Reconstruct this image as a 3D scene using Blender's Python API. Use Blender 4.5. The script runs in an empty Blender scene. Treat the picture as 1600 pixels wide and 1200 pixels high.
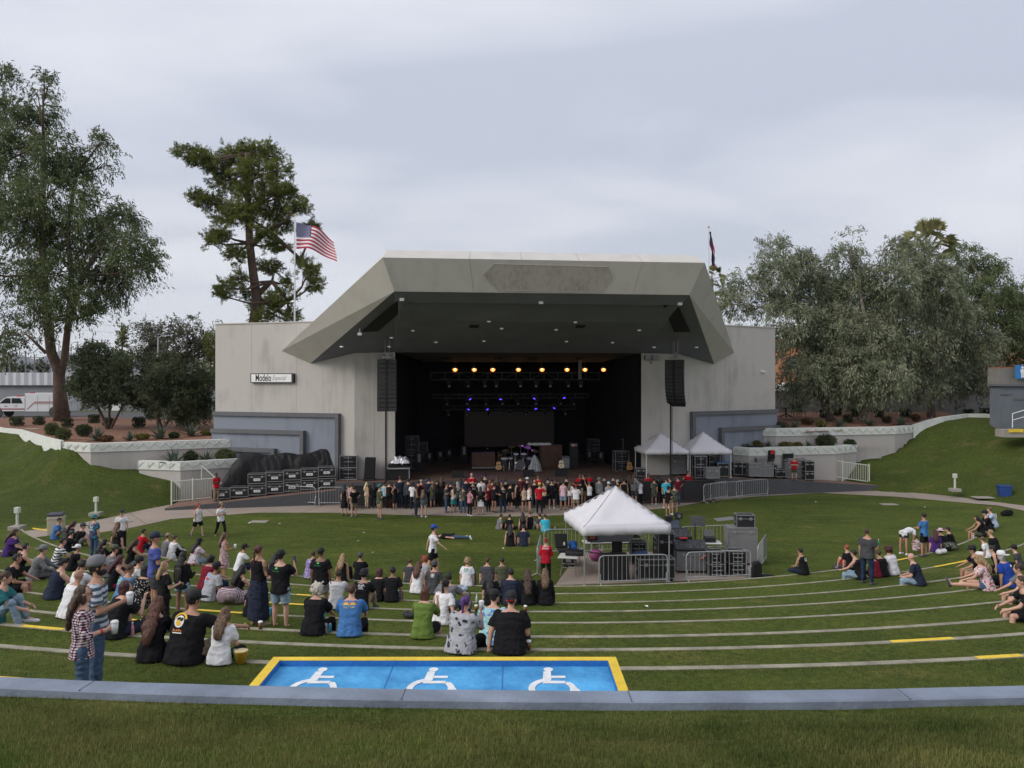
import bpy, math, random
import numpy as np
from mathutils import Vector, Matrix, noise
from mathutils.bvhtree import BVHTree
R = math.radians
random.seed(7); NP = np.random.default_rng(7)
SC = bpy.context.scene; COL = SC.collection
# ---------------------------------------------------------------- camera (eye at the world origin, looking along +Y)
cd = bpy.data.cameras.new('camera'); cam = bpy.data.objects.new('camera', cd); COL.objects.link(cam)
cam.rotation_euler = (R(90), 0, 0); cd.sensor_width = 36; cd.lens = 27; cd.shift_y = -0.00625
cd.clip_start = 0.1; cd.clip_end = 20000; SC.camera = cam
# ---------------------------------------------------------------- world: overcast daylight
SUN_EL, SUN_AZ = 34, -118        # azimuth measured from +Y towards +X
W = bpy.data.worlds.new('World'); SC.world = W; W.use_nodes = True
nt = W.node_tree; nt.nodes.clear(); N = nt.nodes.new; L = nt.links.new
def wmath(op, a, b=None, c=None, clamp=False):
 n = N('ShaderNodeMath'); n.operation = op; n.use_clamp = clamp
 for i, v in enumerate((a, b, c)):
  if v is None: continue
  if isinstance(v, (int, float)): n.inputs[i].default_value = v
  else: L(v, n.inputs[i])
 return n.outputs[0]
tc = N('ShaderNodeTexCoord'); sp = N('ShaderNodeSeparateXYZ'); L(tc.outputs['Generated'], sp.inputs[0])
zz = wmath('MAXIMUM', sp.outputs[2], 0.0)
den = wmath('ADD', zz, 0.16)
cx = wmath('DIVIDE', sp.outputs[0], den); cy = wmath('DIVIDE', sp.outputs[1], den)
cb = N('ShaderNodeCombineXYZ'); L(cx, cb.inputs[0]); L(cy, cb.inputs[1])
def wnoise(scale, detail, rough, off, dist=0.0):
 m = N('ShaderNodeMapping'); L(cb.outputs[0], m.inputs[0]); m.inputs[1].default_value = off; m.inputs[3].default_value = (0.75, 1.25, 1)
 n = N('ShaderNodeTexNoise'); L(m.outputs[0], n.inputs['Vector']); n.inputs['Scale'].default_value = scale
 n.inputs['Detail'].default_value = detail; n.inputs['Roughness'].default_value = rough; n.inputs['Distortion'].default_value = dist
 return n.outputs['Fac']
big = wnoise(0.42, 3, 0.45, (1.3, 2.2, 0), .5); fine = wnoise(1.3, 6, 0.5, (5.1, 0.4, 0), .4)
mixn = wmath('ADD', wmath('MULTIPLY', big, 0.72), wmath('MULTIPLY', fine, 0.28))
cr = N('ShaderNodeValToRGB'); L(mixn, cr.inputs[0]); e = cr.color_ramp.elements
e[0].position = 0.42; e[0].color = (0.42, 0.445, 0.52, 1); e[1].position = 0.58; e[1].color = (0.71, 0.71, 0.74, 1)
hz = wmath('POWER', wmath('SUBTRACT', 1.0, wmath('MULTIPLY', zz, 3.0, clamp=True), clamp=True), 1.8)
left = wmath('MULTIPLY_ADD', sp.outputs[0], -0.55, 0.58, clamp=True)
hm = N('ShaderNodeMix'); hm.data_type = 'RGBA'; L(wmath('MULTIPLY', hz, wmath('MULTIPLY_ADD', left, .9, .08, clamp=True)), hm.inputs[0]); L(cr.outputs[0], hm.inputs[6]); hm.inputs[7].default_value = (0.80, 0.80, 0.76, 1)
sky = N('ShaderNodeTexSky'); sky.sky_type = 'NISHITA'; sky.sun_disc = False; sky.sun_elevation = R(SUN_EL); sky.sun_rotation = R(SUN_AZ); sky.air_density = 1.4; sky.dust_density = 2
bg1 = N('ShaderNodeBackground'); L(hm.outputs[2], bg1.inputs[0]); bg1.inputs[1].default_value = 1.0
bg2 = N('ShaderNodeBackground'); L(sky.outputs[0], bg2.inputs[0]); bg2.inputs[1].default_value = 0.006
ad = N('ShaderNodeAddShader'); L(bg1.outputs[0], ad.inputs[0]); L(bg2.outputs[0], ad.inputs[1])
wo = N('ShaderNodeOutputWorld'); L(ad.outputs[0], wo.inputs[0])
sd = bpy.data.lights.new('sun', 'SUN'); sd.energy = 1.5; sd.angle = R(35); sd.color = (1, .95, .88)
so = bpy.data.objects.new('sun', sd); COL.objects.link(so)
az = R(SUN_AZ); d = Vector((math.sin(az)*math.cos(R(SUN_EL)), math.cos(az)*math.cos(R(SUN_EL)), math.sin(R(SUN_EL))))
so.rotation_euler = d.to_track_quat('Z', 'Y').to_euler(); so.location = (-30, -30, 40)
SC.view_settings.view_transform = 'Standard'; SC.view_settings.look = 'None'; SC.view_settings.exposure = 0.5; SC.view_settings.gamma = 1
SC.render.engine = 'CYCLES'
# ---------------------------------------------------------------- materials
MATS = {}
def mat(name, col, rough=.75, var=.12, scale=3.0, bump=0.0, metal=0.0, bscale=None, spec=None, col2=None, emit=None, coord='Object', trans=0):
 if name in MATS: return MATS[name]
 m = bpy.data.materials.new(name); m.use_nodes = True; t = m.node_tree; b = t.nodes['Principled BSDF']
 b.inputs['Roughness'].default_value = rough; b.inputs['Metallic'].default_value = metal
 if spec is not None: b.inputs['Specular IOR Level'].default_value = spec
 c = (*col, 1)
 if emit:
  b.inputs['Base Color'].default_value = c; b.inputs['Emission Color'].default_value = c; b.inputs['Emission Strength'].default_value = emit; MATS[name] = m; return m
 tc = t.nodes.new('ShaderNodeTexCoord')
 if var > 0 or bump > 0:
  n = t.nodes.new('ShaderNodeTexNoise'); t.links.new(tc.outputs[coord], n.inputs['Vector']); n.inputs['Scale'].default_value = scale; n.inputs['Detail'].default_value = 5; n.inputs['Roughness'].default_value = .6
  r = t.nodes.new('ShaderNodeValToRGB'); t.links.new(n.outputs['Fac'], r.inputs[0])
  r.color_ramp.elements[0].position = .3; r.color_ramp.elements[1].position = .7
  r.color_ramp.elements[0].color = (*[max(0, v*(1-var)) for v in col], 1)
  r.color_ramp.elements[1].color = (*[min(1, v*(1+var)) for v in (col2 or col)], 1)
  t.links.new(r.outputs[0], b.inputs['Base Color'])
  if bump > 0:
   n2 = t.nodes.new('ShaderNodeTexNoise'); t.links.new(tc.outputs[coord], n2.inputs['Vector']); n2.inputs['Scale'].default_value = bscale or scale*6; n2.inputs['Detail'].default_value = 4
   bp = t.nodes.new('ShaderNodeBump'); t.links.new(n2.outputs['Fac'], bp.inputs['Height']); bp.inputs['Strength'].default_value = bump; bp.inputs['Distance'].default_value = .05
   t.links.new(bp.outputs[0], b.inputs['Normal'])
 else: b.inputs['Base Color'].default_value = c
 MATS[name] = m; return m
def nodes_of(m): return m.node_tree.nodes, m.node_tree.links, m.node_tree.nodes['Principled BSDF']
def grass_mat(name, c1, c2, c3):
 m = mat(name, c1, .95, 0.01, 1, spec=.15); Nn, Ll, b = nodes_of(m); tc = Nn.new('ShaderNodeTexCoord')
 def nz(s, d, sc=(1, 1, 1)):
  mp = Nn.new('ShaderNodeMapping'); mp.inputs[3].default_value = sc; Ll.new(tc.outputs['Object'], mp.inputs[0])
  n = Nn.new('ShaderNodeTexNoise'); n.inputs['Scale'].default_value = s; n.inputs['Detail'].default_value = d; n.inputs['Roughness'].default_value = .65; Ll.new(mp.outputs[0], n.inputs['Vector']); return n.outputs['Fac']
 def ramp(f, a, bq, ca, cb):
  r = Nn.new('ShaderNodeValToRGB'); Ll.new(f, r.inputs[0]); r.color_ramp.elements[0].position = a; r.color_ramp.elements[1].position = bq
  r.color_ramp.elements[0].color = ca; r.color_ramp.elements[1].color = cb; return r.outputs[0]
 def mx(f, a, bq, typ='MIX'):
  x = Nn.new('ShaderNodeMix'); x.data_type = 'RGBA'; x.blend_type = typ
  if isinstance(f, float): x.inputs[0].default_value = f
  else: Ll.new(f, x.inputs[0])
  Ll.new(a, x.inputs[6]); Ll.new(bq, x.inputs[7]); return x.outputs[2]
 base = ramp(nz(.33, 4, (.6, 1.5, 1)), .35, .65, (*c1, 1), (*c2, 1))
 dry = ramp(nz(.8, 6, (.7, 1.6, 1)), .55, .72, (0, 0, 0, 1), (1, 1, 1, 1))
 cc = Nn.new('ShaderNodeRGB'); cc.outputs[0].default_value = (*c3, 1)
 dm = Nn.new('ShaderNodeMath'); dm.operation = 'MULTIPLY'; Ll.new(dry, dm.inputs[0]); dm.inputs[1].default_value = .55
 b1 = mx(dm.outputs[0], base, cc.outputs[0])
 g1 = ramp(nz(9, 5), .3, .7, (.62, .62, .62, 1), (1.38, 1.38, 1.3, 1))
 g2 = ramp(nz(46, 3), .3, .7, (.55, .55, .55, 1), (1.45, 1.45, 1.4, 1))
 Ll.new(mx(1.0, mx(1.0, b1, g1, 'MULTIPLY'), g2, 'MULTIPLY'), b.inputs['Base Color'])
 bp = Nn.new('ShaderNodeBump'); Ll.new(nz(30, 4), bp.inputs['Height']); bp.inputs['Strength'].default_value = .8; bp.inputs['Distance'].default_value = .06; Ll.new(bp.outputs[0], b.inputs['Normal'])
 return m
def leafmat(name, ca, cb, cc, trans=.25):
 m = mat(name, ca, .8, .01, 1, spec=.2); Nn, Ll, b = nodes_of(m); g = Nn.new('ShaderNodeNewGeometry'); r = Nn.new('ShaderNodeValToRGB'); Ll.new(g.outputs['Random Per Island'], r.inputs[0])
 r.color_ramp.elements[0].color = (*ca, 1); r.color_ramp.elements[1].color = (*cb, 1); q = r.color_ramp.elements.new(.9); q.color = (*cc, 1)
 z = Nn.new('ShaderNodeTexNoise'); z.inputs['Scale'].default_value = .8; z.inputs['Detail'].default_value = 2; tcc = Nn.new('ShaderNodeTexCoord'); Ll.new(tcc.outputs['Object'], z.inputs['Vector']); a_ = Nn.new('ShaderNodeMath'); a_.operation = 'MULTIPLY_ADD'; Ll.new(z.outputs['Fac'], a_.inputs[0]); a_.inputs[1].default_value = 2.6; a_.inputs[2].default_value = -1.05; c_ = Nn.new('ShaderNodeMath'); c_.operation = 'MULTIPLY_ADD'; Ll.new(g.outputs['Random Per Island'], c_.inputs[0]); c_.inputs[1].default_value = .45; Ll.new(a_.outputs[0], c_.inputs[2]); Ll.new(c_.outputs[0], r.inputs[0])
 Ll.new(r.outputs[0], b.inputs['Base Color'])
 for l_ in list(Nn):
  if l_.type == 'OUTPUT_MATERIAL': out = l_
 t = Nn.new('ShaderNodeBsdfTranslucent'); Ll.new(r.outputs[0], t.inputs[0]); x = Nn.new('ShaderNodeMixShader'); x.inputs[0].default_value = trans; Ll.new(b.outputs[0], x.inputs[1]); Ll.new(t.outputs[0], x.inputs[2]); Ll.new(x.outputs[0], out.inputs[0]); return m
GRASS = grass_mat('grass_turf', (.055, .078, .015), (.088, .114, .021), (.20, .17, .06))
BERM = grass_mat('grass_bank', (.044, .062, .014), (.066, .088, .018), (.14, .115, .045))
def streak_mat(name, col, var=.12, rough=.85, sc=(1.2, 1.2, .12), scale=1.5, bump=.1):
 m = mat(name, col, rough, 0.01, 1); Nn, Ll, b = nodes_of(m); tc = Nn.new('ShaderNodeTexCoord'); mp = Nn.new('ShaderNodeMapping'); mp.inputs[3].default_value = sc; Ll.new(tc.outputs['Object'], mp.inputs[0])
 n = Nn.new('ShaderNodeTexNoise'); n.inputs['Scale'].default_value = scale; n.inputs['Detail'].default_value = 7; n.inputs['Roughness'].default_value = .65; Ll.new(mp.outputs[0], n.inputs['Vector'])
 n3 = Nn.new('ShaderNodeTexNoise'); n3.inputs['Scale'].default_value = .5; n3.inputs['Detail'].default_value = 6; Ll.new(tc.outputs['Object'], n3.inputs['Vector'])
 a = Nn.new('ShaderNodeMath'); a.operation = 'ADD'; Ll.new(n.outputs['Fac'], a.inputs[0]); Ll.new(n3.outputs['Fac'], a.inputs[1])
 r = Nn.new('ShaderNodeValToRGB'); Ll.new(a.outputs[0], r.inputs[0]); r.color_ramp.elements[0].position = .75; r.color_ramp.elements[1].position = 1.25 if False else 1.0
 r.color_ramp.elements[0].color = (*[v*(1-var) for v in col], 1); r.color_ramp.elements[1].color = (*[min(1, v*(1+var)) for v in col], 1)
 Ll.new(r.outputs[0], b.inputs['Base Color'])
 n2 = Nn.new('ShaderNodeTexNoise'); n2.inputs['Scale'].default_value = 14; n2.inputs['Detail'].default_value = 5; Ll.new(tc.outputs['Object'], n2.inputs['Vector'])
 bp = Nn.new('ShaderNodeBump'); Ll.new(n2.outputs['Fac'], bp.inputs['Height']); bp.inputs['Strength'].default_value = bump; bp.inputs['Distance'].default_value = .03; Ll.new(bp.outputs[0], b.inputs['Normal'])
 return m
STUCCO = streak_mat('painted_stucco', (.41, .385, .36), .12)
STUCCO2 = streak_mat('roof_stucco', (.46, .435, .40), .06)
WORN = streak_mat('worn_panel', (.33, .30, .265), .16, sc=(3, 3, .1), scale=2.2)
CHAR = mat('charcoal_paint', (.075, .078, .085), .8, .1, 2, .1)
TRIM = mat('dark_trim_paint', (.115, .118, .125), .8, .1, 2, .1)
BLUEG = streak_mat('blue_grey_paint', (.185, .205, .245), .13)
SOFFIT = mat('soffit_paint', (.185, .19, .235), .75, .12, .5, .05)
CONC = mat('concrete', (.30, .275, .24), .9, .2, .8, .25, bscale=20)
KERBM = mat('kerb_concrete', (.27, .25, .19), .9, .35, 3, .3, bscale=30)
PATHM = mat('path_concrete', (.30, .245, .205), .9, .13, .5, .2, bscale=25)
PAVE = mat('brown_pavers', (.17, .10, .075), .9, .2, 2, .3, bscale=20)
PLWALL = streak_mat('planter_wall_paint', (.40, .375, .35), .08)
PLBAND = mat('planter_band_paint', (.63, .645, .60), .8, .1, 3, .15)
SOIL = mat('red_gravel', (.215, .105, .065), .95, .35, 5, .6, bscale=30)
BLACK = mat('black_fabric', (.013, .013, .015), .95, .3, 2, .2, spec=.1)
BLK = mat('black_plastic', (.011, .011, .013), .55, .2, 6)
BLKM = mat('black_matte', (.009, .009, .010), .85, .3, 3)
ALU = mat('aluminium', (.42, .42, .43), .38, .12, 8, .05, metal=.75)
STEEL = mat('galvanised_steel', (.37, .375, .38), .5, .15, 6, .1, metal=.35)
DSTEEL = mat('dull_steel', (.20, .20, .205), .5, .2, 6, metal=.5)
WHITEP = mat('white_paint', (.72, .73, .72), .6, .05, 3)
CREAMF = mat('cream_fence_paint', (.58, .60, .52), .6, .06, 3)
TENTM = mat('tent_canvas', (.62, .61, .645), .8, .05, 1.4, .12, bscale=3)
YEL = mat('yellow_paint', (.72, .50, .035), .7, .15, 5, .2, bscale=25)
GREYC = mat('grey_case', (.17, .172, .175), .6, .12, 4)
BROWNC = mat('brown_case', (.085, .045, .03), .8, .25, 4)
RUBBER = mat('rubber', (.02, .02, .02), .8, .1, 5)
WHITEL = mat('white_label', (.75, .75, .75), .6, .03, 5)
REDP = mat('red_plastic', (.45, .02, .02), .6, .1, 5)
# ---------------------------------------------------------------- geometry helpers
def P(px, py, d): return Vector(((px-800)/1200*d, d, -(py-590)/1200*d))
def PZ(px, py, z): d = -z*1200/(py-590); return P(px, py, d)
class B:
 def __init__(s): s.v = []; s.f = []; s.m = []; s.T = None; s.mi = 0
 def add(s, vs, fs):
  o = len(s.v)
  s.v += [tuple(s.T @ Vector(v)) if s.T is not None else tuple(v) for v in vs]
  s.f += [tuple(i+o for i in f) for f in fs]; s.m += [s.mi]*len(fs); return s
 def box(s, c, h, M=None):      # centre, full size
  x, y, z = h[0]/2, h[1]/2, h[2]/2; c = Vector(c)
  vs = [Vector((a*x, b*y, e*z)) for a in (-1, 1) for b in (-1, 1) for e in (-1, 1)]
  if M is not None: vs = [M @ v for v in vs]
  return s.add([v+c for v in vs], [(0, 1, 3, 2), (4, 6, 7, 5), (0, 4, 5, 1), (2, 3, 7, 6), (0, 2, 6, 4), (1, 5, 7, 3)])
 def bbox(s, c, h, r=.02):      # box with chamfered edges
  x, y, z = h[0]/2, h[1]/2, h[2]/2; c = Vector(c); r = min(r, x*.9, y*.9, z*.9)
  rings = []
  for zz, q in ((-z, r), (-z+r, 0), (z-r, 0), (z, r)):
   a, b = x-q, y-q; k = r*.7
   rings.append([c+Vector(p) for p in ((-a+k, -b, zz), (a-k, -b, zz), (a, -b+k, zz), (a, b-k, zz), (a-k, b, zz), (-a+k, b, zz), (-a, b-k, zz), (-a, -b+k, zz))])
  return s.loft(rings)
 def loft(s, rings, cap=True, closed=True):
  n = len(rings[0]); vs = [v for r in rings for v in r]; fs = []
  for i in range(len(rings)-1):
   for j in range(n if closed else n-1):
    k = (j+1) % n; fs.append((i*n+j, i*n+k, (i+1)*n+k, (i+1)*n+j))
  if cap: fs.append(tuple(range(n))[::-1]); fs.append(tuple((len(rings)-1)*n+j for j in range(n)))
  return s.add(vs, fs)
 def cyl(s, p0, p1, r0, r1=None, n=8, cap=True):
  p0 = Vector(p0); p1 = Vector(p1); r1 = r0 if r1 is None else r1; d = p1-p0
  if d.length < 1e-6: return s
  q = d.to_track_quat('Z', 'Y'); a = q @ Vector((1, 0, 0)); b = q @ Vector((0, 1, 0))
  return s.loft([[p+(a*math.cos(t)+b*math.sin(t))*r for t in [2*math.pi*k/n for k in range(n)]] for p, r in ((p0, r0), (p1, r1))], cap)
 def tube(s, pts, r, n=6):
  pts = [Vector(p) for p in pts]; rs = r if isinstance(r, (list, tuple)) else [r]*len(pts); rings = []
  up = None
  for i, p in enumerate(pts):
   d = (pts[min(i+1, len(pts)-1)]-pts[max(i-1, 0)]).normalized()
   if up is None: up = d.orthogonal().normalized()
   a = (up-d*up.dot(d));  a = a.normalized() if a.length > 1e-4 else d.orthogonal().normalized()
   up = a; b = d.cross(a)
   rings.append([p+(a*math.cos(t)+b*math.sin(t))*rs[i] for t in [2*math.pi*k/n for k in range(n)]])
  return s.loft(rings)
 def ell(s, c, r, n=10, m=7, M=None):
  c = Vector(c); rings = []
  for i in range(1, m):
   t = math.pi*i/m; rr = math.sin(t); z = -math.cos(t)
   rings.append([Vector((r[0]*rr*math.cos(2*math.pi*k/n), r[1]*rr*math.sin(2*math.pi*k/n), r[2]*z)) for k in range(n)])
  if M is not None: rings = [[M @ v for v in q] for q in rings]
  return s.loft([[v+c for v in q] for q in rings])
 def cap2(s, p0, p1, r0, r1):   # tapered capsule
  p0 = Vector(p0); p1 = Vector(p1); s.ell(p0, (r0,)*3, 8, 6); s.ell(p1, (r1,)*3, 8, 6); return s.cyl(p0, p1, r0, r1, 10)
 def prism(s, pts, z0, z1):
  return s.loft([[Vector((p[0], p[1], z0)) for p in pts], [Vector((p[0], p[1], z1)) for p in pts]])
 def lathe(s, c, prof, n=12):
  c = Vector(c); return s.loft([[c+Vector((r*math.cos(2*math.pi*k/n), r*math.sin(2*math.pi*k/n), z)) for k in range(n)] for r, z in prof])
 def mesh(s, name):
  me = bpy.data.meshes.new(name); me.from_pydata([tuple(v) for v in s.v], [], s.f)
  if any(s.m): me.polygons.foreach_set('material_index', s.m)
  me.update(); return me
def obj(name, b, m, parent=None, smooth=False, label=None):
 me = b.mesh(name) if isinstance(b, B) else b
 ms = m if isinstance(m, (list, tuple)) else [m]
 if not me.materials:
  for q in ms: me.materials.append(q)
 if smooth: me.polygons.foreach_set('use_smooth', [True]*len(me.polygons))
 o = bpy.data.objects.new(name, me); COL.objects.link(o)
 if parent: o.parent = parent
 if label: o['label'] = label
 return o
def fixn(o):
 import bmesh
 bm = bmesh.new(); bm.from_mesh(o.data); bmesh.ops.recalc_face_normals(bm, faces=bm.faces); bm.to_mesh(o.data); bm.free(); return o
def tag(o, label=None, cat=None, group=None, kind=None):
 if label: o['label'] = label
 if cat: o['category'] = cat
 if group: o['group'] = group
 if kind: o['kind'] = kind
 return o
def thing(name, label, cat, loc=(0, 0, 0), rz=0, group=None):
 o = bpy.data.objects.new(name, None); COL.objects.link(o); o.location = loc; o.rotation_euler = (0, 0, rz); o.empty_display_size = .2
 return tag(o, label, cat, group)
def struct(name, b, m, smooth=False): return tag(obj(name, b, m, None, smooth), kind='structure')
def copytree(o, loc, rz, label, parent=None):
 c = o.copy(); COL.objects.link(c)
 if parent: c.parent = parent
 else:
  c.location = loc; c.rotation_euler = (0, 0, rz); c['label'] = label
 for ch in o.children: copytree(ch, None, None, None, c)
 return c
CT = [('font', 1)]
def text_polys(txt, size=1.0, shear=0.0, bold=0.0, extr=0.0):
 cu = bpy.data.curves.new('t', 'FONT'); cu.body = txt; cu.size = size; cu.align_x = 'CENTER'; cu.align_y = 'CENTER'; cu.shear = shear; cu.offset = bold; cu.extrude = extr; cu.resolution_u = 3
 o = bpy.data.objects.new('t', cu); COL.objects.link(o); bpy.context.view_layer.update()
 me = bpy.data.meshes.new_from_object(o.evaluated_get(bpy.context.evaluated_depsgraph_get())); bpy.data.objects.remove(o); bpy.data.curves.remove(cu)
 vs = [Vector(v.co) for v in me.vertices]; fs = [tuple(p.vertices) for p in me.polygons]; bpy.data.meshes.remove(me)
 return vs, fs
# ---------------------------------------------------------------- ground model
FLAT = -7.5; CX, CY = 1.0, 54.0
KR = [0, 27.9, 30.3, 32.7, 34.9, 37.1, 39.25, 41.15, 43.1, 45.15]
KZ = [FLAT]+[FLAT+.425*k for k in range(1, 10)]
TA0, TA1 = 222, 330
WALLR = 48.24; WTOP = -2.385
def ground(x, y):
 r = math.hypot(x-CX, y-CY)
 if r > WALLR: return -2.45+min(.75, max(0, (r-WALLR-.2)*.2))
 z = FLAT
 for k in range(1, 10):
  if r > KR[k]: z = KZ[k]
 return z
def hit(px, py):
 d = 3.0
 while d < 60:
  p = P(px, py, d)
  if p.z <= ground(p.x, p.y): return Vector((p.x, p.y, ground(p.x, p.y)))
  d += .02
 return PZ(px, py, FLAT)
def kerb_hit(px, k, off=.1):      # point on kerb k seen in pixel column px
 a = (px-800)/1200; r = KR[k]+off
 A = a*a+1; Bq = -2*(a*CX+CY); Cq = CX*CX+CY*CY-r*r
 d = (-Bq-math.sqrt(max(0, Bq*Bq-4*A*Cq)))/(2*A); return Vector((a*d, d, KZ[k]))
def nearest_kerb(px, py, off=.15):
 best = None
 for k in range(1, 10):
  p = kerb_hit(px, k, off); y = 590-p.z*1200/p.y
  if best is None or abs(y-py) < best[0]: best = (abs(y-py), k, p)
 return best[1], best[2]
def arc(r, a0, a1, n): return [(CX+r*math.cos(R(a0+(a1-a0)*i/n)), CY+r*math.sin(R(a0+(a1-a0)*i/n))) for i in range(n+1)]
# lawn sheet (flat floor of the bowl)
b = B(); n = 96
ring = [[Vector((CX+r*math.cos(2*math.pi*k/n), CY+r*math.sin(2*math.pi*k/n), FLAT)) for k in range(n)] for r in (27.95, 20, 12, .3)]
b.loft(ring[::-1], False)
b.add([(-42, 25, FLAT-.03), (48, 25, FLAT-.03), (48, 56, FLAT-.03), (-42, 56, FLAT-.03)], [(0, 1, 2, 3)])
struct('lawn', b, GRASS)
# terrace treads and risers
b = B(); na = 150
prof = []
for k in range(1, 10):
 prof += [(KR[k]+.015, KZ[k]-.425), (KR[k]+.016, KZ[k]-.012)]
prof.append((WALLR-.05, KZ[9]-.012))
rings = [[Vector((x, y, z)) for x, y in arc(r, TA0, TA1, na)] for r, z in prof]
b.loft(rings, False, False); fixn(struct('terrace', b, GRASS))
for k in range(1, 10):
 b = B(); w = .125 if k > 5 else .09
 q = [(KR[k], KZ[k]-.425), (KR[k], KZ[k]), (KR[k]+w, KZ[k]), (KR[k]+w, KZ[k]-.2)]
 b.loft([[Vector((x, y, z)) for x, y in arc(r, TA0, TA1, na)] for r, z in q], False, False)
 fixn(struct('terrace_kerb', b, KERBM))
def kerb_paint(k, x0, x1):
 b = B(); p0 = kerb_hit(x0, k); p1 = kerb_hit(x1, k)
 a0 = math.degrees(math.atan2(p0.y-CY, p0.x-CX)) % 360; a1 = math.degrees(math.atan2(p1.y-CY, p1.x-CX)) % 360
 q = [(KR[k]-.004, KZ[k]-.3), (KR[k]-.004, KZ[k]+.004), (KR[k]+.11, KZ[k]+.004)]
 b.loft([[Vector((x, y, z)) for x, y in arc(r, a0, a1, 8)] for r, z in q], False, False)
 fixn(struct('yellow_kerb_marking', b, YEL))
for k, x0, x1 in ((9, -40, 30), (7, 32, 96), (6, 185, 230), (5, 307, 377), (4, 418, 476), (3, 462, 484), (2, 540, 556), (8, 1530, 1600), (7, 1395, 1492), (2, 1462, 1516), (1, 1402, 1428)): kerb_paint(k, x0, x1)
# blue grey parapet wall at the top of the terraces
b = B(); aw0, aw1 = 205, 335
q = [(WALLR-.10, KZ[9]-.1), (WALLR-.10, WTOP-.012), (WALLR-.088, WTOP), (WALLR+.088, WTOP), (WALLR+.10, WTOP-.012), (WALLR+.10, WTOP-.6)]
def wav(x, y): return Vector((0, 0, .012*noise.noise(Vector((x*.35, y*.35, 0)))+.004*noise.noise(Vector((x*3, y*3, 0)))))
b.loft([[Vector((x, y, z))+wav(x, y) for x, y in arc(r, aw0, aw1, 420)] for r, z in q], False, False)
PARA = mat('parapet_paint', (.17, .20, .26), .8, .22, 1.6, .15, bscale=30, col2=(.20, .235, .30))
w_ = tag(fixn(obj('parapet_wall', b, PARA)), 'low blue grey painted wall curving across the foreground', 'wall')
JN = mat('dark_joint', (.05, .052, .055), .9, .1)
for px in (105, 628, 985, 1420):     # expansion joints in the wall
 a = (px-800)/1200; dd = 5.72
 p = Vector((a*dd, dd)); an = math.atan2(p.y-CY, p.x-CX); T = Matrix.Translation((CX+WALLR*math.cos(an), CY+WALLR*math.sin(an), WTOP)) @ Matrix.Rotation(an, 4, 'Z')
 b = B(); b.T = T; b.box((0, 0, .0), (.204, .003, .006)); obj('wall_joint', b, JN, w_)
# near lawn the photographer stands on
b = B(); rows = []
for i in range(26):
 r = WALLR+.1+i*.35 if i < 16 else WALLR+5.5+(i-15)*3
 rows.append([Vector((x, y, ground(x, y)+.03*noise.noise(Vector((x*.7, y*.7, 3)))-(0.0))) for x, y in arc(r, 200, 340, 160)])
b.loft(rows, False, False); fixn(struct('upper_lawn', b, GRASS, True))
# blades of grass
def blades(name, pts, h0, h1, w, m):
 n = len(pts); pts = np.array(pts); ang = NP.uniform(0, 6.283, n); h = NP.uniform(h0, h1, n); lean = NP.uniform(0, .6, n)*h; la = NP.uniform(0, 6.283, n)
 dx = np.cos(ang)*w/2; dy = np.sin(ang)*w/2; z = np.zeros(n)
 v = np.empty((n, 3, 3)); v[:, 0] = pts-np.stack([dx, dy, z+.01], 1); v[:, 1] = pts+np.stack([dx, dy, z-.01], 1); v[:, 2] = pts+np.stack([np.cos(la)*lean, np.sin(la)*lean, h], 1)
 me = bpy.data.meshes.new(name); me.vertices.add(n*3); me.vertices.foreach_set('co', v.ravel()); me.loops.add(n*3); me.loops.foreach_set('vertex_index', np.arange(n*3))
 me.polygons.add(n); me.polygons.foreach_set('loop_start', np.arange(0, n*3, 3)); me.polygons.foreach_set('loop_total', np.full(n, 3)); me.update(calc_edges=True)
 o = obj(name, me, m); return o
BLADE = leafmat('grass_blades', (.030, .055, .010), (.095, .145, .026), (.22, .21, .07), .15)
pts = []
for i in range(150000):
 y = 3.2+3.0*random.random()**1.0; x = random.uniform(-1, 1)*(y*.70+.3); r = math.hypot(x-CX, y-CY)
 if r > WALLR+.13: pts.append((x, y, ground(x, y)+.03*noise.noise(Vector((x*.7, y*.7, 3)))))
tag(blades('lawn_grass', pts, 0.015, .045, .0065, BLADE), 'short green grass of the near lawn below the wall', 'grass', kind='stuff')
pts = []
for i in range(170000):
 y = 7.3+11*random.random()**1.6; x = random.uniform(-1, 1)*(y*.70+.3)
 z = ground(x, y); r = math.hypot(x-CX, y-CY)
 if z > -5.6 and r < WALLR-.15 and all(not (KR[k]-.02 < r < KR[k]+.15) for k in range(1, 10)) and not (-2.7 < x < 1.3 and y < 8.6): pts.append((x, y, z-.01))
for i in range(26000):
 k = random.randint(3, 9); a = R(random.uniform(235, 308)); r = KR[k]+random.gauss(.19, .03); pts.append((CX+r*math.cos(a), CY+r*math.sin(a), KZ[k]-.012))
tag(blades('terrace_grass', pts, .015, .045, .009, BLADE), 'mown green grass covering the seating terraces', 'grass', kind='stuff')
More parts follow.
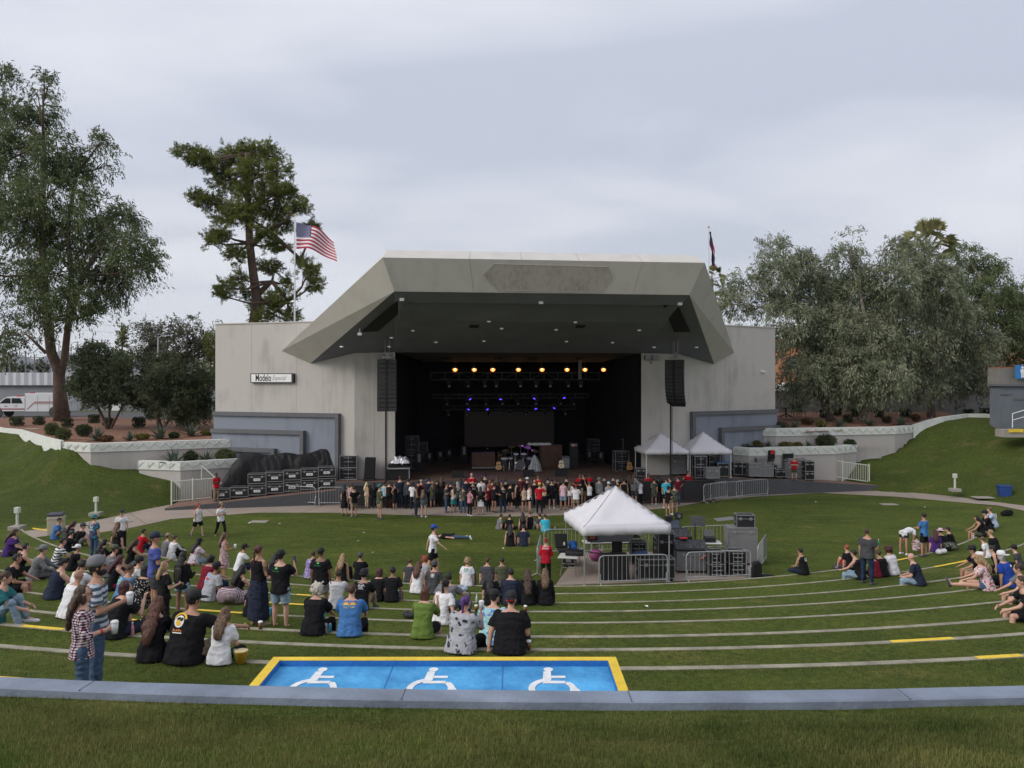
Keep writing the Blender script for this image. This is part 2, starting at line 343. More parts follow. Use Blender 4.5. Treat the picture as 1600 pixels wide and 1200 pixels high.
# paths
def sheet(name, pix, z, m, world=None):
 pts = [PZ(x, y, z) for x, y in pix] if world is None else [Vector((x, y, z)) for x, y in world]
 b = B(); b.add([Vector((p.x, p.y, z)) for p in pts], [tuple(range(len(pts)))])
 o = fixn(struct(name, b, m))
 if o.data.polygons[0].normal.z < 0: o.data.flip_normals()
 return o
sheet('path', [(-60, 862), (0, 848), (105, 840), (208, 824), (267, 811), (400, 801), (520, 801), (640, 805), (800, 807), (950, 803), (1050, 793), (1100, 784), (1180, 776), (1280, 770), (1400, 776), (1560, 790), (1640, 806), (1640, 790), (1590, 782), (1440, 766), (1375, 757), (1200, 752), (1100, 752), (800, 752), (500, 760), (330, 776), (267, 787), (160, 811), (100, 822), (0, 835), (-60, 842)], FLAT+.01, PATHM)
for q in (((29, 835), (48, 836.5), (48, 838.5), (29, 837.5)), ((51, 824.5), (81, 828.5), (81, 830.5), (51, 826.5)), ((1562, 783), (1600, 776), (1600, 778), (1562, 785.5))): sheet('yellow_step_marking', q, FLAT+.016, YEL)
JOINT = mat('path_joint', (.13, .105, .09), .9, .05)
b = B()
for x0, y0, x1, y1 in ((470, 802, 520, 784), (640, 806, 668, 790), (830, 808, 836, 792), (1130, 781, 1090, 768), (1280, 771, 1225, 757), (1430, 778, 1400, 762), (340, 806, 300, 782), (230, 820, 200, 800)):
 p = PZ(x0, y0, FLAT+.014); q = PZ(x1, y1, FLAT+.014); w = (q-p).cross(Vector((0, 0, 1))).normalized()*.02
 b.add([p-w, p+w, q+w, q-w], [(0, 1, 2, 3)])
struct('path_joint', b, JOINT)
# rbf banks
def rbf(pts):
 A = np.array([[p.x, p.y] for p in pts]); z = np.array([p.z for p in pts]); n = len(A)
 D = np.sqrt(((A[:, None]-A[None])**2).sum(2)); K = np.block([[D, np.ones((n, 1)), A], [np.ones((1, n)), np.zeros((1, 3))], [A.T, np.zeros((2, 3))]])
 w = np.linalg.solve(K+np.eye(n+3)*1e-9, np.concatenate([z, np.zeros(3)]))
 def f(x, y):
  d = np.sqrt((A[:, 0]-x)**2+(A[:, 1]-y)**2); return float(d @ w[:n]+w[n]+w[n+1]*x+w[n+2]*y)
 return f
def inpoly(x, y, poly):
 c = False; j = len(poly)-1
 for i in range(len(poly)):
  if (poly[i][1] > y) != (poly[j][1] > y) and x < (poly[j][0]-poly[i][0])*(y-poly[i][1])/(poly[j][1]-poly[i][1])+poly[i][0]: c = not c
  j = i
 return c
def bank(name, f, poly, m, step=.5, zmin=-7.62, skirt=True):
 xs = [p[0] for p in poly]; ys = [p[1] for p in poly]; b = B(); idx = {}
 nx = int((max(xs)-min(xs))/step)+1; ny = int((max(ys)-min(ys))/step)+1
 def vid(i, j):
  if (i, j) not in idx:
   x = min(xs)+i*step; y = min(ys)+j*step; idx[(i, j)] = len(b.v); z = max(zmin, f(x, y)+.04*noise.noise(Vector((x*.5, y*.5, 0)))); b.v.append((x, y, z))
  return idx[(i, j)]
 for i in range(nx):
  for j in range(ny):
   if inpoly(min(xs)+(i+.5)*step, min(ys)+(j+.5)*step, poly): b.f.append((vid(i, j), vid(i+1, j), vid(i+1, j+1), vid(i, j+1))); b.m.append(0)
 cnt = {}
 for f_ in b.f:
  for k in range(4):
   e_ = (f_[k], f_[(k+1) % 4]); cnt[tuple(sorted(e_))] = cnt.get(tuple(sorted(e_)), [])+[e_]
 for e_ in cnt.values():
  if len(e_) == 1 and skirt:
   u, v = e_[0]; o = len(b.v); pu, pv = b.v[u], b.v[v]; b.v += [(pu[0], pu[1], -8), (pv[0], pv[1], -8)]; b.f.append((u, o, o+1, v)); b.m.append(0)
 return struct(name, b, m, True)
LB = [P(50, 681, 52), P(15, 673.5, 56), P(85, 691, 47.8), P(20, 703, 52), P(60, 715, 48.5), P(100, 742, 45.6), P(60, 768, 44.4), P(100, 793, 42.3), P(0, 672, 57), P(32, 675, 55), P(70, 687, 49), P(96, 694, 46.9), P(110, 705, 46.2), P(142, 726, 45.9), P(180, 732, 46.5), P(217, 735, 46.8), P(267, 752, 45.9),
  P(0, 720, 51), P(60, 742, 46.5), P(0, 765, 46), P(80, 780, 43), P(0, 800, 41), PZ(160, 811, FLAT), PZ(100, 822, FLAT), PZ(267, 789, FLAT), PZ(0, 835, FLAT), PZ(-60, 842, FLAT), Vector((-60, 58, -3.9)), Vector((-60, 40, -4.5)), Vector((-45, 30, -5)), Vector((-36, 30, -6.6)), Vector((-30, 58, -3.7))]
lf0 = rbf(LB); lf = lambda x, y: lf0(x, y)-.10
lpoly = [tuple(PZ(270, 791, FLAT).xy), tuple(PZ(160, 811, FLAT).xy), tuple(PZ(100, 822, FLAT).xy), tuple(PZ(0, 835, FLAT).xy), tuple(PZ(-60, 842, FLAT).xy), (-42, 26), (-70, 26), (-70, 60), (-60, 62), tuple(P(0, 672, 57.3).xy), tuple(P(32, 675, 55.3).xy), tuple(P(70, 687, 49.2).xy), tuple(P(96, 694, 47.2).xy), (-25.3, 46.3), (-22.6, 47.2), (-20.1, 46.3), (-19.9, 45.8)]
bank('grass_bank', lf, lpoly, BERM, .3)
RB = [PZ(1375, 768, FLAT), PZ(1440, 771, FLAT), PZ(1590, 789, FLAT), PZ(1280, 762, FLAT), P(1338, 722, 53.2), P(1360, 712, 54), P(1403, 700, 54.4), P(1427, 680, 55.6), P(1432, 669, 55.8), P(1470, 656, 56), P(1510, 651, 57), P(1568, 653, 57), P(1600, 668, 54), PZ(1500, 777, FLAT), PZ(1540, 783, FLAT), P(1480, 715, 53), P(1600, 715, 51), P(1560, 757, 48.5), P(1480, 750, 50.3), P(1400, 735, 52.3), P(1300, 748, 53), Vector((60, 56, -3.2)), Vector((60, 40, -4.2)), Vector((45, 32, -6)), Vector((38, 36, -6.8))]
rf = rbf(RB)
rpoly = [tuple(PZ(1280, 764, FLAT).xy), tuple(PZ(1375, 768, FLAT).xy), tuple(PZ(1440, 771, FLAT).xy), tuple(PZ(1590, 789, FLAT).xy), (40, 34), (70, 30), (70, 62), (40, 62), tuple(P(1568, 653, 57.3).xy), tuple(P(1510, 651, 57.3).xy), tuple(P(1470, 656, 56.3).xy), tuple(P(1429, 673, 55.5).xy), tuple(P(1402, 700, 54.3).xy), tuple(P(1338, 722, 53.2).xy), (21, 53)]
bank('grass_bank', rf, rpoly, BERM, .4)
# plateau beyond: lawn, street level, gravel beds
def hill(x, y): return -3.75+.02*noise.noise(Vector((x*.1, y*.1, 0)))
b = B(); far = 8000
b.add([(-far, 62, -3.95), (far, 62, -3.95), (far, far, -3.95), (-far, far, -3.95)], [(0, 1, 2, 3)]); b.add([(-far, -300, -4.0), (-45, -300, -4.0), (-45, 62, -4.0), (-far, 62, -4.0)], [(0, 1, 2, 3)]); b.add([(50, -300, -4.1), (far, -300, -4.1), (far, 62, -4.1), (50, 62, -4.1)], [(0, 1, 2, 3)])
b.add([(-50, 40, -7.9), (60, 40, -7.9), (60, 80, -7.9), (-50, 80, -7.9)], [(0, 1, 2, 3)])
struct('ground', b, mat('far_ground', (.06, .085, .03), .95, .3, .05, .2))
lbed = [tuple(P(-100, 672, 62).xy), tuple(P(0, 672, 57.2).xy), tuple(P(32, 675, 55.2).xy), tuple(P(70, 687, 49.3).xy), tuple(P(96, 692, 47.1).xy), (-25.1, 46.2), (-17.9, 49.6), (-19, 52), (-20, 66), (-60, 70)]
def lbf(x, y):
 t = max(0, min(1, (y-48)/16)); return -4.05+.5*t+.12*noise.noise(Vector((x*.2, y*.2, 1)))
bank('gravel_bed', lbf, lbed, SOIL, .4, skirt=False)
rbed = [(20.2, 52.2), (26, 54.1), tuple(P(1427, 668, 55.5).xy), tuple(P(1470, 656, 56.2).xy), tuple(P(1510, 651, 57.2).xy), tuple(P(1568, 653, 57.2).xy), (37, 66), (18, 66), (17.2, 54)]
def rbf2(x, y): return -3.6+.05*(y-53)+.1*noise.noise(Vector((x*.2, y*.2, 1)))
bank('gravel_bed', rbf2, rbed, SOIL, .35, skirt=False)
# ================================================================ stage building
YAW = math.atan2(.107, .994)
UX = Vector((.994, .107, 0)); VX = Vector((-.107, .994, 0)); C0 = Vector((.52, 48, 0))
def U(u, v, z): return C0+UX*u+VX*v+Vector((0, 0, z))
bld = thing('stage_building', 'beige concrete amphitheatre stage building with a faceted overhanging hood and dark stage opening', 'stage', (0, 0, 0))
ca, sa = math.cos(R(24)), math.sin(R(24))
def wing(s, t, off, z): # point on a wing wall face, off = proud of the wall
 u = 10.2+ca*t; v = sa*t
 return U(s*(u+off*sa), v-off*ca, z)
ZB, ZT = -7.6, 3.45
for s, tl in ((-1, 10.2), (1, 8.9)):
 b = B()   # pier + wing as one thick wall
 zt = 1.62
 base = [U(s*7.75, 0, 0), U(s*10.2, 0, 0), wing(s, tl, 0, 0), wing(s, tl, 0, 0)+VX*9, U(s*7.75, 9, 0)]
 b.loft([[Vector((p.x, p.y, ZB)) for p in base], [Vector((p.x, p.y, ZT)) for p in base]])
 fixn(obj('wall', b, STUCCO, bld))
 c = B(); top = [Vector((p.x, p.y, ZT+.002)) for p in (wing(s, 2.2, .05, 0), wing(s, tl+.03, .05, 0), wing(s, tl+.03, -.22, 0), wing(s, 2.2, -.22, 0))]
 c.loft([top, [p+Vector((0, 0, .07)) for p in top]]); fixn(obj('coping', c, STUCCO2, bld))
 # stepped blue grey inset framed in dark trim
 def slab(t0, t1, z0, z1, off, name, m):
  c = B(); q = [wing(s, t0, 0.002, z0), wing(s, t1, 0.002, z0), wing(s, t1, off, z0), wing(s, t0, off, z0)]
  c.loft([q, [p+Vector((0, 0, z1-z0)) for p in q]]); return fixn(obj(name, c, m, bld))
 t0 = .95
 for i, (a, zz, pr) in enumerate(((t0, -2.2, .30), (t0+2.35, -3.3, .50), (t0+4.3, -4.45, .70))):
  slab(a+.26, tl+.0, ZB, zz-.25, pr-.14, 'inset_panel', BLUEG)
  slab(a, a+.25, ZB, zz, pr, 'inset_frame', TRIM); slab(a+.252, tl+.02, zz-.247, zz, pr, 'inset_frame', TRIM)
 # thin vertical control joints
 for t in (-.35, 4.1) + ((7.4,) if s < 0 else ()):
  c = B(); q = [wing(s, t, .001, -2.15), wing(s, t+.025, .001, -2.15), wing(s, t+.025, .004, -2.15), wing(s, t, .004, -2.15)] if t > 0 else [U(s*9.0, -.001, -6), U(s*9.02, -.001, -6), U(s*9.02, -.004, -6), U(s*9.0, -.004, -6)]
  c.loft([q, [p+Vector((0, 0, 5.5 if t > 0 else 7.4)) for p in q]]); fixn(obj('wall_joint', c, mat('stucco_joint', (.31, .29, .265), .9, .1), bld))
# hood
FB = [U(-7.33, -10.3, 4.15), U(7.33, -10.3, 4.15)]
FT = [U(-7.85, -11.05, 5.66), U(7.85, -11.05, 5.66)]
BT = [U(-7.66, -10.15, 6.17), U(7.66, -10.15, 6.17)]
def wp(s, t, z, off=.01): return wing(s, t, off, z)
TI = [wp(-1, 3.09, .88), wp(1, 3.09, .88)]; TO = [wp(-1, 5.17, 1.70), wp(1, 4.9, 1.68)]; TB = [wp(-1, 5.17, 1.9, -.8), wp(1, 4.9, 1.9, -.8)]
b = B()
def thick(quadA, inward):      # slab from a polygon and an offset vector
 b.loft([quadA, [p+inward for p in quadA]])
b.add([FB[0], FB[1], FT[1], FT[0]], [(0, 1, 2, 3)]); b.add([FB[0], FT[0], TO[0], TI[0]], [(0, 1, 2, 3)]); b.add([FB[1], TI[1], TO[1], FT[1]], [(0, 1, 2, 3)])
obj('hood_fascia', b, STUCCO2, bld)
b = B(); b.add([FT[0], FT[1], BT[1], BT[0]], [(0, 1, 2, 3)]); b.add([FT[0], BT[0], TB[0], TO[0]], [(0, 1, 2, 3)]); b.add([FT[1], TO[1], TB[1], BT[1]], [(0, 1, 2, 3)])
b.add([TI[0], TO[0], TB[0]], [(0, 1, 2)]); b.add([TI[1], TB[1], TO[1]], [(0, 1, 2)])
obj('hood_top_edge', b, mat('hood_edge_paint', (.52, .50, .47), .8, .06, 1, .1), bld)  # paler than the fascia: skylight on the upturned bevel put into the colour
b = B(); RB_ = [U(-8.5, 9.5, 5.2), U(8.5, 9.5, 5.2)]
b.add([BT[0], BT[1], RB_[1], RB_[0]], [(0, 1, 2, 3)]); b.add([BT[0], RB_[0], U(-16, 9.5, 2.0), TB[0]], [(0, 1, 2, 3)]); b.add([BT[1], TB[1], U(16, 9.5, 2.0), RB_[1]], [(0, 1, 2, 3)])
obj('roof', b, mat('roof_membrane', (.4, .39, .37), .9, .1), bld)
# soffit
b = B(); K = [U(-10.2, -.004, 1.5), U(10.2, -.004, 1.5)]; Q = [U(-7.75, -.0, 1.55), U(7.75, 0, 1.55)]
dz = Vector((0, 0, 0))
B1 = [U(-7.05, -9.3, 3.72), U(7.05, -9.3, 3.72)]
b.add([FB[0], FB[1], B1[1], B1[0]], [(0, 1, 2, 3)])                                     # front band
b.add([FB[0], B1[0], Q[0], K[0], TI[0]], [(0, 1, 2), (0, 2, 3), (0, 3, 4)]); b.add([FB[1], B1[1], Q[1], K[1], TI[1]], [(0, 2, 1), (0, 3, 2), (0, 4, 3)])
R1 = [U(-6.2, -9.25, 3.95), U(6.2, -9.25, 3.95)]; R2 = [U(-6.5, -6.6, 3.0), U(6.5, -6.6, 3.0)]
b.add([B1[0], B1[1], R1[1], R1[0], U(-6.5, -6.6, 3.02), U(6.5, -6.6, 3.02)], [(0, 1, 2, 3), (3, 2, 5, 4), (0, 3, 4), (1, 5, 2)])
b.add([B1[0], U(-6.5, -6.6, 3.02), U(6.5, -6.6, 3.02), B1[1], Q[1], Q[0]], [(1, 2, 4, 5), (0, 1, 5), (3, 4, 2)])
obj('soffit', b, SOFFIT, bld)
# dark slots in the soffit
for k, qs in ((0, ((626, 467), (649, 467), (591, 518), (565, 519))), (1, ((1034, 471), (1056, 470), (1078, 519), (1053, 519)))):
 nn_ = (Q[k]-FB[k]).cross(K[k]-FB[k]).normalized(); nn_ = -nn_ if nn_.z > 0 else nn_; o_ = FB[k]+nn_*.10; q = []
 for x, y in qs: r_ = P(x, y, 1); q.append(r_*(o_.dot(nn_)/r_.dot(nn_)))
 b = B(); b.loft([q, [p-nn_*.04 for p in q]]); fixn(obj('soffit_slot', b, BLKM, bld))
# recess line, downlights, hatches in soffit
for (px, py, d) in ((534, 541, 43), (608, 541, 44), (645, 527, 42.5), (681, 541, 45), (756, 541, 45), (784, 527, 42.5), (764, 512, 41), (869, 527, 43), (885, 542, 45.5), (957, 542, 46), (1022, 542, 46.5), (1088, 542, 46.5), (999, 527, 43.5), (899, 513, 41.5), (612, 527, 42)):
 p = P(px, py, d)
 lu = (p-C0).dot(UX); lv = (p-C0).dot(VX)
 if abs(lu) < 7: z = 3.02+(1.55-3.02)*(lv+6.6)/6.6 if lv > -6.6 else 3.02
 else: z = p.z
 f = B(); f.cyl((0, 0, .01), (0, 0, -.05), .11, .11, 12); g = B(); g.cyl((0, 0, -.052), (0, 0, -.056), .08, .08, 12)
 o = obj('downlight', f, WHITEP, bld); o.location = (p.x, p.y, z); g_ = obj('lamp', g, mat('downlight_lamp', (.8, .8, .78), .4, 0, emit=.35), o)
for px, py, d in ((741, 520, 42), (907, 521, 42.5)):
 p = P(px, py, d); lv = (p-C0).dot(VX); z = 3.02+(1.55-3.02)*(lv+6.6)/6.6
 f = B(); f.T = Matrix.Translation((p.x, p.y, z-.01)) @ Matrix.Rotation(YAW, 4, 'Z') @ Matrix.Rotation(-math.atan2(1.47, 6.6), 4, 'X'); f.box((0, 0, 0), (.5, .5, .04)); obj('hatch', f, BLKM, bld)
for px, py, d in ((845, 473, 38.6), (1062, 475, 39.3), (628, 468, 37.6), (562, 522, 42)):
 p = P(px, py, d); f = B(); f.T = Matrix.Translation(p) @ Matrix.Rotation(YAW, 4, 'Z'); f.box((0, 0, 0), (.22, .18, .14)); f.cyl((0, 0, .05), (0, 0, .3), .02); obj('soffit_camera', f, WHITEP, bld)
# fascia panel (worn elongated hexagon)
n = (FT[1]-FT[0]).cross(FB[0]-FT[0]).normalized(); n = n if n.y < 0 else -n
def fas(a, c, o): return FB[0].lerp(FB[1], a).lerp(FT[0].lerp(FT[1], a), c)+n*o
hexa = [(.305, .5), (.335, .86), (.69, .86), (.72, .5), (.69, .09), (.345, .09)]
hexa = [(.30, .55), (.335, .87), (.695, .83), (.715, .5), (.685, .05), (.345, .08)]
b = B(); b.loft([[fas(a, c, .004) for a, c in hexa], [fas(a, c, .03) for a, c in hexa]]); fixn(obj('fascia_panel', b, WORN, bld))
b = B()
for i in range(6):
 a, c = hexa[i], hexa[(i+1) % 6]; b.tube([fas(a[0], a[1], .025), fas(c[0], c[1], .025)], .018, 4)
obj('panel_border', b, mat('panel_border', (.34, .32, .30), .8, .1), bld)
for a in (.26, .80):
 b = B(); b.add([fas(a, .02, .004), fas(a+.0015, .02, .004), fas(a+.0015, .98, .004), fas(a, .98, .004)], [(0, 1, 2, 3)]); obj('wall_joint', b, mat('stucco_joint', (.3, .28, .26)), bld)
def edge(a, c): return FT[0].lerp(FT[1], a).lerp(BT[0].lerp(BT[1], a), c)+(-VX*.004+Vector((0, 0, .004)))
for a in (.26, .42, .60, .80): b = B(); b.add([edge(a, 0), edge(a+.0015, 0), edge(a+.0015, 1), edge(a, 1)], [(0, 1, 2, 3)]); obj('wall_joint', b, MATS['stucco_joint'], bld)
# stage house interior: black drapes, inner ceiling, floor
b = B()
SB = 12.5
for s in (-1, 1):
 b.add([U(s*7.74, .02, ZB), U(s*7.74, .02, 1.9), U(s*6.6, SB, 1.9), U(s*6.6, SB, ZB)], [(0, 1, 2, 3)])
b.add([U(-6.7, SB, ZB), U(6.7, SB, ZB), U(6.7, SB, 1.9), U(-6.7, SB, 1.9)], [(0, 1, 2, 3)])
b.add([U(-7.75, 0.03, 2.2), U(7.75, .03, 2.2), U(7.75, SB, 2.2), U(-7.75, SB, 2.2)], [(0, 1, 2, 3)])
obj('stage_wall', b, BLACK, bld)
b = B(); b.add([U(-7.75, 0, 1.55), U(7.75, 0, 1.55), U(6.0, 4.2, 1.05), U(-6.0, 4.2, 1.05)], [(0, 1, 2, 3)]); b.add([U(-6.0, 4.2, 1.05), U(6.0, 4.2, 1.05), U(6.0, 4.2, 2.2), U(-6.0, 4.2, 2.2)], [(0, 1, 2, 3)])
obj('inner_ceiling', b, mat('inner_ceiling_paint', (.042, .040, .040), .8, .15, 1), bld)
for u in (-4.5, -1.2, 1.1, 4.3):
 f = B(); f.T = Matrix.Translation(U(u, 2.3, 1.25)) @ Matrix.Rotation(YAW, 4, 'Z') @ Matrix.Rotation(-.118, 4, 'X'); f.box((0, 0, 0), (.55, .9, .05)); obj('hatch', f, BLKM, bld)
# rear shell so the building is solid from outside
b = B(); b.add([U(-19.5, 13.4, ZB), U(18.3, 13.4, ZB), U(18.3, 13.4, ZT), U(-19.5, 13.4, ZT)], [(0, 1, 2, 3)])
b.add([U(-7.75, 13.4, ZT), U(7.75, 13.4, ZT), U(7.75, 9, ZT), U(-7.75, 9, ZT)], [(0, 1, 2, 3)]); obj('wall', b, STUCCO, bld)
# wall fittings
f = B(); p = wing(1, 7.6, .1, .42); f.T = Matrix.Translation(p) @ Matrix.Rotation(YAW+R(24), 4, 'Z'); f.box((0, 0, 0), (.28, .16, .1)); f.box((.16, -.05, -.02), (.1, .06, .06)); obj('wall_light', f, WHITEP, bld)
for u in (-8.35, 8.35):
 f = B(); f.T = Matrix.Translation(U(u+.25*(1 if u > 0 else -1)*0, -.25, 1.28)) @ Matrix.Rotation(YAW, 4, 'Z')
 f.box((-.25, 0, 0), (.4, .25, .3)); f.box((.22, 0, 0), (.4, .25, .3)); f.cyl((0, .05, -.1), (0, .2, -.4), .04); obj('floodlight', f, DSTEEL, bld)
# ---------------------------------------------------------------- stage floor, apron, ramps
b = B()
pf = [U(-11.2, -2.2, 0), U(11.0, -2.2, 0), U(11.2, 2.5, 0), U(6.7, SB, 0), U(-6.7, SB, 0), U(-11.2, 2.5, 0)]
pf = [Vector((p.x, p.y, 0)) for p in (U(-11.2, -1.5, 0), U(11, -1.5, 0), U(11, .5, 0), U(7.7, .5, 0), U(6.58, SB-.02, 0), U(-6.58, SB-.02, 0), U(-7.7, .5, 0), U(-11.2, .5, 0))]
FLOORM = mat('stage_floor', (.115, .070, .052), .7, .2, 1.2, .1)
top = [Vector((p.x, p.y, -6.2)) for p in pf]
b.loft([[Vector((p.x, p.y, -7.55)) for p in pf], top]); struct('stage_floor', b, [FLOORM]); fixn(bpy.data.objects['stage_floor'])
b = B(); b.add([U(-11.2, -1.504, -7.5), U(11, -1.504, -7.5), U(11, -1.504, -6.21), U(-11.2, -1.504, -6.21)], [(0, 1, 2, 3)]); struct('stage_front', b, CHAR)
for nm, q in (('ramp', [U(-11.2, -1.5, -6.65), U(-11.2, 2.6, -6.65), Vector((-19.8, 47.5, -7.25)), U(-20.5, -2.5, -7.38)]), ('ramp', [U(11, -1.5, -6.2), Vector((17.3, 49.4, -6.55)), Vector((26.3, 51.4, -7.35)), Vector((26.6, 54.5, -7.3)), U(11, 4.5, -6.2)])):
 b = B(); b.loft([q, [Vector((p.x, p.y, -7.62)) for p in q]]); b.mi = 0; fixn(struct(nm, b, PAVE))
b = B()
for q in ([U(-11.2, -1.504, -6.655), U(-20.5, -2.504, -7.385)], [U(11, -1.504, -6.205), Vector((17.3, 49.39, -6.555))], [Vector((17.3, 49.39, -6.555)), Vector((26.3, 51.39, -7.355))]):
 o_ = -VX*.006; b.add([q[0]+o_, q[1]+o_, Vector((q[1].x, q[1].y, -7.5))+o_, Vector((q[0].x, q[0].y, -7.5))+o_], [(0, 1, 2, 3)])
struct('ramp_side', b, CHAR)
RAMPL = lambda u: -6.65-.73*max(0, min(1, (-u-11.2)/9.3))
def floorz(x, y):
 u = (Vector((x, y, 0))-C0).dot(UX); v = (Vector((x, y, 0))-C0).dot(VX)
 if u < -11.2: return RAMPL(u)
 if u < 11: return -6.2
 if u < 16.9: return -6.2-.35*(u-11)/5.9
 return -6.55-.85*min(1, (u-16.9)/8.5)
# ---------------------------------------------------------------- sign on the left wing
def on_wing(s, px, z, off):
 best = min((abs((wing(s, t/50, off, z).x/wing(s, t/50, off, z).y*1200+800)-px), t/50) for t in range(0, 520)); return best[1]
t0 = on_wing(-1, 393, .1, .12); t1 = on_wing(-1, 459, .1, .12)
pc = wing(-1, (t0+t1)/2, .1, 0); pc.z = -.03; wd = abs(t1-t0)
sg = thing('wall_sign', 'long white sign in a black frame with black lettering on the left wing wall', 'sign', pc, YAW-R(24))
b = B(); b.box((0, 0, 0), (wd+.06, .16, .60)); obj('frame', b, BLK, sg)
b = B(); b.box((-.04, -.086, 0), (wd-.16, .01, .50)); obj('panel', b, WHITEL, sg)
b = B(); vs, fs = text_polys('Modelo', .62, 0, .012); b.add([(v.x*.62-.62, -.094, v.y*1.02) for v in vs], fs); obj('lettering', b, BLK, sg)
b = B(); vs, fs = text_polys('Especial', .40, .45, -.002); b.add([(v.x*.78+.52, -.094, v.y*1.05) for v in vs], fs); obj('lettering', b, mat('grey_ink', (.12, .12, .12)), sg)
# ---------------------------------------------------------------- rigging: truss, lamps
TRM = mat('dark_truss', (.07, .065, .06), .6, .2, 6, metal=.3)
def beam_truss(name, label, p0, p1, hh=.5, n=11):
 t = thing(name, label, 'truss', p0); ln = (p1-p0).length; ang = math.atan2((p1-p0).y, (p1-p0).x); t.rotation_euler = (0, 0, ang)
 b = B()
 for y in (-hh/2, hh/2):
  for z in (-hh/2, hh/2): b.cyl((0, y, z), (ln, y, z), .025, n=5)
 obj('chord', b, TRM, t); b = B()
 for i in range(n+1):
  x = ln*i/n
  b.cyl((x, -hh/2, -hh/2), (x, -hh/2, hh/2), .03, n=5)
  if i < n: b.cyl((x, -hh/2, -hh/2 if i % 2 else hh/2), (x+ln/n, -hh/2, hh/2 if i % 2 else -hh/2), .015, n=4)
 obj('lacing', b, TRM, t); return t
beam_truss('lighting_truss', 'front horizontal lighting truss under the stage ceiling behind the amber lamps', U(-5.55, 5.0, .10), U(6.1, 5.0, .10), .5, 12)
beam_truss('lighting_truss', 'middle lighting truss carrying the upper row of blue lamps', U(-5.4, 8.2, -1.35), U(6.0, 8.2, -1.35), .3, 12)
beam_truss('lighting_truss', 'rear lighting truss carrying the lower row of blue lamps above the screen', U(-4.6, 11.0, -2.3), U(5.6, 11.0, -2.3), .3, 12)
AMB = mat('amber_lamp', (1.0, .27, .045), .5, 0, emit=1.7); WCORE = mat('amber_core', (1.0, .50, .2), .5, 0, emit=4)  # orange lens emission also paints the glow halo around each bulb
names = ['leftmost', 'second', 'third', 'fourth', 'fifth', 'sixth', 'seventh', 'rightmost']
for i, px in enumerate((711, 741, 770, 810, 847, 886, 914, 943)):
 p = P(px, 577, 52.6+.02*(px-800)/10)
 t = thing('stage_lamp', f'{names[i]} glowing amber lamp of the row above the front truss', 'stage lamp', p, YAW, 'amber lamps above the stage')
 b = B(); b.cyl((0, 0, 0), (0, .28, .1), .19, .13, 12); b.cyl((0, .15, .08), (0, .15, .5), .03, n=5); obj('housing', b, BLK, t)
 b = B(); b.cyl((0, -.012, 0), (0, -.004, 0), .165, .165, 14); obj('lens', b, AMB, t); b = B(); b.ell((0, -.02, 0), (.065, .04, .065)); obj('bulb', b, WCORE, t)
 l = bpy.data.lights.new('lamp', 'POINT'); l.energy = .5; l.color = (1, .5, .18); l.shadow_soft_size = .15; lo = bpy.data.objects.new('lamp_glow', l); COL.objects.link(lo); lo.location = p+Vector((0, -.35, 0));
BLU = mat('blue_lamp', (.09, .05, 1.0), .5, 0, emit=2)
for i, (px, py, d) in enumerate(((734, 623, 55.6), (782, 623, 55.8), (835, 622, 56), (881, 621, 56.2), (732, 639, 58.4), (761, 639, 58.6), (837, 638, 58.9), (866, 637, 59.1))):
 t = thing('moving_light', f"{('leftmost','second','third','rightmost')[i%4]} blue lamp of the {'upper' if i<4 else 'lower'} blue row over the stage", 'stage lamp', P(px, py, d), YAW, 'blue stage lamps')
 b = B(); b.bbox((0, .1, .22), (.3, .25, .16)); b.box((-.17, .1, .1), (.04, .12, .25)); b.box((.17, .1, .1), (.04, .12, .25)); b.cyl((0, .2, .02), (0, -.08, -.03), .11, .13, 10); obj('housing', b, BLK, t)
 b = B(); b.T = Matrix.Rotation(.3*((i*37) % 5-2), 4, 'Y'); b.ell((0, -.10, -.04), (.10, .03, .035)); obj('lens', b, BLU, t)
 if i in (1, 2, 5, 6):
  l = bpy.data.lights.new('lamp', 'SPOT'); l.energy = 70; l.color = (.30, .10, 1); l.spot_size = R(17); l.spot_blend = .8; lo = bpy.data.objects.new('lamp_beam', l); COL.objects.link(lo); lo.location = P(px, py+3, d-.4)
  tgt = {1: U(-2.6, 1.9, -6.2), 2: U(.2, 2.3, -6.2), 5: U(-2.2, 2.3, -6.2), 6: U(2.3, 2.5, -6.2)}[i]; lo.rotation_euler = (lo.location-tgt).to_track_quat('Z', 'Y').to_euler()
rr = random.Random(5)   # unlit fixtures on the trusses
nn = 0
for (v, z, cnt) in ((4.6, -.42, 9), (8.0, -1.75, 8), (10.8, -2.65, 7)):
 for k in range(cnt):
  u = -5.0+10.6*(k+.5)/cnt+rr.uniform(-.25, .25); nn += 1
  t = thing('stage_fixture', 'unlit black lamp hanging under one of the dim lighting trusses', 'stage lamp', U(u, v, z), YAW+rr.uniform(-.5, .5), 'unlit lamps hanging in the dark stage')
  b = B(); b.bbox((0, 0, .1), (.28, .22, .14)); b.cyl((0, .1, -.05), (0, -.15, -.16), .11, .13, 9); obj('housing', b, BLK, t)
  b = B(); b.cyl((0, -.152, -.161), (0, -.158, -.164), .09, .09, 9); obj('lens', b, ALU, t)
# hanging pole with white camera near the right of the lamp row
t = thing('hanging_mast', 'dark vertical mast with a white camera dome between the right amber lamps', 'mast', P(905, 560, 51.5))
b = B(); b.cyl((0, 0, -.1), (0, 0, -1.4), .05, n=6); b.cyl((.12, 0, -.1), (.12, 0, -1.4), .04, n=6); obj('pole', b, DSTEEL, t); b = B(); b.ell((0, 0, 0), (.17, .17, .11)); obj('dome', b, WHITEP, t, True)
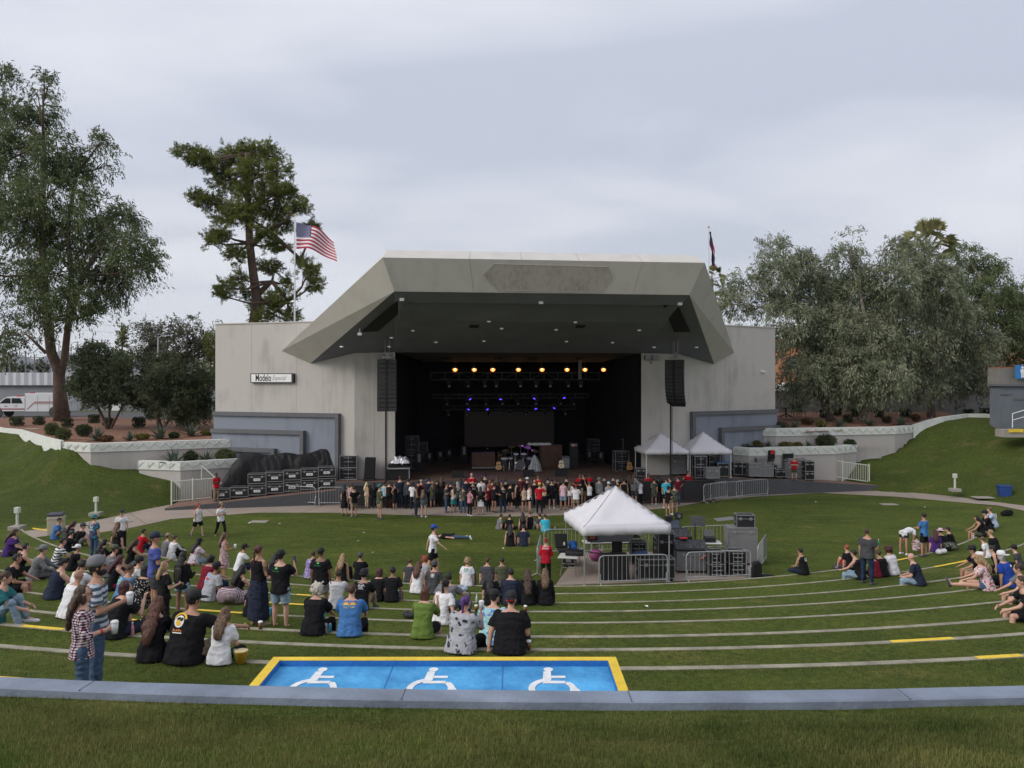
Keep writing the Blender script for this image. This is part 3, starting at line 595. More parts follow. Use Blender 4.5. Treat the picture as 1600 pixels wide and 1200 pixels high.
# screen
t = thing('projection_screen', 'large blank dark brown video screen hanging at the back of the stage', 'screen', (0, 0, 0))
a0, a1 = P(726, 698, 58.3), P(865, 697, 59.4); h_ = P(726, 643, 58.3).z-a0.z
b = B(); q = [a0, a1, a1+Vector((0, 0, h_)), a0+Vector((0, 0, h_))]; b.loft([q, [p+VX*.06 for p in q]]); fixn(obj('screen_surface', b, mat('screen_fabric', (.052, .042, .035), .85, .06, 2), t))
b = B()
for i in range(4): b.tube([q[i]-VX*.02, q[(i+1) % 4]-VX*.02], .035, 4)
obj('frame', b, BLK, t)
# speaker line arrays
def line_array(px0, px1, py0, py1, d, label, curve, n=12, rz=0):
 top = P((px0+px1)/2, py0, d); h = (py1-py0)/1200*d; w = (px1-px0)/1200*d
 t = thing('line_array', label, 'loudspeaker', top, YAW+rz)
 y = 0; z = 0; ch = h/n; ang = 0
 for i in range(n):
  ang = -curve*(max(0, i-3)/n)**1.6; b = B(); b.T = Matrix.Translation((0, y, z)) @ Matrix.Rotation(ang, 4, 'X')
  b.loft([[Vector(q) for q in ((-w/2, -.3, zq), (w/2, -.3, zq), (w*.36, .3, zq), (-w*.36, .3, zq))] for zq in (-ch*.97, 0)]); c = obj('cabinet', b, BLKM, t)
  b2 = B(); b2.T = b.T; b2.box((-w*.27, -.305, -ch*.48), (w*.40, .01, ch*.78)); b2.box((w*.27, -.305, -ch*.48), (w*.40, .01, ch*.78)); obj('grille', b2, mat('speaker_grille', (.022, .022, .024), .6, .3, 30), c)
  if i % 2 == 0:
   b3 = B(); b3.T = b.T; b3.box((-w/2-.008, -.2, -ch*.5), (.012, .12, ch*.35)); obj('bracket', b3, ALU, c)
  y -= math.sin(-ang)*-ch*1.0; z -= math.cos(ang)*ch
 b = B(); b.box((0, 0, .12), (w*.5, .5, .1)); b.cyl((-.12, 0, .1), (-.12, 0, 1.2), .03, n=5); b.cyl((.12, 0, .1), (.12, 0, 1.2), .03, n=5); b.box((0, 0, .3), (.2, .2, .25)); obj('rigging_frame', b, DSTEEL, t)
 return t
la = line_array(590, 620, 562, 643, 44.5, 'tall black loudspeaker array hanging left of the stage opening', .05, 12)
lb = line_array(1041, 1071, 562, 634, 46.3, 'black loudspeaker array curving inward at the bottom right of the stage opening', .9, 12, -.75)
def cable_pole(px, d, z1, label):
 x = (px-800)/1200*d
 t = thing('mast', label, 'mast', (x, d, -6.2)); b = B(); b.cyl((0, 0, 0), (0, 0, z1+6.2), .055, n=8); obj('pole', b, BLKM, t); b = B(); b.cyl((.11, 0, 0), (.11, 0, z1+6.2), .015, n=5); obj('cable', b, BLK, t)
cable_pole(603, 45.4, -1.9, 'thin black mast under the left hanging loudspeaker array'); cable_pole(1048, 46.6, -1.6, 'thin dark mast under the right hanging loudspeaker array behind the white tents')
for s, px, d in ((0, 603, 44.6), (1, 1048, 46.2)):
 p = P(px, 556, d); t = thing('hanging_cable', ('cables dropping from the soffit slot to the left array', 'cables dropping from the soffit slot to the right array')[s], 'cable', p); b = B()
 b.cyl((0, 0, 0), (0, 0, 1.6+.6*s), .012, n=4); b.cyl((.35, 0, 0), (.35, 0, 1.6+.6*s), .012, n=4); obj('cable', b, BLK, t)
# ---------------------------------------------------------------- planters
def band_panel(b, p, q, h):
 L_ = (q-p).length; n = max(2, int(L_/.62)); d = (q-p)/n; nrm = Vector((d.y, -d.x, 0)).normalized()
 if nrm.y > 0: nrm = -nrm
 for i in range(n):
  a = p+d*i; c = a+d*.5+Vector((0, 0, h*.36)); e = a+d
  w = .03
  for s_, e_ in ((a+Vector((0, 0, -h*.25)), c), (c, e+Vector((0, 0, -h*.25))), (a+Vector((0, 0, -h*.25)), a+Vector((0, 0, h*.25)))):
   b.tube([s_+nrm*.02, e_+nrm*.02], w, 4)
def planter(label, pts, zt, zb, bh=.52, th=.3):
 t = thing('planter_wall', label, 'planter'); pts = [Vector((p[0], p[1], 0)) for p in pts]
 def off(i):
  d = (pts[min(i+1, len(pts)-1)]-pts[max(i-1, 0)]).normalized(); return Vector((-d.y, d.x, 0))
 b = B(); b.loft([[pts[i]+off(i)*a+Vector((0, 0, z)) for a, z in ((0, zb), (0, zt-bh), (th, zt-bh), (th, zb))] for i in range(len(pts))]); fixn(obj('wall', b, PLWALL, t))
 b = B(); b.loft([[pts[i]+off(i)*a+Vector((0, 0, z)) for a, z in ((-.07, zt-bh), (-.07, zt), (th+.07, zt), (th+.07, zt-bh))] for i in range(len(pts))]); fixn(obj('band', b, PLBAND, t))
 b = B()
 for i in range(len(pts)-1): band_panel(b, pts[i]-off(i)*.06+Vector((0, 0, zt-bh/2)), pts[i+1]-off(i+1)*.06+Vector((0, 0, zt-bh/2)), bh)
 obj('relief', b, mat('band_relief', (.55, .57, .52), .8, .1), t); return t
ULP = [(-24.4, 44.1), (-23.65, 43.3), (-17.95, 49.3)]
c_ = [tuple(P(a, 0, d).xy) for a, d in ((0, 55), (32, 53), (70, 47.5), (96, 44.6))]
planter('upper left planter wall with white patterned band below the red gravel bed', [tuple(P(96, 0, 46.9).xy), tuple(P(142, 0, 46).xy), tuple(P(366, 0, 49.4).xy)], -3.95, -7.4)
planter('lower left planter wall with white patterned band behind the black tarp', [tuple(P(217, 0, 46.75).xy), tuple(P(282, 0, 46).xy), tuple(P(377, 0, 48).xy), tuple(P(388, 0, 49).xy)], -5.05, -7.5)
planter('upper right planter wall with white arched band below the big grey green trees', [tuple(P(1187, 0, 52.6).xy), tuple(P(1212, 0, 52.1).xy), tuple(P(1398, 0, 54.0).xy), tuple(P(1427, 0, 55.5).xy)], -3.45, -7.4)
planter('lower right planter wall with white patterned band behind the grey flight cases', [tuple(P(1146, 0, 51.0).xy), tuple(P(1170, 0, 50.3).xy), tuple(P(1305, 0, 51.5).xy), tuple(P(1338, 0, 53).xy)], -4.6, -7.5)
# curbs along the bank ridges
for nm, pl in (('ridge_kerb', [P(-80, 671, 62), P(0, 672, 57), P(15, 673, 56), P(32, 674.5, 55), P(50, 680, 52), P(70, 686, 49), P(85, 690, 47.8), P(98, 692.5, 46.9)]), ('ridge_kerb', [P(1425, 668, 55.5), P(1445, 661, 55.8), P(1470, 655, 56), P(1510, 650, 57), P(1540, 650, 57), P(1568, 652, 57)])):
 b = B(); b.loft([[p+Vector((0, 0, z))+Vector((0, a, 0)) for a, z in ((-.22, -.9), (-.22, .17), (.12, .17), (.12, -.9))] for p in pl]); fixn(struct(nm, b, PLBAND))
# soil in lower planters
for pl, z in (([tuple(P(222, 0, 47.0).xy), tuple(P(282, 0, 46.2).xy), tuple(P(377, 0, 48.2).xy), tuple(P(392, 0, 49.6).xy), (-17.9, 49.5)], -5.3), ([tuple(P(1150, 0, 51.2).xy), tuple(P(1170, 0, 50.5).xy), tuple(P(1305, 0, 51.7).xy), tuple(P(1340, 0, 53.1).xy), tuple(P(1398, 0, 53.8).xy), (18, 52.1), (15.5, 52.6)], -4.8)):
 sheet('planter_soil', None, z, SOIL, pl)
# ================================================================ people
SKIN = [mat('skin_fair', (.52, .30, .22), .6, .06, 8), mat('skin_tan', (.40, .215, .14), .6, .06, 8), mat('skin_brown', (.23, .12, .08), .6, .06, 8), mat('skin_dark', (.10, .055, .04), .6, .06, 8)]
HAIRC = {'black': (.012, .010, .010), 'brown': (.055, .030, .018), 'auburn': (.085, .032, .018), 'blonde': (.30, .20, .10), 'lightbrown': (.13, .075, .042), 'grey': (.30, .29, .28), 'white': (.48, .44, .38), 'purple': (.085, .03, .16), 'red': (.28, .06, .035), 'darkred': (.06, .015, .02), 'platinum': (.62, .50, .28), 'orange': (.45, .14, .04)}
CL = {'black': (.012, .012, .014), 'navy': (.022, .028, .05), 'white': (.68, .68, .70), 'grey': (.16, .16, .17), 'darkgrey': (.06, .062, .068), 'lightgrey': (.36, .37, .40), 'red': (.40, .012, .025), 'darkred': (.17, .015, .03), 'blue': (.06, .17, .40), 'steelblue': (.09, .19, .33), 'royal': (.02, .06, .32), 'cyan': (.05, .42, .55), 'teal': (.03, .16, .17), 'green': (.12, .18, .04), 'olive': (.075, .08, .05), 'khaki': (.26, .20, .13), 'denim': (.06, .10, .17), 'lightdenim': (.21, .29, .37), 'darkdenim': (.02, .035, .07), 'purple': (.07, .03, .16), 'pink': (.45, .20, .26), 'palepink': (.60, .42, .50), 'beige': (.46, .36, .26), 'mauve': (.24, .13, .16), 'yellow': (.55, .42, .10), 'paleyellow': (.60, .52, .30), 'orange': (.5, .14, .03), 'paleblue': (.38, .47, .60), 'indigo': (.075, .095, .30), 'cream': (.55, .50, .42), 'maroon': (.15, .03, .04), 'mint': (.30, .45, .40)}
def cloth(name):
 key = 'cloth_'+name
 if key in MATS: return MATS[key]
 pat = None
 if ':' in name: name, pat = name.split(':')
 c = CL[name]; m = mat(key, c, .92, .22, 6, .8, bscale=8, spec=.15)
 if pat:
  Nn, Ll, b = nodes_of(m); tc = Nn.new('ShaderNodeTexCoord')
  def setc(f, c1, c2, pos=(.48, .52)):
   r = Nn.new('ShaderNodeValToRGB'); Ll.new(f, r.inputs[0]); r.color_ramp.elements[0].position = pos[0]; r.color_ramp.elements[1].position = pos[1]
   r.color_ramp.elements[0].color = (*c1, 1); r.color_ramp.elements[1].color = (*c2, 1); Ll.new(r.outputs[0], b.inputs['Base Color']); return r
  def wave(direction, sc, dist=0):
   w = Nn.new('ShaderNodeTexWave'); w.bands_direction = direction; w.inputs['Scale'].default_value = sc; w.inputs['Distortion'].default_value = dist; Ll.new(tc.outputs['Object'], w.inputs['Vector']); return w.outputs['Fac']
  if pat == 'plaid':
   a = wave('X', 10); z = wave('Z', 10)
   mm = Nn.new('ShaderNodeMath'); mm.operation = 'MINIMUM'; Ll.new(a, mm.inputs[0]); Ll.new(z, mm.inputs[1])
   mx = Nn.new('ShaderNodeMath'); mx.operation = 'MAXIMUM'; Ll.new(a, mx.inputs[0]); Ll.new(z, mx.inputs[1])
   ad = Nn.new('ShaderNodeMath'); ad.operation = 'MULTIPLY_ADD'; Ll.new(mm.outputs[0], ad.inputs[0]); ad.inputs[1].default_value = .6;
   sc_ = Nn.new('ShaderNodeMath'); sc_.operation = 'MULTIPLY'; Ll.new(mx.outputs[0], sc_.inputs[0]); sc_.inputs[1].default_value = .4; Ll.new(sc_.outputs[0], ad.inputs[2])
   r = setc(ad.outputs[0], (.035, .012, .03), (.60, .54, .56), (.22, .62)); q = r.color_ramp.elements.new(.42); q.color = (.22, .10, .14, 1)
  elif pat == 'stripes': setc(wave('Z', 4.2, 1.5), (.07, .09, .13), (.42, .47, .52), (.4, .6))
  elif pat == 'zebra': setc(wave('Z', 3.5, 6), (.03, .03, .03), c, (.4, .5))
  elif pat == 'lines': setc(wave('Z', 9, .6), (.12, .12, .12), c, (.1, .25))
  elif pat == 'floral':
   v = Nn.new('ShaderNodeTexVoronoi'); v.inputs['Scale'].default_value = 26; Ll.new(tc.outputs['Object'], v.inputs['Vector']); setc(v.outputs['Distance'], (.65, .62, .58), c, (.22, .30))
  elif pat == 'spots':
   v = Nn.new('ShaderNodeTexNoise'); v.inputs['Scale'].default_value = 11; v.inputs['Detail'].default_value = 2; Ll.new(tc.outputs['Object'], v.inputs['Vector']); setc(v.outputs['Fac'], c, (.03, .03, .05), (.60, .64))
  elif pat in ('tie', 'tiepurple', 'tieteal', 'camo', 'print'):
   pal = {'tie': ((.22, .48, .50), (.10, .22, .50), (.45, .62, .58)), 'tiepurple': ((.28, .22, .42), (.42, .40, .50), (.16, .10, .30)), 'tieteal': ((.03, .22, .26), (.12, .05, .20), (.02, .05, .06)), 'camo': ((.06, .07, .05), (.20, .21, .16), (.03, .035, .03)), 'print': ((c), (.30, .08, .10), (.70, .60, .58))}[pat]
   v = Nn.new('ShaderNodeTexNoise'); v.inputs['Scale'].default_value = 6 if pat != 'print' else 12; v.inputs['Detail'].default_value = 3; v.inputs['Distortion'].default_value = 1.5; Ll.new(tc.outputs['Object'], v.inputs['Vector'])
   r = setc(v.outputs['Fac'], pal[0], pal[1], (.4, .58)); q = r.color_ramp.elements.new(.5); q.color = (*pal[2], 1)
 return m
def hairm(n):
 k = 'hair_'+n
 if k in MATS: return MATS[k]
 c = HAIRC[n]; m = mat(k, c, .62, .01, 1); Nn, Ll, b = nodes_of(m); tc = Nn.new('ShaderNodeTexCoord'); mp = Nn.new('ShaderNodeMapping'); mp.inputs[3].default_value = (1, 1, .10); Ll.new(tc.outputs['Object'], mp.inputs[0]); z = Nn.new('ShaderNodeTexNoise'); z.inputs['Scale'].default_value = 55; z.inputs['Detail'].default_value = 4; Ll.new(mp.outputs[0], z.inputs['Vector'])
 r = Nn.new('ShaderNodeValToRGB'); Ll.new(z.outputs['Fac'], r.inputs[0]); r.color_ramp.elements[0].position = .35; r.color_ramp.elements[1].position = .68; r.color_ramp.elements[0].color = (*[v*.45 for v in c], 1); r.color_ramp.elements[1].color = (*[min(1, v*1.55) for v in c], 1); Ll.new(r.outputs[0], b.inputs['Base Color']); bp = Nn.new('ShaderNodeBump'); Ll.new(z.outputs['Fac'], bp.inputs['Height']); bp.inputs['Strength'].default_value = .8; bp.inputs['Distance'].default_value = .02; Ll.new(bp.outputs[0], b.inputs['Normal']); return m
def shoem(n): return mat('shoe_'+n, CL[n], .6, .1, 8)
QUEUE = []     # (object, voxel)
def queue(name, b, m, parent, vox, it=2):
 o = obj(name, b, m, parent); md = o.modifiers.new('r', 'REMESH'); md.mode = 'VOXEL'; md.voxel_size = vox; md.use_smooth_shade = True
 sm = o.modifiers.new('s', 'SMOOTH'); sm.iterations = it; sm.factor = .5; QUEUE.append(o); return o
def flush():
 bpy.context.view_layer.update(); dg = bpy.context.evaluated_depsgraph_get(); new = []
 for o in QUEUE: new.append(bpy.data.meshes.new_from_object(o.evaluated_get(dg)))
 for o, me in zip(QUEUE, new):
  old = o.data; nm = old.name; mats_ = list(old.materials); o.modifiers.clear(); o.data = me; bpy.data.meshes.remove(old); me.name = nm
  if not me.materials:
   for q in mats_: me.materials.append(q)
  me.polygons.foreach_set('use_smooth', [True]*len(me.polygons))
  kd = nm.split('.')[0]
  if kd in ('hair', 'top', 'dress', 'trousers', 'shorts', 'skirt', 'beard') and len(me.vertices) > 30:
   hr = kd in ('hair', 'beard'); sd = len(nm)*1.7+len(me.vertices)*.013
   n = len(me.vertices); C = np.empty(n*3); Nv = np.empty(n*3); me.vertices.foreach_get('co', C); me.vertices.foreach_get('normal', Nv); C = C.reshape(-1, 3); A = np.empty(n); nz_ = noise.noise
   for q, (x, y, z) in enumerate(C.tolist()):
    if hr: A[q] = .012*nz_((x*28+sd, y*28, z*6))+.010*nz_((x*9, y*9+sd, z*7))
    else: A[q] = max(-.005, .013*(.45-abs(nz_((x*5+sd, y*5, z*11))*1.8))+.005*nz_((x*16, y*16+sd, z*22)))+.001
   C = C+Nv.reshape(-1, 3)*A[:, None]; me.vertices.foreach_set('co', C.ravel())
   me.update()
 QUEUE.clear()
ARMS = {'down': ((.16, .02, -1), (.03, .16, -1)), 'cup': ((.16, .12, -1), (-.25, 1, .2)), 'cup2': ((.2, .25, -1), (-.35, 1, .35)), 'phone': ((.25, .7, -.75), (-.45, .55, .9)), 'drink': ((.45, .75, -.5), (-.75, .35, .75)),
  'hips': ((.75, -.12, -.75), (-.75, .15, -.6)), 'cross': ((.15, .25, -1), (-1, .35, .12)), 'knees': ((.14, .8, -.75), (-.22, .95, -.25)), 'lap': ((.12, .4, -1), (-.45, .9, -.1)), 'back': ((.35, -.65, -.75), (.05, -.15, -1)),
  'up': ((.35, .3, .8), (-.05, .25, 1)), 'swing': ((.35, .65, -.9), (.1, .8, -.6)), 'swingb': ((.3, -.6, -.9), (.15, -.15, -1)), 'ground': ((.3, -.15, -1), (.1, -.1, -1)), 'lean': ((.3, .75, -.5), (-.2, .9, .05)), 'face': ((.15, .75, -.65), (-.2, .3, 1)), 'fold': ((.2, .1, -1), (-.9, .55, .25)), 'bend': ((.1, .6, -.9), (0, .5, -1)), 'point': ((.6, .6, -.3), (.5, .8, -.1))}
LEGS = {'stand': ((.07, .02, -1), (.02, -.03, -1)), 'wide': ((.2, .02, -1), (.08, -.03, -1)), 'fwd': ((.05, .42, -1), (.02, .05, -1)), 'rear': ((.05, -.28, -1), (.02, -.55, -.9)), 'sit': ((.22, 1, .04), (.02, .02, -1)), 'sitw': ((.45, 1, .05), (.05, .05, -1)),
  'up': ((.2, .72, .62), (.02, .30, -1)), 'cross': ((.85, .75, .12), (-1, .25, -.12)), 'ext': ((.14, 1, .02), (.08, 1, -.1)), 'kneel': ((.1, .5, -.8), (0, -1, -.05)), 'bend': ((.1, -.12, -1), (.02, .02, -1)), 'lie': ((.08, 0, -1), (.02, 0, -1)), 'liek': ((.1, .75, -.8), (0, -.65, -.9))}
def person(pos, face, pose, top, bottom, hair, label, h=1.74, fat=1.0, skin=0, fem=False, arms=('down', 'down'), legs=None, sleeve='tee', shoes='darkgrey', hat=None, hatc='black', head=(0, 0), lean=None, group=None, vox=.03, lod=1, blen='pants', hold=None, extra=None, side=0):
 k = h/1.74; v_ = Vector
 sx = {'stand': 0, 'walk': 0, 'kerb': 1, 'ground': 1, 'cross': 1, 'bend': 0, 'lie': 2, 'kneel': 0}[pose]
 legs = legs or {'stand': ('stand', 'stand'), 'walk': ('fwd', 'rear'), 'kerb': ('sit', 'sit'), 'ground': ('up', 'up'), 'cross': ('cross', 'cross'), 'bend': ('bend', 'bend'), 'lie': ('lie', 'liek'), 'kneel': ('kneel', 'kneel')}[pose]
 lean1, lean2 = lean or {'stand': (0, 2), 'walk': (4, 4), 'kerb': (10, 28), 'ground': (6, 26), 'cross': (4, 24), 'bend': (75, 88), 'lie': (0, 0), 'kneel': (6, 8)}[pose]
 t = thing('person', label, 'person', pos, R(-face), group)
 if pose == 'lie': t.rotation_euler = (R(-90), 0, R(-face))
 def D(vec, s): return v_((vec[0]*s, vec[1], vec[2])).normalized()
 TH, SHN, UA, FA = .43*k, .41*k, .285*k, .25*k
 hipz = {0: TH+SHN+.075*k, 1: .105*k, 2: 0}[sx]
 if pose == 'walk': hipz -= .055*k
 if pose == 'kneel': hipz = .47*k
 if pose == 'bend': hipz = .90*k
 pelvis = v_((0, 0, hipz))
 f1 = v_((0, math.sin(R(lean1)), math.cos(R(lean1)))); f2 = v_((0, math.sin(R(lean2)), math.cos(R(lean2))))
 waist = pelvis+f1*.20*k; chest = waist+f1.lerp(f2, .6).normalized()*.20*k; neck = chest+f2*.115*k; X = v_((1, 0, 0))
 sw = (.172 if fem else .192)*k*(1+(fat-1)*.4); hw = .095*k*(1+(fat-1)*.5); fn_ = f2.cross(X)*-1
 fwd2 = X.cross(f2)*-1 if X.cross(f2).y < 0 else X.cross(f2)
 bodyskin = SKIN[skin]
 def frame(d): fr = X.cross(d); return fr if fr.y > 0 or abs(fr.y) < .3 and fr.z < 0 else -fr
 def torso(b, inf, z0=-.09, ztop=1.0, flare=0):
  W_ = (.150, .150, .135, .150, .165, .135, .06) if fem else (.150, .152, .150, .160, .182, .155, .062)
  Dp = (.115, .112, .095, .105, .112, .085, .055); cs = [pelvis+f1*z0*k, pelvis+f1*.05*k, waist, waist.lerp(chest, .5), chest, neck-f2*.03*k, neck+f2*.035*k]
  if ztop < 1: cs = cs[:-1];
  rings = []
  for i, c in enumerate(cs):
   d = f1 if i < 3 else (f1.lerp(f2, .5).normalized() if i == 3 else f2); fr = X.cross(d); fr = -fr if fr.y < 0 and abs(fr.y) > 1e-3 else fr
   fk = fat if i < 4 else 1+(fat-1)*.5
   if inf > 0 and i < 2 and pose in ('kerb', 'ground', 'cross'): dd_ = .022
   else: dd_ = 0
   w = W_[i]*k*(fk if i < 4 else 1+(fat-1)*.35)+inf*(1 if i < 6 else .4); dd = Dp[i]*k*fk+inf*(1 if i < 6 else .4)+dd_; w += dd_
   if i == 0: w += flare; dd += flare
   belly = v_((0, 0, 0))
   if i in (1, 2, 3) and fat > 1.1: belly = fr*.035*(fat-1)
   rings.append([c+belly+X*(w*math.copysign(abs(math.cos(a))**.8, math.cos(a)))+fr*(dd*math.copysign(abs(math.sin(a))**.8, math.sin(a))) for a in [2*math.pi*q/14 for q in range(14)]])
  b.loft(rings)
  if fem and inf < .03 and i > 3:
   for s in (-1, 1): b.ell(chest+X*s*.065*k+fr*(.075*k)-f2*.03*k, (.062*k+inf*.5,)*3, 8, 6)
 # joints
 J = {}
 for s, L_, A_ in ((-1, legs[0], arms[0]), (1, legs[1], arms[1])):
  hp = pelvis+X*s*hw-f1*.01; kn = hp+D(LEGS[L_][0], s)*TH; an = kn+D(LEGS[L_][1], s)*SHN
  sh = neck-f2*.055*k+X*s*sw
  a, f = ARMS[A_]; T2 = Matrix.Rotation(-R(lean2*.35 if pose != 'bend' else 55), 4, 'X')
  el = sh+(T2 @ D(a, s))*UA; wr = el+(T2 @ D(f, s))*FA; J[s] = (hp, kn, an, sh, el, wr, (wr-el).normalized(), LEGS[L_])
 b = B(); torso(b, 0)
 hy, hp_ = R(head[0]), R(head[1]); nk2 = neck+f2*.075*k+v_((0, 0, .02*k))
 HM = Matrix.Rotation(-hy, 4, 'Z') @ Matrix.Rotation(-R(lean2*.25)-hp_, 4, 'X')
 hc = neck+f2.lerp(v_((0, 0, 1)), .6).normalized()*.175*k+v_((0, .012, 0))
 if pose == 'bend': hc = neck+v_((0, .13, -.06)); HM = Matrix.Rotation(-R(50), 4, 'X')
 if pose == 'lie': HM = Matrix.Identity(4); hc = neck+v_((0, 0, .175*k))
 b.cyl(neck-f2*.03*k, hc-v_((0, 0, .03)), .056*k, .052*k, 10)
 hd = lambda q: hc+(HM @ v_(q))*k
 b.ell(hd((0, -.008, .018)), (.074*k, .094*k, .098*k), 12, 9, HM); b.ell(hd((0, .025, -.055)), (.054*k, .062*k, .062*k), 10, 7, HM)
 b.ell(hd((0, .093, -.012)), (.014*k, .020*k, .026*k), 6, 5, HM)
 for s in (-1, 1): b.ell(hd((s*.076, -.005, 0)), (.012*k, .022*k, .032*k), 6, 5, HM)
 fatl = 1+(fat-1)*.55
 for s in (-1, 1):
  hp, kn, an, sh, el, wr, fd, lg = J[s]
  b.cap2(hp, kn, .085*k*fatl, .055*k*fatl); b.cap2(kn, kn.lerp(an, .35), .052*k*fatl, .056*k*fatl); b.cap2(kn.lerp(an, .35), an, .054*k*fatl, .036*k)
  b.cap2(sh-X*s*.03, el, .053*k*fatl, .040*k*fatl); b.cap2(el, wr, .039*k*fatl, .027*k)
  hnd = wr+fd*.05*k; q = fd.orthogonal().normalized(); q = X-fd*X.dot(fd) if abs(fd.x) < .9 else v_((0, 1, 0))-fd*fd.y; q.normalize(); q2 = fd.cross(q)
  b.ell(hnd, (.038*k, .022*k, .048*k), 8, 6, Matrix((q.to_4d(), q2.to_4d(), fd.to_4d(), (0, 0, 0, 1))).transposed() if False else fd.to_track_quat('Z', 'X').to_matrix().to_4x4())
  if lod == 1:
   b.cap2(hnd+fd*.03, hnd+fd*.085*k, .02*k, .014*k)
  else:
   curl = (v_((0, 0, -1))-fd*(-fd.z)); curl = curl.normalized() if curl.length > .2 else q2
   inner = -X*s; inner = (inner-fd*inner.dot(fd)); inner = inner.normalized() if inner.length > .1 else q
   axis = curl.cross(fd).normalized() if abs(fd.z) < .8 else q
   for i, ln in enumerate((.9, 1.0, .95, .78)):
    p0 = hnd+fd*.035+v_((0, 0, (.030-.020*i)*k)) if hold else hnd+fd*.035+q*(.028-.019*i)*k
    bendd = inner if hold else q2
    p1 = p0+(fd*.8+bendd*.45).normalized()*.038*ln; p2 = p1+(fd*.25+bendd*.95).normalized()*.03*ln; p3 = p2+(bendd*.8-fd*.5).normalized()*.02*ln
    b.cap2(p0, p1, .0095, .009); b.cap2(p1, p2, .009, .0085); b.cap2(p2, p3, .0085, .0075)
   p0 = wr+fd*.025+v_((0, 0, .022)); p1 = p0+(fd*.7+inner*.3+v_((0, 0, .45))).normalized()*.04; p2 = p1+(fd*.5+inner*.8).normalized()*.032; b.cap2(p0, p1, .012, .011); b.cap2(p1, p2, .011, .0085)
  fdir = v_((0, 1, 0)) if lg[1][2] < -.5 or True else v_((0, 0, 1))
  if lg is LEGS['ext']: fdir = v_((0, .35, 1))
  if lg is LEGS['kneel']: fdir = v_((0, -1, -.2))
  if lg is LEGS['rear']: fdir = v_((0, .75, -.8))
  if pose == 'lie': fdir = v_((0, .9, -.4))
  fdir.normalize(); J[s] = J[s]+(fdir,)
  b.cap2(an, an+fdir*.13*k-v_((0, 0, .035*k)), .036*k, .026*k)
 queue('body', b, bodyskin, t, vox*(.8 if lod > 1 else 1))
 # clothes
 inf = .014+.004*(fat > 1.2)+(.004 if vox > .025 else 0)
 if top:
  b = B(); dress = sleeve in ('dress', 'dresslong')
  torso(b, inf, -.12 if not dress else -.1, .9, .022)
  if dress:
   zl = .62 if sleeve == 'dress' else .95
   b.loft([[pelvis+v_((0, 0, .1*k))+v_(((.15*fat*k+inf)*math.cos(a), (.115*fat*k+inf)*math.sin(a), 0)) for a in [2*math.pi*q/14 for q in range(14)]], [pelvis-v_((0, 0, .12*k))+v_(((.19*fat*k)*math.cos(a), (.16*fat*k)*math.sin(a), 0)) for a in [2*math.pi*q/14 for q in range(14)]], [pelvis-v_((0, 0, zl*.75*k))+v_(((.24*fat*k)*math.cos(a), (.20*fat*k)*math.sin(a), 0)) for a in [2*math.pi*q/14 for q in range(14)]]])
  for s in (-1, 1):
   hp, kn, an, sh, el, wr, fd, lg, fdir = J[s]
   if sleeve in ('tee', ): b.cap2(sh-X*s*.03, sh.lerp(el, .35), .064*k*fatl+.006, .066*k*fatl); b.cyl(sh.lerp(el, .3), sh.lerp(el, .68), .066*k*fatl, .066*k*fatl+.008, 12)
   elif sleeve in ('long',): b.cap2(sh-X*s*.03, el, .064*k*fatl+.006, .054*k*fatl); b.cap2(el, el.lerp(wr, .92), .052*k*fatl, .042*k)
   elif sleeve == 'roll': b.cap2(sh-X*s*.03, el, .064*k*fatl+.006, .056*k*fatl); b.cap2(el, el.lerp(wr, .25), .054*k*fatl, .050*k)
   elif sleeve in ('tank', 'dress', 'dresslong'): b.cyl(sh-X*s*.075-f2*.01, sh-X*s*.085+f2*.035, .045*k, .035*k, 8)
  tp = queue('top' if not dress else 'dress', b, cloth(top), t, vox)
  t['_top'] = tp.name
 if bottom:
  b = B(); sk = blen in ('skirt', 'longskirt')
  rings = []
  for z0, w, dd in ((-.10, .140, .108), (0, .150, .114), (.10, .146, .106)):
   c = pelvis+f1*z0*k; fr = X.cross(f1); fr = fr if fr.y > 0 else -fr
   rings.append([c+X*((w*fat*k*.97+.006)*math.cos(a))+fr*((dd*fat*k*.95+.006)*math.sin(a)) for a in [2*math.pi*q/14 for q in range(14)]])
  b.loft(rings)
  if sk:
   zl = .40 if blen == 'skirt' else .78
   b.loft([[pelvis-v_((0, 0, zz*k))+v_(((w*fat*k)*math.cos(a)*(1+.05*math.sin(a*7)), (w*.82*fat*k)*math.sin(a), 0)) for a in [2*math.pi*q/20 for q in range(20)]] for zz, w in ((-.08, .16), (.15, .20), (zl, .235))])
  else:
   for s in (-1, 1):
    hp, kn, an, sh, el, wr, fd, lg, fdir = J[s]
    if blen == 'pants': b.cap2(hp, kn, .096*k*fatl, .070*k*fatl); b.cap2(kn, an+(kn-an)*.06, .069*k*fatl, .056*k)
    else:
     e_ = {'shorts': .82, 'short': .42, 'long': 1.0}[blen]; b.cap2(hp, hp.lerp(kn, .3), .098*k*fatl, .096*k*fatl); b.cyl(hp.lerp(kn, .2), hp.lerp(kn, e_), .097*k*fatl, .086*k*fatl+.012, 12)
     if blen == 'long': b.cyl(kn, kn.lerp(an, .2), .08*k, .082*k, 12); b.ell(kn, (.08*k,)*3)
  queue('trousers' if blen == 'pants' else ('skirt' if sk else 'shorts'), b, cloth(bottom), t, vox)
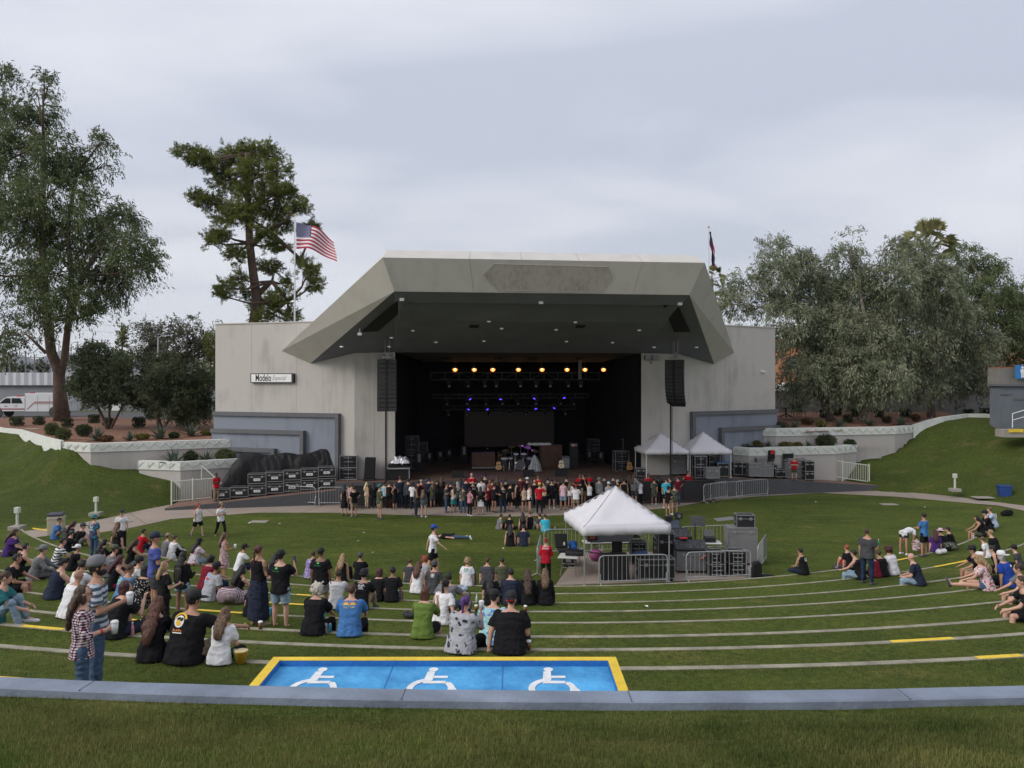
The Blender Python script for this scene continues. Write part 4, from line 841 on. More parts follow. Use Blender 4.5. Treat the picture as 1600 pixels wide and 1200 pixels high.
 for s in (-1, 1):
  an, fdir = J[s][2], J[s][8]
  if shoes:
   b = B(); d0 = v_((0, 0, .035*k)); h0 = an-fdir*.045*k-d0; b.T = None
   up = v_((0, 0, 1)) if abs(fdir.z) < .8 else v_((0, -1, 0)); xx = fdir.cross(up).normalized(); uu = xx.cross(fdir)
   rings = []
   for a, w, hh in ((-.02, .030, .07), (.02, .042, .085), (.10, .046, .075), (.17, .052, .055), (.235, .042, .04), (.26, .02, .03)):
    c = an-fdir*.045*k+fdir*a*k-uu*.075*k
    rings.append([c+xx*w*k*q+uu*z*k for q, z in ((-1, 0), (1, 0), (.95, hh*.6), (.5, hh), (-.5, hh), (-.95, hh*.6))])
   b.loft(rings); o = fixn(obj('shoe', b, shoem(shoes), t, True))
 # hair
 def E(b, q, r, n=12, m=8): b.ell(hd(q), tuple(v*k for v in r), n, m, HM)
 if hair:
  col, st = hair.split('-') if '-' in hair else (hair, 'short'); b = B()
  if st != 'bald':
   E(b, (0, -.020, .030), (.084, .098, .098) if st != 'crop' else (.078, .092, .092))
   if st in ('long', 'xlong', 'wavy', 'bob', 'mullet'):
    ln = {'long': .34, 'xlong': .50, 'wavy': .32, 'bob': .16, 'mullet': .20}[st]; wd = {'wavy': .125, 'bob': .092, 'mullet': .08}.get(st, .122)
    bk = neck-fwd2*.0; p0 = hd((0, -.06, -.01));
    fr = X.cross(f2); fr = fr if fr.y > 0 else -fr
    n_ = 9
    for i in range(n_+1):
     q = i/n_; tgt = p0.lerp(neck-fr*((.125+.03*fat)*k)-f2*(ln-.13)*k*q, min(1, q*2.2)) if ln > .18 else p0-v_((0, 0, ln*k*q*.8))
     b.ell(tgt+X*(.009*math.sin(i*1.9+len(label))*k), (wd*k*(1-.5*abs(q-.4)), .042*k, .085*k), 10, 6)
    for s in (-1, 1): E(b, (s*.068, -.01, -.05), (.022, .05, .075))
   elif st == 'curly':
    E(b, (0, -.03, .02), (.115, .115, .115));
    rq = random.Random(len(label))
    for i in range(26): E(b, (rq.uniform(-.1, .1), rq.uniform(-.13, .04), rq.uniform(-.09, .13)), (.03, .03, .03), 6, 5)
   elif st == 'bun': E(b, (0, -.085, .10), (.05, .05, .045))
   elif st == 'pony':
    p0 = hd((0, -.12, .04))
    for i in range(6): b.ell(p0+v_((0, -.02*(i > 0), -.065*i*k)), (.034*k*(1-.09*i), .03*k, .05*k), 8, 6)
   elif st == 'updo': E(b, (0, -.07, .06), (.075, .07, .07))
   if st in ('short', 'crop', 'bald') and False: pass
   queue('hair', b, hairm(col), t, max(.012, vox*.6), 1)
  if st == 'beard' : pass
 if hat:
  b = B(); hm = mat('hat_'+hatc, CL[hatc], .8, .1, 10)
  if hat in ('cap', 'capback'):
   sgn = 1 if hat == 'cap' else -1
   b.loft([[hd((r*.090*math.cos(a), r*.106*math.sin(a)-.012, z)) for a in [2*math.pi*q/14 for q in range(14)]] for r, z in ((1.0, .03), (1.02, .075), (.93, .12), (.66, .15), (.15, .16))])
   b2 = B(); b2.loft([[hd((x, -.012+sgn*(y), z)) for x, y in ((-.075, .085), (-.076, .16), (-.045, .20), (.045, .20), (.076, .16), (.075, .085))] for z in (.034, .048)])
   o = fixn(obj('cap', b, hm, t, True)); fixn(obj('brim', b2, hm, o))
  elif hat == 'beanie':
   b.loft([[hd((r*.088*math.cos(a), r*.105*math.sin(a)-.018, z)) for a in [2*math.pi*q/14 for q in range(14)]] for r, z in ((1.0, .01), (1.03, .05), (.95, .10), (.65, .135), (.15, .15))]); fixn(obj('beanie', b, hm, t, True))
  elif hat in ('brim', 'bucket'):
   b.loft([[hd((r*.088*math.cos(a), r*.104*math.sin(a)-.01, z)) for a in [2*math.pi*q/14 for q in range(14)]] for r, z in ((1.0, .045), (.98, .10), (.85, .13), (.2, .13))])
   bb = .175 if hat == 'brim' else .145; b2 = B(); b2.loft([[hd((r*math.cos(a), r*1.1*math.sin(a)-.01, z)) for a in [2*math.pi*q/16 for q in range(16)]] for r, z in ((.08, .052), (bb, .03), (bb, .038), (.08, .064))]); o = fixn(obj('hat', b, hm, t, True)); fixn(obj('brim', b2, hm, o))
 t['_hc'] = tuple(hc); t['_j'] = 0
 return t, dict(J=J, hc=hc, HM=HM, neck=neck, chest=chest, waist=waist, f2=f2, f1=f1, k=k, pelvis=pelvis, hd=hd, fat=fat)
DECALS = []   # (person thing, info, list of (verts2d, faces, material), centre height along the spine, which side)
def decal(t, info, shapes, up=0.0, side=-1, dx=0.0, name='print'):
 DECALS.append((t, info, shapes, up, side, dx, name))
def do_decals():
 for t, inf, shapes, up, side, dx, name in DECALS:
  tp = bpy.data.objects[t['_top']]; bv = BVHTree.FromPolygons([v.co for v in tp.data.vertices], [p.vertices for p in tp.data.polygons])
  f2 = inf['f1'].lerp(inf['f2'], .6).normalized(); X = Vector((1, 0, 0)); fr = X.cross(f2); fr = fr if fr.y > 0 else -fr; fr = fr*(-side) if False else fr
  c = inf['chest']+f2*up;
  for vs, fs, m in shapes:
   out = []; nrm = fr*side
   for v in vs:
    # seen from behind (+x is on the right); from the front mirrored
    p = c+X*((v[0]+dx)*(1 if side < 0 else -1))+f2*v[1]+nrm*.6
    hh = bv.ray_cast(p, -nrm, 1.2)
    out.append((hh[0]+nrm*(.006+v[2])) if hh[0] is not None else c+X*v[0]+f2*v[1]+nrm*.12)
   b = B(); b.add(out, fs); obj(name, b, m, tp)
def txt(s, w, h, y=0, x=0, z=.001, shear=0):
 vs, fs = text_polys(s, 1, shear, .01); xs = [v.x for v in vs]; ys = [v.y for v in vs]; sw = w/(max(xs)-min(xs)); shh = h/(max(ys)-min(ys)); cx_, cy_ = (max(xs)+min(xs))/2, (max(ys)+min(ys))/2
 return [((v.x-cx_)*sw+x, (v.y-cy_)*shh+y, z) for v in vs], fs
def bars(w, h, y=0, x=0, n=5):
 vs = []; fs = []
 for i in range(n):
  a = x-w/2+w*i/n; o = len(vs); k = h*(.55+.45*((i*7+n) % 3)/2); vs += [(a, y-h/2, .001), (a+w/n*.72, y-h/2, .001), (a+w/n*.72, y-h/2+k, .001), (a, y-h/2+k, .001)]; fs.append((o, o+1, o+2, o+3))
 return vs, fs
def disc(r, x=0, y=0, n=18, z=.0, rin=0, a0=0, a1=360, sy=1):
 vs = []; fs = []
 for i in range(n+1):
  a = R(a0+(a1-a0)*i/n); vs += [(x+r*math.cos(a), y+r*sy*math.sin(a), z), (x+rin*math.cos(a), y+rin*sy*math.sin(a), z)]
 for i in range(n): fs.append((2*i, 2*i+2, 2*i+3, 2*i+1))
 return vs, fs
def quad2(x0, y0, x1, y1, z=0, n=3):
 vs = []; fs = []
 for i in range(n+1):
  for j in range(n+1): vs.append((x0+(x1-x0)*i/n, y0+(y1-y0)*j/n, z))
 for i in range(n):
  for j in range(n): a = i*(n+1)+j; fs.append((a, a+1, a+n+2, a+n+1))
 return vs, fs
def leaf7(s, y=0, x=0):
 vs = []; fs = []
 for ang, ln in ((90, 1), (55, .85), (125, .85), (22, .65), (158, .65), (-8, .4), (188, .4)):
  a = R(ang); d = (math.cos(a), math.sin(a)); n_ = (-d[1], d[0]); o = len(vs)
  vs += [(x, y, .001), (x+d[0]*ln*s*.5+n_[0]*s*.11*ln, y+d[1]*ln*s*.5+n_[1]*s*.11*ln, .001), (x+d[0]*ln*s, y+d[1]*ln*s, .001), (x+d[0]*ln*s*.5-n_[0]*s*.11*ln, y+d[1]*ln*s*.5-n_[1]*s*.11*ln, .001)]; fs.append((o, o+1, o+2, o+3))
 return vs, fs
PR = {c: mat('print_'+c, v, .8, 0) for c, v in dict(white=(.7, .7, .7), green=(.10, .55, .13), yellow=(.7, .42, .03), orange=(.6, .2, .04), red=(.55, .03, .03), black=(.02, .02, .02), grey=(.35, .36, .38), mint=(.25, .5, .42), cream=(.65, .6, .45), blue=(.12, .3, .6), dgreen=(.05, .22, .10)).items()}
def cup(pos, label, kind='cup', parent=None):
 k_ = {'cup': 'plastic_cup', 'can': 'drink_can', 'bottle': 'water_bottle'}[kind.split('-')[0]]
 t = thing(k_, label, {'plastic_cup': 'cup', 'drink_can': 'can', 'water_bottle': 'bottle'}[k_], pos)
 col = kind.split('-')[1] if '-' in kind else 'clear'
 mm = {'clear': (.55, .57, .58), 'blue': (.05, .25, .38), 'grey': (.45, .46, .47), 'amber': (.16, .07, .03), 'green': (.05, .25, .08), 'black': (.02, .02, .02), 'pink': (.5, .2, .22)}[col]
 m = mat('drink_'+col, mm, .35, .05)
 b = B()
 if k_ == 'plastic_cup': b.lathe((0, 0, 0), [(.034, 0), (.046, .13), (.044, .13), (.04, .10)], 14)
 elif k_ == 'drink_can': b.lathe((0, 0, 0), [(.028, 0), (.034, .008), (.034, .15), (.027, .168)], 14)
 else: b.lathe((0, 0, 0), [(.03, 0), (.034, .01), (.034, .13), (.028, .16), (.012, .19), (.012, .215)], 12)
 obj('body', b, m, t, True); b = B()
 if k_ == 'plastic_cup': b.lathe((0, 0, .10), [(.047, .03), (.049, .035), (.040, .055), (.02, .062)], 14); obj('lid', b, WHITEL, t, True)
 elif k_ == 'drink_can': b.lathe((0, 0, .166), [(.027, 0), (.025, .006), (.024, .004)], 12); obj('lid', b, ALU, t)
 else: b.lathe((0, 0, .213), [(.015, 0), (.015, .02)], 10); obj('lid', b, WHITEL, t)
 return t
# ================================================================ everybody in the photograph
GRP = dict(t='people sitting and standing on the terraces', c='crowd at the stage barrier', l='people on the flat lawn', s='red shirted staff')
def pp(kind, px, py, ty, face, label, top='black', bottom='black', hair='brown', g='t', turn=0, z=None, **kw):
 if kind == 'K': k_, pos = nearest_kerb(px, py, kw.pop('off', .17)); pose = 'kerb'
 else:
  pos = hit(px, py) if z is None else PZ(px, py, z); pose = {'S': 'stand', 'W': 'walk', 'G': 'ground', 'C': 'cross', 'B': 'bend', 'L': 'lie', 'N': 'kneel'}[kind]
 if face is None: face = math.degrees(math.atan2(.5-pos.x, 50-pos.y))+turn
 if ty and pose in ('stand', 'walk') and 'h' not in kw: kw['h'] = max(1.5, min(1.95, (py-ty)/1200*pos.y*(1.0 if pose == 'stand' else 1.03)))
 if ty and pose in ('kerb', 'ground', 'cross') and 'h' not in kw:
  yb = 590-pos.z*1200/pos.y; kw['h'] = max(1.45, min(1.82, (yb-ty)/1200*pos.y/.80*1.74*.97))
 y = pos.y; kw.setdefault('vox', .011 if y < 11 else .017 if y < 16 else .022 if y < 24 else .028 if y < 36 else .034); kw.setdefault('lod', 2 if y < 16 else 1)
 return person(pos, face, pose, top, bottom, hair, label, group=GRP[g] if g else None, **kw)
def hand(res, s, off=(0, 0, -.05)):
 t, i = res; J = i['J'][s]; p = J[5]+J[6]*.075*i['k']+Vector(off)
 return Matrix.Translation(t.location) @ Matrix.Rotation(t.rotation_euler[2], 4, 'Z') @ p
# ---- foreground pair
r = pp('S', 128, 1119, 917, 62, 'woman in plaid shirt and dark glasses standing behind the wall holding a clear cup', 'white:plaid', 'denim', 'brown-long', z=-4.1, g=None, h=1.60, fem=True, sleeve='roll', arms=('down', 'cup'), skin=0, vox=.009, lod=3, hold=1, head=(0, 0), shoes='black')
cup(hand(r, 1, (.0, .03, -.075)), 'clear plastic cup held by the woman in the plaid shirt', 'cup-clear')
def glasses(r, m):
 t, i = r; b = B()
 for s in (-1, 1): b.tube([i['hd']((s*(.036+.022*math.cos(a)), .094, .012+.018*math.sin(a))) for a in [2*math.pi*q/10 for q in range(11)]], .0022, 4); b.tube([i['hd']((s*.058, .09, .018)), i['hd']((s*.080, -.01, .015))], .0025, 4)
 b.tube([i['hd']((-.014, .096, .014)), i['hd']((.014, .096, .014))], .002, 4); obj('glasses', b, m, t)
def face(r, beard=None):
 t, i = r; b = B()
 for s in (-1, 1): b.ell(i['hd']((s*.033, .083, .010)), (.012, .008, .007), 8, 6, i['HM'])
 obj('eyes', b, mat('eye_dark', (.03, .02, .015), .3, 0), t, True)
 b = B(); b.ell(i['hd']((0, .084, -.052)), (.024, .007, .006), 8, 6, i['HM']); obj('mouth', b, mat('lips', (.28, .10, .09), .5, 0), t, True)
 b = B()
 for s in (-1, 1): b.ell(i['hd']((s*.033, .088, .030)), (.018, .006, .004), 8, 5, i['HM'])
 obj('eyebrows', b, hairm('black'), t, True)
 if beard:
  b = B(); b.ell(i['hd']((0, .032, -.066)), (.060, .062, .052), 12, 8, i['HM'])
  for s in (-1, 1): b.ell(i['hd']((s*.055, .0, -.03)), (.020, .03, .05), 8, 6, i['HM'])
  queue('beard', b, hairm(beard), t, .012, 1)
glasses(r, mat('glasses_frame', (.12, .02, .03), .4, 0)); face(r)
b = B(); J = r[1]['J'][1]; b.cyl(J[5]-J[6]*.055, J[5]-J[6]*.035, .036, .036, 14); obj('wristband', b, REDP, r[0])
r = pp('S', 150, 1086, 876, 68, 'bearded man in grey cap and blue striped shirt standing behind the plaid shirt woman', 'lightgrey:stripes', 'denim', 'black', z=-4.1, g=None, h=1.79, fat=1.05, arms=('down', 'cup2'), skin=1, vox=.010, lod=3, hold=1, hat='cap', hatc='grey', head=(0, -8), sleeve='tee', shoes='white')
cup(hand(r, 1, (.0, .03, -.065)), 'clear plastic cup raised by the bearded man in the grey cap', 'cup-clear'); face(r, 'black')
# ---- lowest three seated rows near the left
pp('K', 237, 1027, 943, 0, 'woman with very long auburn hair sitting left of the man with the eagle print shirt', 'black', 'darkdenim', 'auburn-xlong', fem=True, sleeve='long', arms=('knees', 'knees'), fat=1.05)
r = pp('K', 288, 1030, 938, 14, 'big man in black cap and black tee with a yellow and white eagle print sitting', 'black', 'khaki', 'black', fat=1.42, skin=1, hat='cap', arms=('knees', 'point'), head=(25, 0), blen='shorts', h=1.86)
decal(*r, [(*disc(.085, -.06, .0, 20), PR['white']), (*disc(.045, -.065, -.02, 12, .002), PR['yellow']), (*disc(.03, -.02, .03, 10, .003), PR['black']), (*disc(.125, -.06, .0, 16, .0, .10, 20, 160), PR['yellow']), (*bars(.16, .03, -.12, -.06), PR['orange']), (*quad2(-.14, -.165, .02, -.15), PR['white'])], .0)
pp('K', 343, 1030, 958, 8, 'child with long brown hair in white tee sitting beside the yellow bucket', 'white', 'black', 'lightbrown-long', fem=True, h=1.48, arms=('knees', 'lap'), skin=0)
pp('K', 179, 985, 914, 30, 'person in black tee and blue shorts sitting with a pink drink beside them', 'black', 'navy', 'darkred-bob', fem=True, blen='shorts', fat=1.25, arms=('knees', 'face'), head=(30, 0), legs=('up', 'sit'))
pp('G', -8, 972, 890, 75, 'person in light blue jeans and white shoes sitting cut off by the left picture edge', 'teal', 'lightdenim', 'brown', arms=('knees', 'knees'), fem=True, shoes='white', legs=('up', 'up'))
pp('S', 256, 986, 905, 40, 'child with blond mullet in black tee standing behind the auburn haired woman', 'black', 'black', 'blonde-mullet', h=1.36, arms=('down', 'cup'))
pp('S', 285, 967, 866, 15, 'woman with very long black hair and pale denim shorts standing', 'black', 'lightdenim', 'black-xlong', fem=True, sleeve='long', blen='short', skin=2, arms=('down', 'cup'), fat=1.08)
r = pp('S', 241, 958, 832, 55, 'man in blue tee with a yellow square and navy cap standing with a can', 'indigo', 'darkgrey', 'brown-crop', blen='shorts', skin=1, hat='cap', hatc='navy', arms=('down', 'cup'))
decal(*r, [(*quad2(-.05, -.06, .09, .10), PR['yellow']), (*disc(.012, -.01, .01, 8, .002), PR['black']), (*disc(.012, .03, .02, 8, .002), PR['black'])], .0, 1)
cup(hand(r, 1, (0, .02, -.06)), 'grey can held by the man in the blue tee with yellow square', 'can-grey')
r = pp('K', 190, 943, 882, 35, 'balding man in blue tee with a pale round print sitting by the floral blouse woman', 'steelblue', 'navy', 'brown-crop', fat=1.25, skin=1, arms=('knees', 'knees'), blen='shorts')
decal(*r, [(*disc(.085, -.06, 0, 20, .0, .055), PR['mint']), (*disc(.04, -.06, 0, 14, .001), PR['mint'])])
pp('K', 218, 945, 889, 12, 'woman with black hair in black and white floral blouse sitting', 'black:floral', 'black', 'black-bob', fem=True, fat=1.2, arms=('knees', 'cup'), sleeve='tee')
pp('K', 107, 952, 890, 30, 'bald man in white tee sitting directly behind the bearded man in the grey cap', 'white', 'navy', 'brown-bald', fat=1.15, skin=1, arms=('knees', 'knees'))
pp('K', 117, 938, 878, 25, 'black haired person in white tee sitting just beyond the bald man in white', 'white', 'black', 'black', fat=1.1, skin=1, arms=('knees', 'knees'))
pp('K', 84, 926, 871, 45, 'woman in navy strappy tank with hair tied back sitting', 'navy', 'black', 'black-bun', fem=True, sleeve='tank', fat=1.4, arms=('knees', 'face'), skin=0)
pp('K', 12, 915, 861, 70, 'heavy man in black tee and black shorts sitting at the left edge', 'black', 'black', 'black', fat=1.4, skin=1, blen='shorts', arms=('knees', 'lap'))
pp('K', 55, 897, 848, 70, 'man in grey sweatshirt and backwards cap sitting on the left terrace', 'grey', 'darkgrey', 'brown', sleeve='long', fat=1.35, hat='capback', hatc='grey', arms=('knees', 'knees'))
pp('K', 28, 890, 846, 50, 'person with short black hair in black tank sitting left of the grey sweatshirt man', 'black', 'black', 'black', sleeve='tank', fat=1.15, arms=('knees', 'knees'))
pp('K', 14, 848, 812, 75, 'woman in purple tee and black shorts with long dark hair sitting at the far left', 'purple', 'black', 'brown-long', fem=True, fat=1.25, blen='shorts', arms=('lap', 'knees'))
pp('K', 87, 873, 834, 55, 'person in black and white patterned shirt with black hair sitting', 'white:zebra', 'black', 'black', arms=('knees', 'knees'))
pp('K', 104, 873, 834, 60, 'man in black hoodie and grey cap sitting beside the patterned shirt', 'black', 'black', 'brown', sleeve='long', hat='cap', hatc='darkgrey', fat=1.25, arms=('knees', 'knees'))
pp('K', 112, 893, 855, 60, 'man in black tee and white cap sitting with knees up', 'black', 'black', 'brown', hat='capback', hatc='white', fat=1.15, arms=('knees', 'knees'), skin=1)
pp('G', 86, 842, 804, 70, 'man in bright blue tee sitting in front of the beige trash can', 'blue', 'grey', 'black', arms=('lap', 'lap'), skin=1)
pp('G', 108, 848, 817, 60, 'woman with dark hair and black top sitting right of the bright blue tee', 'black', 'black', 'darkred-long', fem=True)
r = pp('G', 122, 853, 816, 65, 'man in black tee with a red shoulder print and dark cap sitting', 'black', 'grey', 'black', hat='cap', hatc='darkgrey', fat=1.15, arms=('knees', 'knees'), blen='shorts')
decal(*r, [(*disc(.07, -.05, .0, 10, sy=.5), PR['red'])], .05)
r = pp('S', 147, 872, 804, 25, 'person in teal and purple tie dye tee with bucket hat standing', 'teal:tieteal', 'denim', 'brown', hat='bucket', hatc='teal', arms=('down', 'down'), fat=1.15)
decal(*r, [(*disc(.10, 0, .0, 12, sy=1.2), PR['grey']), (*disc(.05, .02, .02, 8, .002), PR['black']), (*quad2(-.09, -.17, .09, -.14), PR['white'])])
r = pp('S', 184, 890, 815, 25, 'woman with curly light brown hair in black tee with a white square print standing', 'black', 'black', 'lightbrown-wavy', fem=True, arms=('ground', 'down'), fat=1.1)
decal(*r, [(*quad2(-.10, -.1, .10, -.088, n=2), PR['white']), (*quad2(-.10, .09, .10, .10, n=2), PR['white']), (*quad2(-.10, -.1, -.088, .10, n=2), PR['white']), (*quad2(.088, -.1, .10, .10, n=2), PR['white']), (*disc(.055, 0, 0, 12, .0, .03), PR['white']), (*disc(.04, 0, -.02, 4, .0), PR['white'])])
pp('S', 190, 857, 813, 160, 'person in navy cap standing behind the curly haired woman on the path', 'white', 'black', 'black', hat='cap', hatc='navy', h=1.6)
pp('K', 203, 882, 840, 65, 'woman in black tank with long brown hair and sunglasses sitting in grey trousers', 'black', 'grey', 'brown-long', fem=True, sleeve='tank', skin=1, arms=('knees', 'lean'), head=(-10, 0))
pp('G', 218, 863, 824, 40, 'man in red tee sitting alone in front of the blue tee standing man', 'red', 'navy', 'black', skin=1, arms=('knees', 'knees'))
pp('K', 168, 890, 850, 55, 'man in grey tee and brown cap sitting bent forward', 'grey', 'black', 'brown', hat='cap', hatc='olive', fat=1.1, arms=('knees', 'knees'))
pp('G', 156, 880, 846, 40, 'person in black clothes crouching below the tie dye shirt', 'black', 'black', 'black-long')
pp('K', 175, 916, 866, 60, 'woman with dark red hair in black top and plaid trousers holding up a phone', 'black', 'darkred', 'darkred-long', fem=True, sleeve='tank', arms=('phone', 'face'))
pp('K', 205, 915, 868, 55, 'person in white lined shirt and black beanie sitting behind the floral blouse woman', 'white:lines', 'black', 'black', hat='beanie', arms=('knees', 'knees'))
pp('K', 150, 900, 862, 50, 'dark curly haired person in black sitting behind the bearded man', 'black', 'black', 'black-curly')
pp('G', 268, 872, 836, 35, 'person in white hoodie sitting by a black backpack on the first terrace', 'white', 'black', 'brown', sleeve='long', arms=('knees', 'knees'))
pp('G', 257, 870, 834, 30, 'person in grey tee with tan cap sitting left of the white hoodie', 'grey', 'black', 'auburn', hat='cap', hatc='khaki')
pp('K', 303, 882, 838, 40, 'person in pale blue patterned shirt and black cap sitting in denim shorts', 'paleblue:print', 'lightdenim', 'black-long', hat='cap', fat=1.2, blen='shorts', arms=('knees', 'knees'))
pp('K', 321, 916, 870, 25, 'person with curly black hair in dark red tee sitting', 'darkred', 'black', 'black-curly', fat=1.2, arms=('knees', 'knees'))
r = pp('K', 327, 931, 881, 38, 'man in grey tee with a red and blue print and black cap sitting in jeans', 'lightgrey', 'darkdenim', 'black', hat='cap', fat=1.3, skin=2, arms=('knees', 'cup'), legs=('up', 'up'))
decal(*r, [(*disc(.07, -.02, -.02, 10, sy=.5), PR['red']), (*quad2(-.10, .045, .09, .075), PR['blue']), (*quad2(-.09, -.10, .05, -.08), PR['blue'])])
r = pp('S', 350, 905, 831, 60, 'woman in mauve sundress with long light brown hair standing with a cup', 'mauve:print', None, 'lightbrown-wavy', fem=True, sleeve='dress', skin=1, arms=('swing', 'cup'), shoes='khaki')
cup(hand(r, 1, (0, .02, -.05)), 'plastic cup held by the woman in the mauve sundress', 'cup-clear')
pp('K', 373, 890, 850, 50, 'man in white tee and black cap sitting between the two standing women', 'white', 'navy', 'black', hat='cap', skin=1, arms=('knees', 'knees'))
pp('K', 368, 934, 887, 40, 'woman with black hair in black tank sitting beside the plaid blanket', 'black', 'black', 'black-long', fem=True, sleeve='tank', arms=('knees', 'face'), skin=0)
pp('K', 392, 957, 912, 20, 'person in black sitting behind the bare legs of the navy skirt woman', 'black', 'darkdenim', 'black-long')
r = pp('S', 404, 977, 851, 30, 'tattooed woman in black tank and navy skirt with brown hair standing', 'black', 'navy', 'auburn-pony', fem=True, sleeve='tank', blen='longskirt', skin=1, arms=('down', 'fold'), shoes='khaki', fat=1.1)
b = B(); J = r[1]['J'][1]; b.cyl(J[3].lerp(J[4], .30), J[3].lerp(J[4], .62), .0565, .0525, 14, False); obj('tattoo', b, mat('tattoo_ink', (.13, .09, .08), .7, .5, 40), r[0], True)
r = pp('S', 438, 981, 860, 12, 'man in black tee with green leaf print and denim shorts holding up a phone', 'black', 'lightdenim', 'black', hat='cap', blen='shorts', fat=1.22, skin=0, arms=('fold', 'phone'), shoes=None)
LEAF = [(*leaf7(.075, 0, -.03), PR['green']), (*bars(.16, .025, -.045, -.03), PR['dgreen'])]
decal(*r, LEAF, .03); p_ = hand(r, 1, (0, .02, .03)); ph = thing('phone', 'black phone held up by the man in the left green leaf tee', 'phone', p_); b = B(); b.bbox((0, 0, 0), (.075, .012, .15)); obj('body', b, BLK, ph); b = B(); b.box((0, -.0075, 0), (.066, .002, .135)); obj('screen', b, mat('phone_screen', (.08, .1, .14), .2, 0), ph)
r = pp('S', 501, 957, 857, 5, 'man in black tee with green leaf print and grey shorts with hands down standing', 'black', 'grey', 'black-crop', hat='cap', blen='shorts', fat=1.3, skin=2)
decal(*r, LEAF, .03)
pp('G', 426, 905, 869, 20, 'dark haired woman sitting between the two tees with green leaf prints', 'grey', 'black', 'black-long', fem=True)
pp('K', 483, 900, 859, 35, 'man in purple tie dye tee sitting left of the right leaf print tee', 'purple:tiepurple', 'grey', 'brown', skin=1)
pp('G', 533, 908, 868, 10, 'woman with long blonde hair in black top sitting', 'black', 'black', 'blonde-long', fem=True, sleeve='tank', skin=1)
pp('G', 561, 905, 864, 5, 'man in black tee and dark cap sitting right of the blonde woman', 'black', 'grey', 'black', hat='capback', hatc='darkgrey', skin=1, arms=('knees', 'knees'))
pp('K', 525, 947, 893, 5, 'man in white shirt with brown hair sitting', 'white', 'grey', 'brown', skin=1, sleeve='long', arms=('knees', 'knees'))
r = pp('K', 564, 948, 892, 10, 'man in black tee with a white round print and backwards cap sitting in khaki trousers', 'black', 'khaki', 'black', hat='capback', arms=('knees', 'knees'), legs=('sit', 'up'))
decal(*r, [(*disc(.085, 0, .0, 16, 0, .076, 0, 180), PR['white']), (*bars(.13, .04, .03), PR['white']), (*bars(.12, .04, -.02), PR['white']), (*quad2(-.08, -.06, .08, -.052, n=2), PR['white'])])
pp('K', 589, 937, 893, 15, 'person with dark brown hair in black tee sitting left of the lone black haired one', 'black', 'black', 'darkred-bob')
pp('K', 612, 936, 891, 0, 'person with short black hair in black tee and jeans at the end of the row', 'black', 'denim', 'black', skin=2)
pp('K', 489, 984, 917, 10, 'woman with white hair in cropped black top with bare lower back sitting', 'black', 'black', 'white-curly', fem=True, fat=1.2, arms=('knees', 'knees'))
r = pp('K', 546, 986, 918, 0, 'man in bright blue tee with a double sun print on the back sitting', 'blue', 'black', 'brown', fat=1.2, skin=0, arms=('knees', 'knees'))
decal(*r, [(*disc(.065, -.065, -.01, 12, .001, .045, 0, 180), PR['orange']), (*disc(.045, -.065, -.01, 12, .001, .025, 0, 180), PR['yellow']), (*disc(.025, -.065, -.01, 10, .001, 0, 0, 180), PR['mint']), (*disc(.065, .065, -.01, 12, .001, .045, 0, 180), PR['orange']), (*disc(.045, .065, -.01, 12, .001, .025, 0, 180), PR['yellow']), (*disc(.025, .065, -.01, 10, .001, 0, 0, 180), PR['mint']), (*txt('SALT LIFE', .22, .035, -.05), PR['cream'])], .02)
# ---- middle
r = pp('W', 676, 897, 820, 78, 'man in white tee, black shorts and blue cap walking across the lawn', 'white', 'black', 'black', g='l', hat='cap', hatc='royal', blen='shorts', arms=('swingb', 'swing'), shoes='black', skin=0)
r = pp('L', 672, 836, None, 275, 'person in dark tee and jeans lying on their back on the lawn', 'black', 'denim', 'black', g='l', shoes='white')
r[0].location = PZ(706, 838, FLAT+.10);
pp('G', 639, 909, 877, 10, 'person in charcoal tee sitting left of the white tank top woman', 'darkgrey', 'black', 'auburn')
pp('K', 651, 923, 882, 15, 'woman in white tank with curly brown hair sitting in jeans', 'white', 'denim', 'auburn-wavy', fem=True, sleeve='tank')
pp('G', 662, 910, 873, 10, 'red haired person in grey tank sitting behind the white tank top woman', 'lightgrey', 'black', 'red-curly', sleeve='tank')
r = pp('K', 676, 922, 882, 10, 'man in charcoal tee with a round white and orange print and cap sitting', 'darkgrey', 'black', 'black', hat='capback', hatc='darkgrey')
decal(*r, [(*disc(.07, 0, .03, 14, 0, .06, 0, 180), PR['orange']), (*disc(.06, 0, -.02, 14, 0, .045), PR['white']), (*disc(.03, 0, -.02, 10, .001), PR['white'])])
pp('K', 696, 951, 898, 20, 'large man in grey blue tee with jeans sitting beyond the ponytail woman', 'grey', 'denim', 'black', fat=1.25, arms=('ground', 'lean'), legs=('sit', 'ext'))
pp('K', 689, 965, 912, 25, 'woman in white tee with black ponytail leaning to the right', 'white', 'black', 'black-pony', fem=True, arms=('knees', 'ground'), legs=('ext', 'ext'))
pp('K', 660, 988, 925, 10, 'person in olive green tee with wavy auburn hair sitting with one arm raised', 'green', 'black', 'auburn-bob', fem=True, fat=1.1, blen='shorts', arms=('knees', 'face'))
r = pp('G', 729, 915, 876, 10, 'woman with curly blonde hair in white tee with green print and dark sleeves', 'white', 'denim', 'blonde-curly', g='t', fem=True)
decal(*r, [(*bars(.17, .06, .03), PR['dgreen']), (*bars(.17, .06, -.04), PR['mint'])])
pp('G', 760, 913, 875, 10, 'young man in dark grey tee sitting in the front pair beyond the long haired woman', 'darkgrey', 'black', 'brown')
pp('G', 785, 913, 874, -10, 'man in faded olive grey tee looking left in the front pair', 'olive', 'black', 'black', head=(-30, 0), skin=1)
pp('K', 766, 939, 897, 10, 'woman with very long black hair in black, leftmost of the four backs', 'black', 'black', 'black-xlong', fem=True)
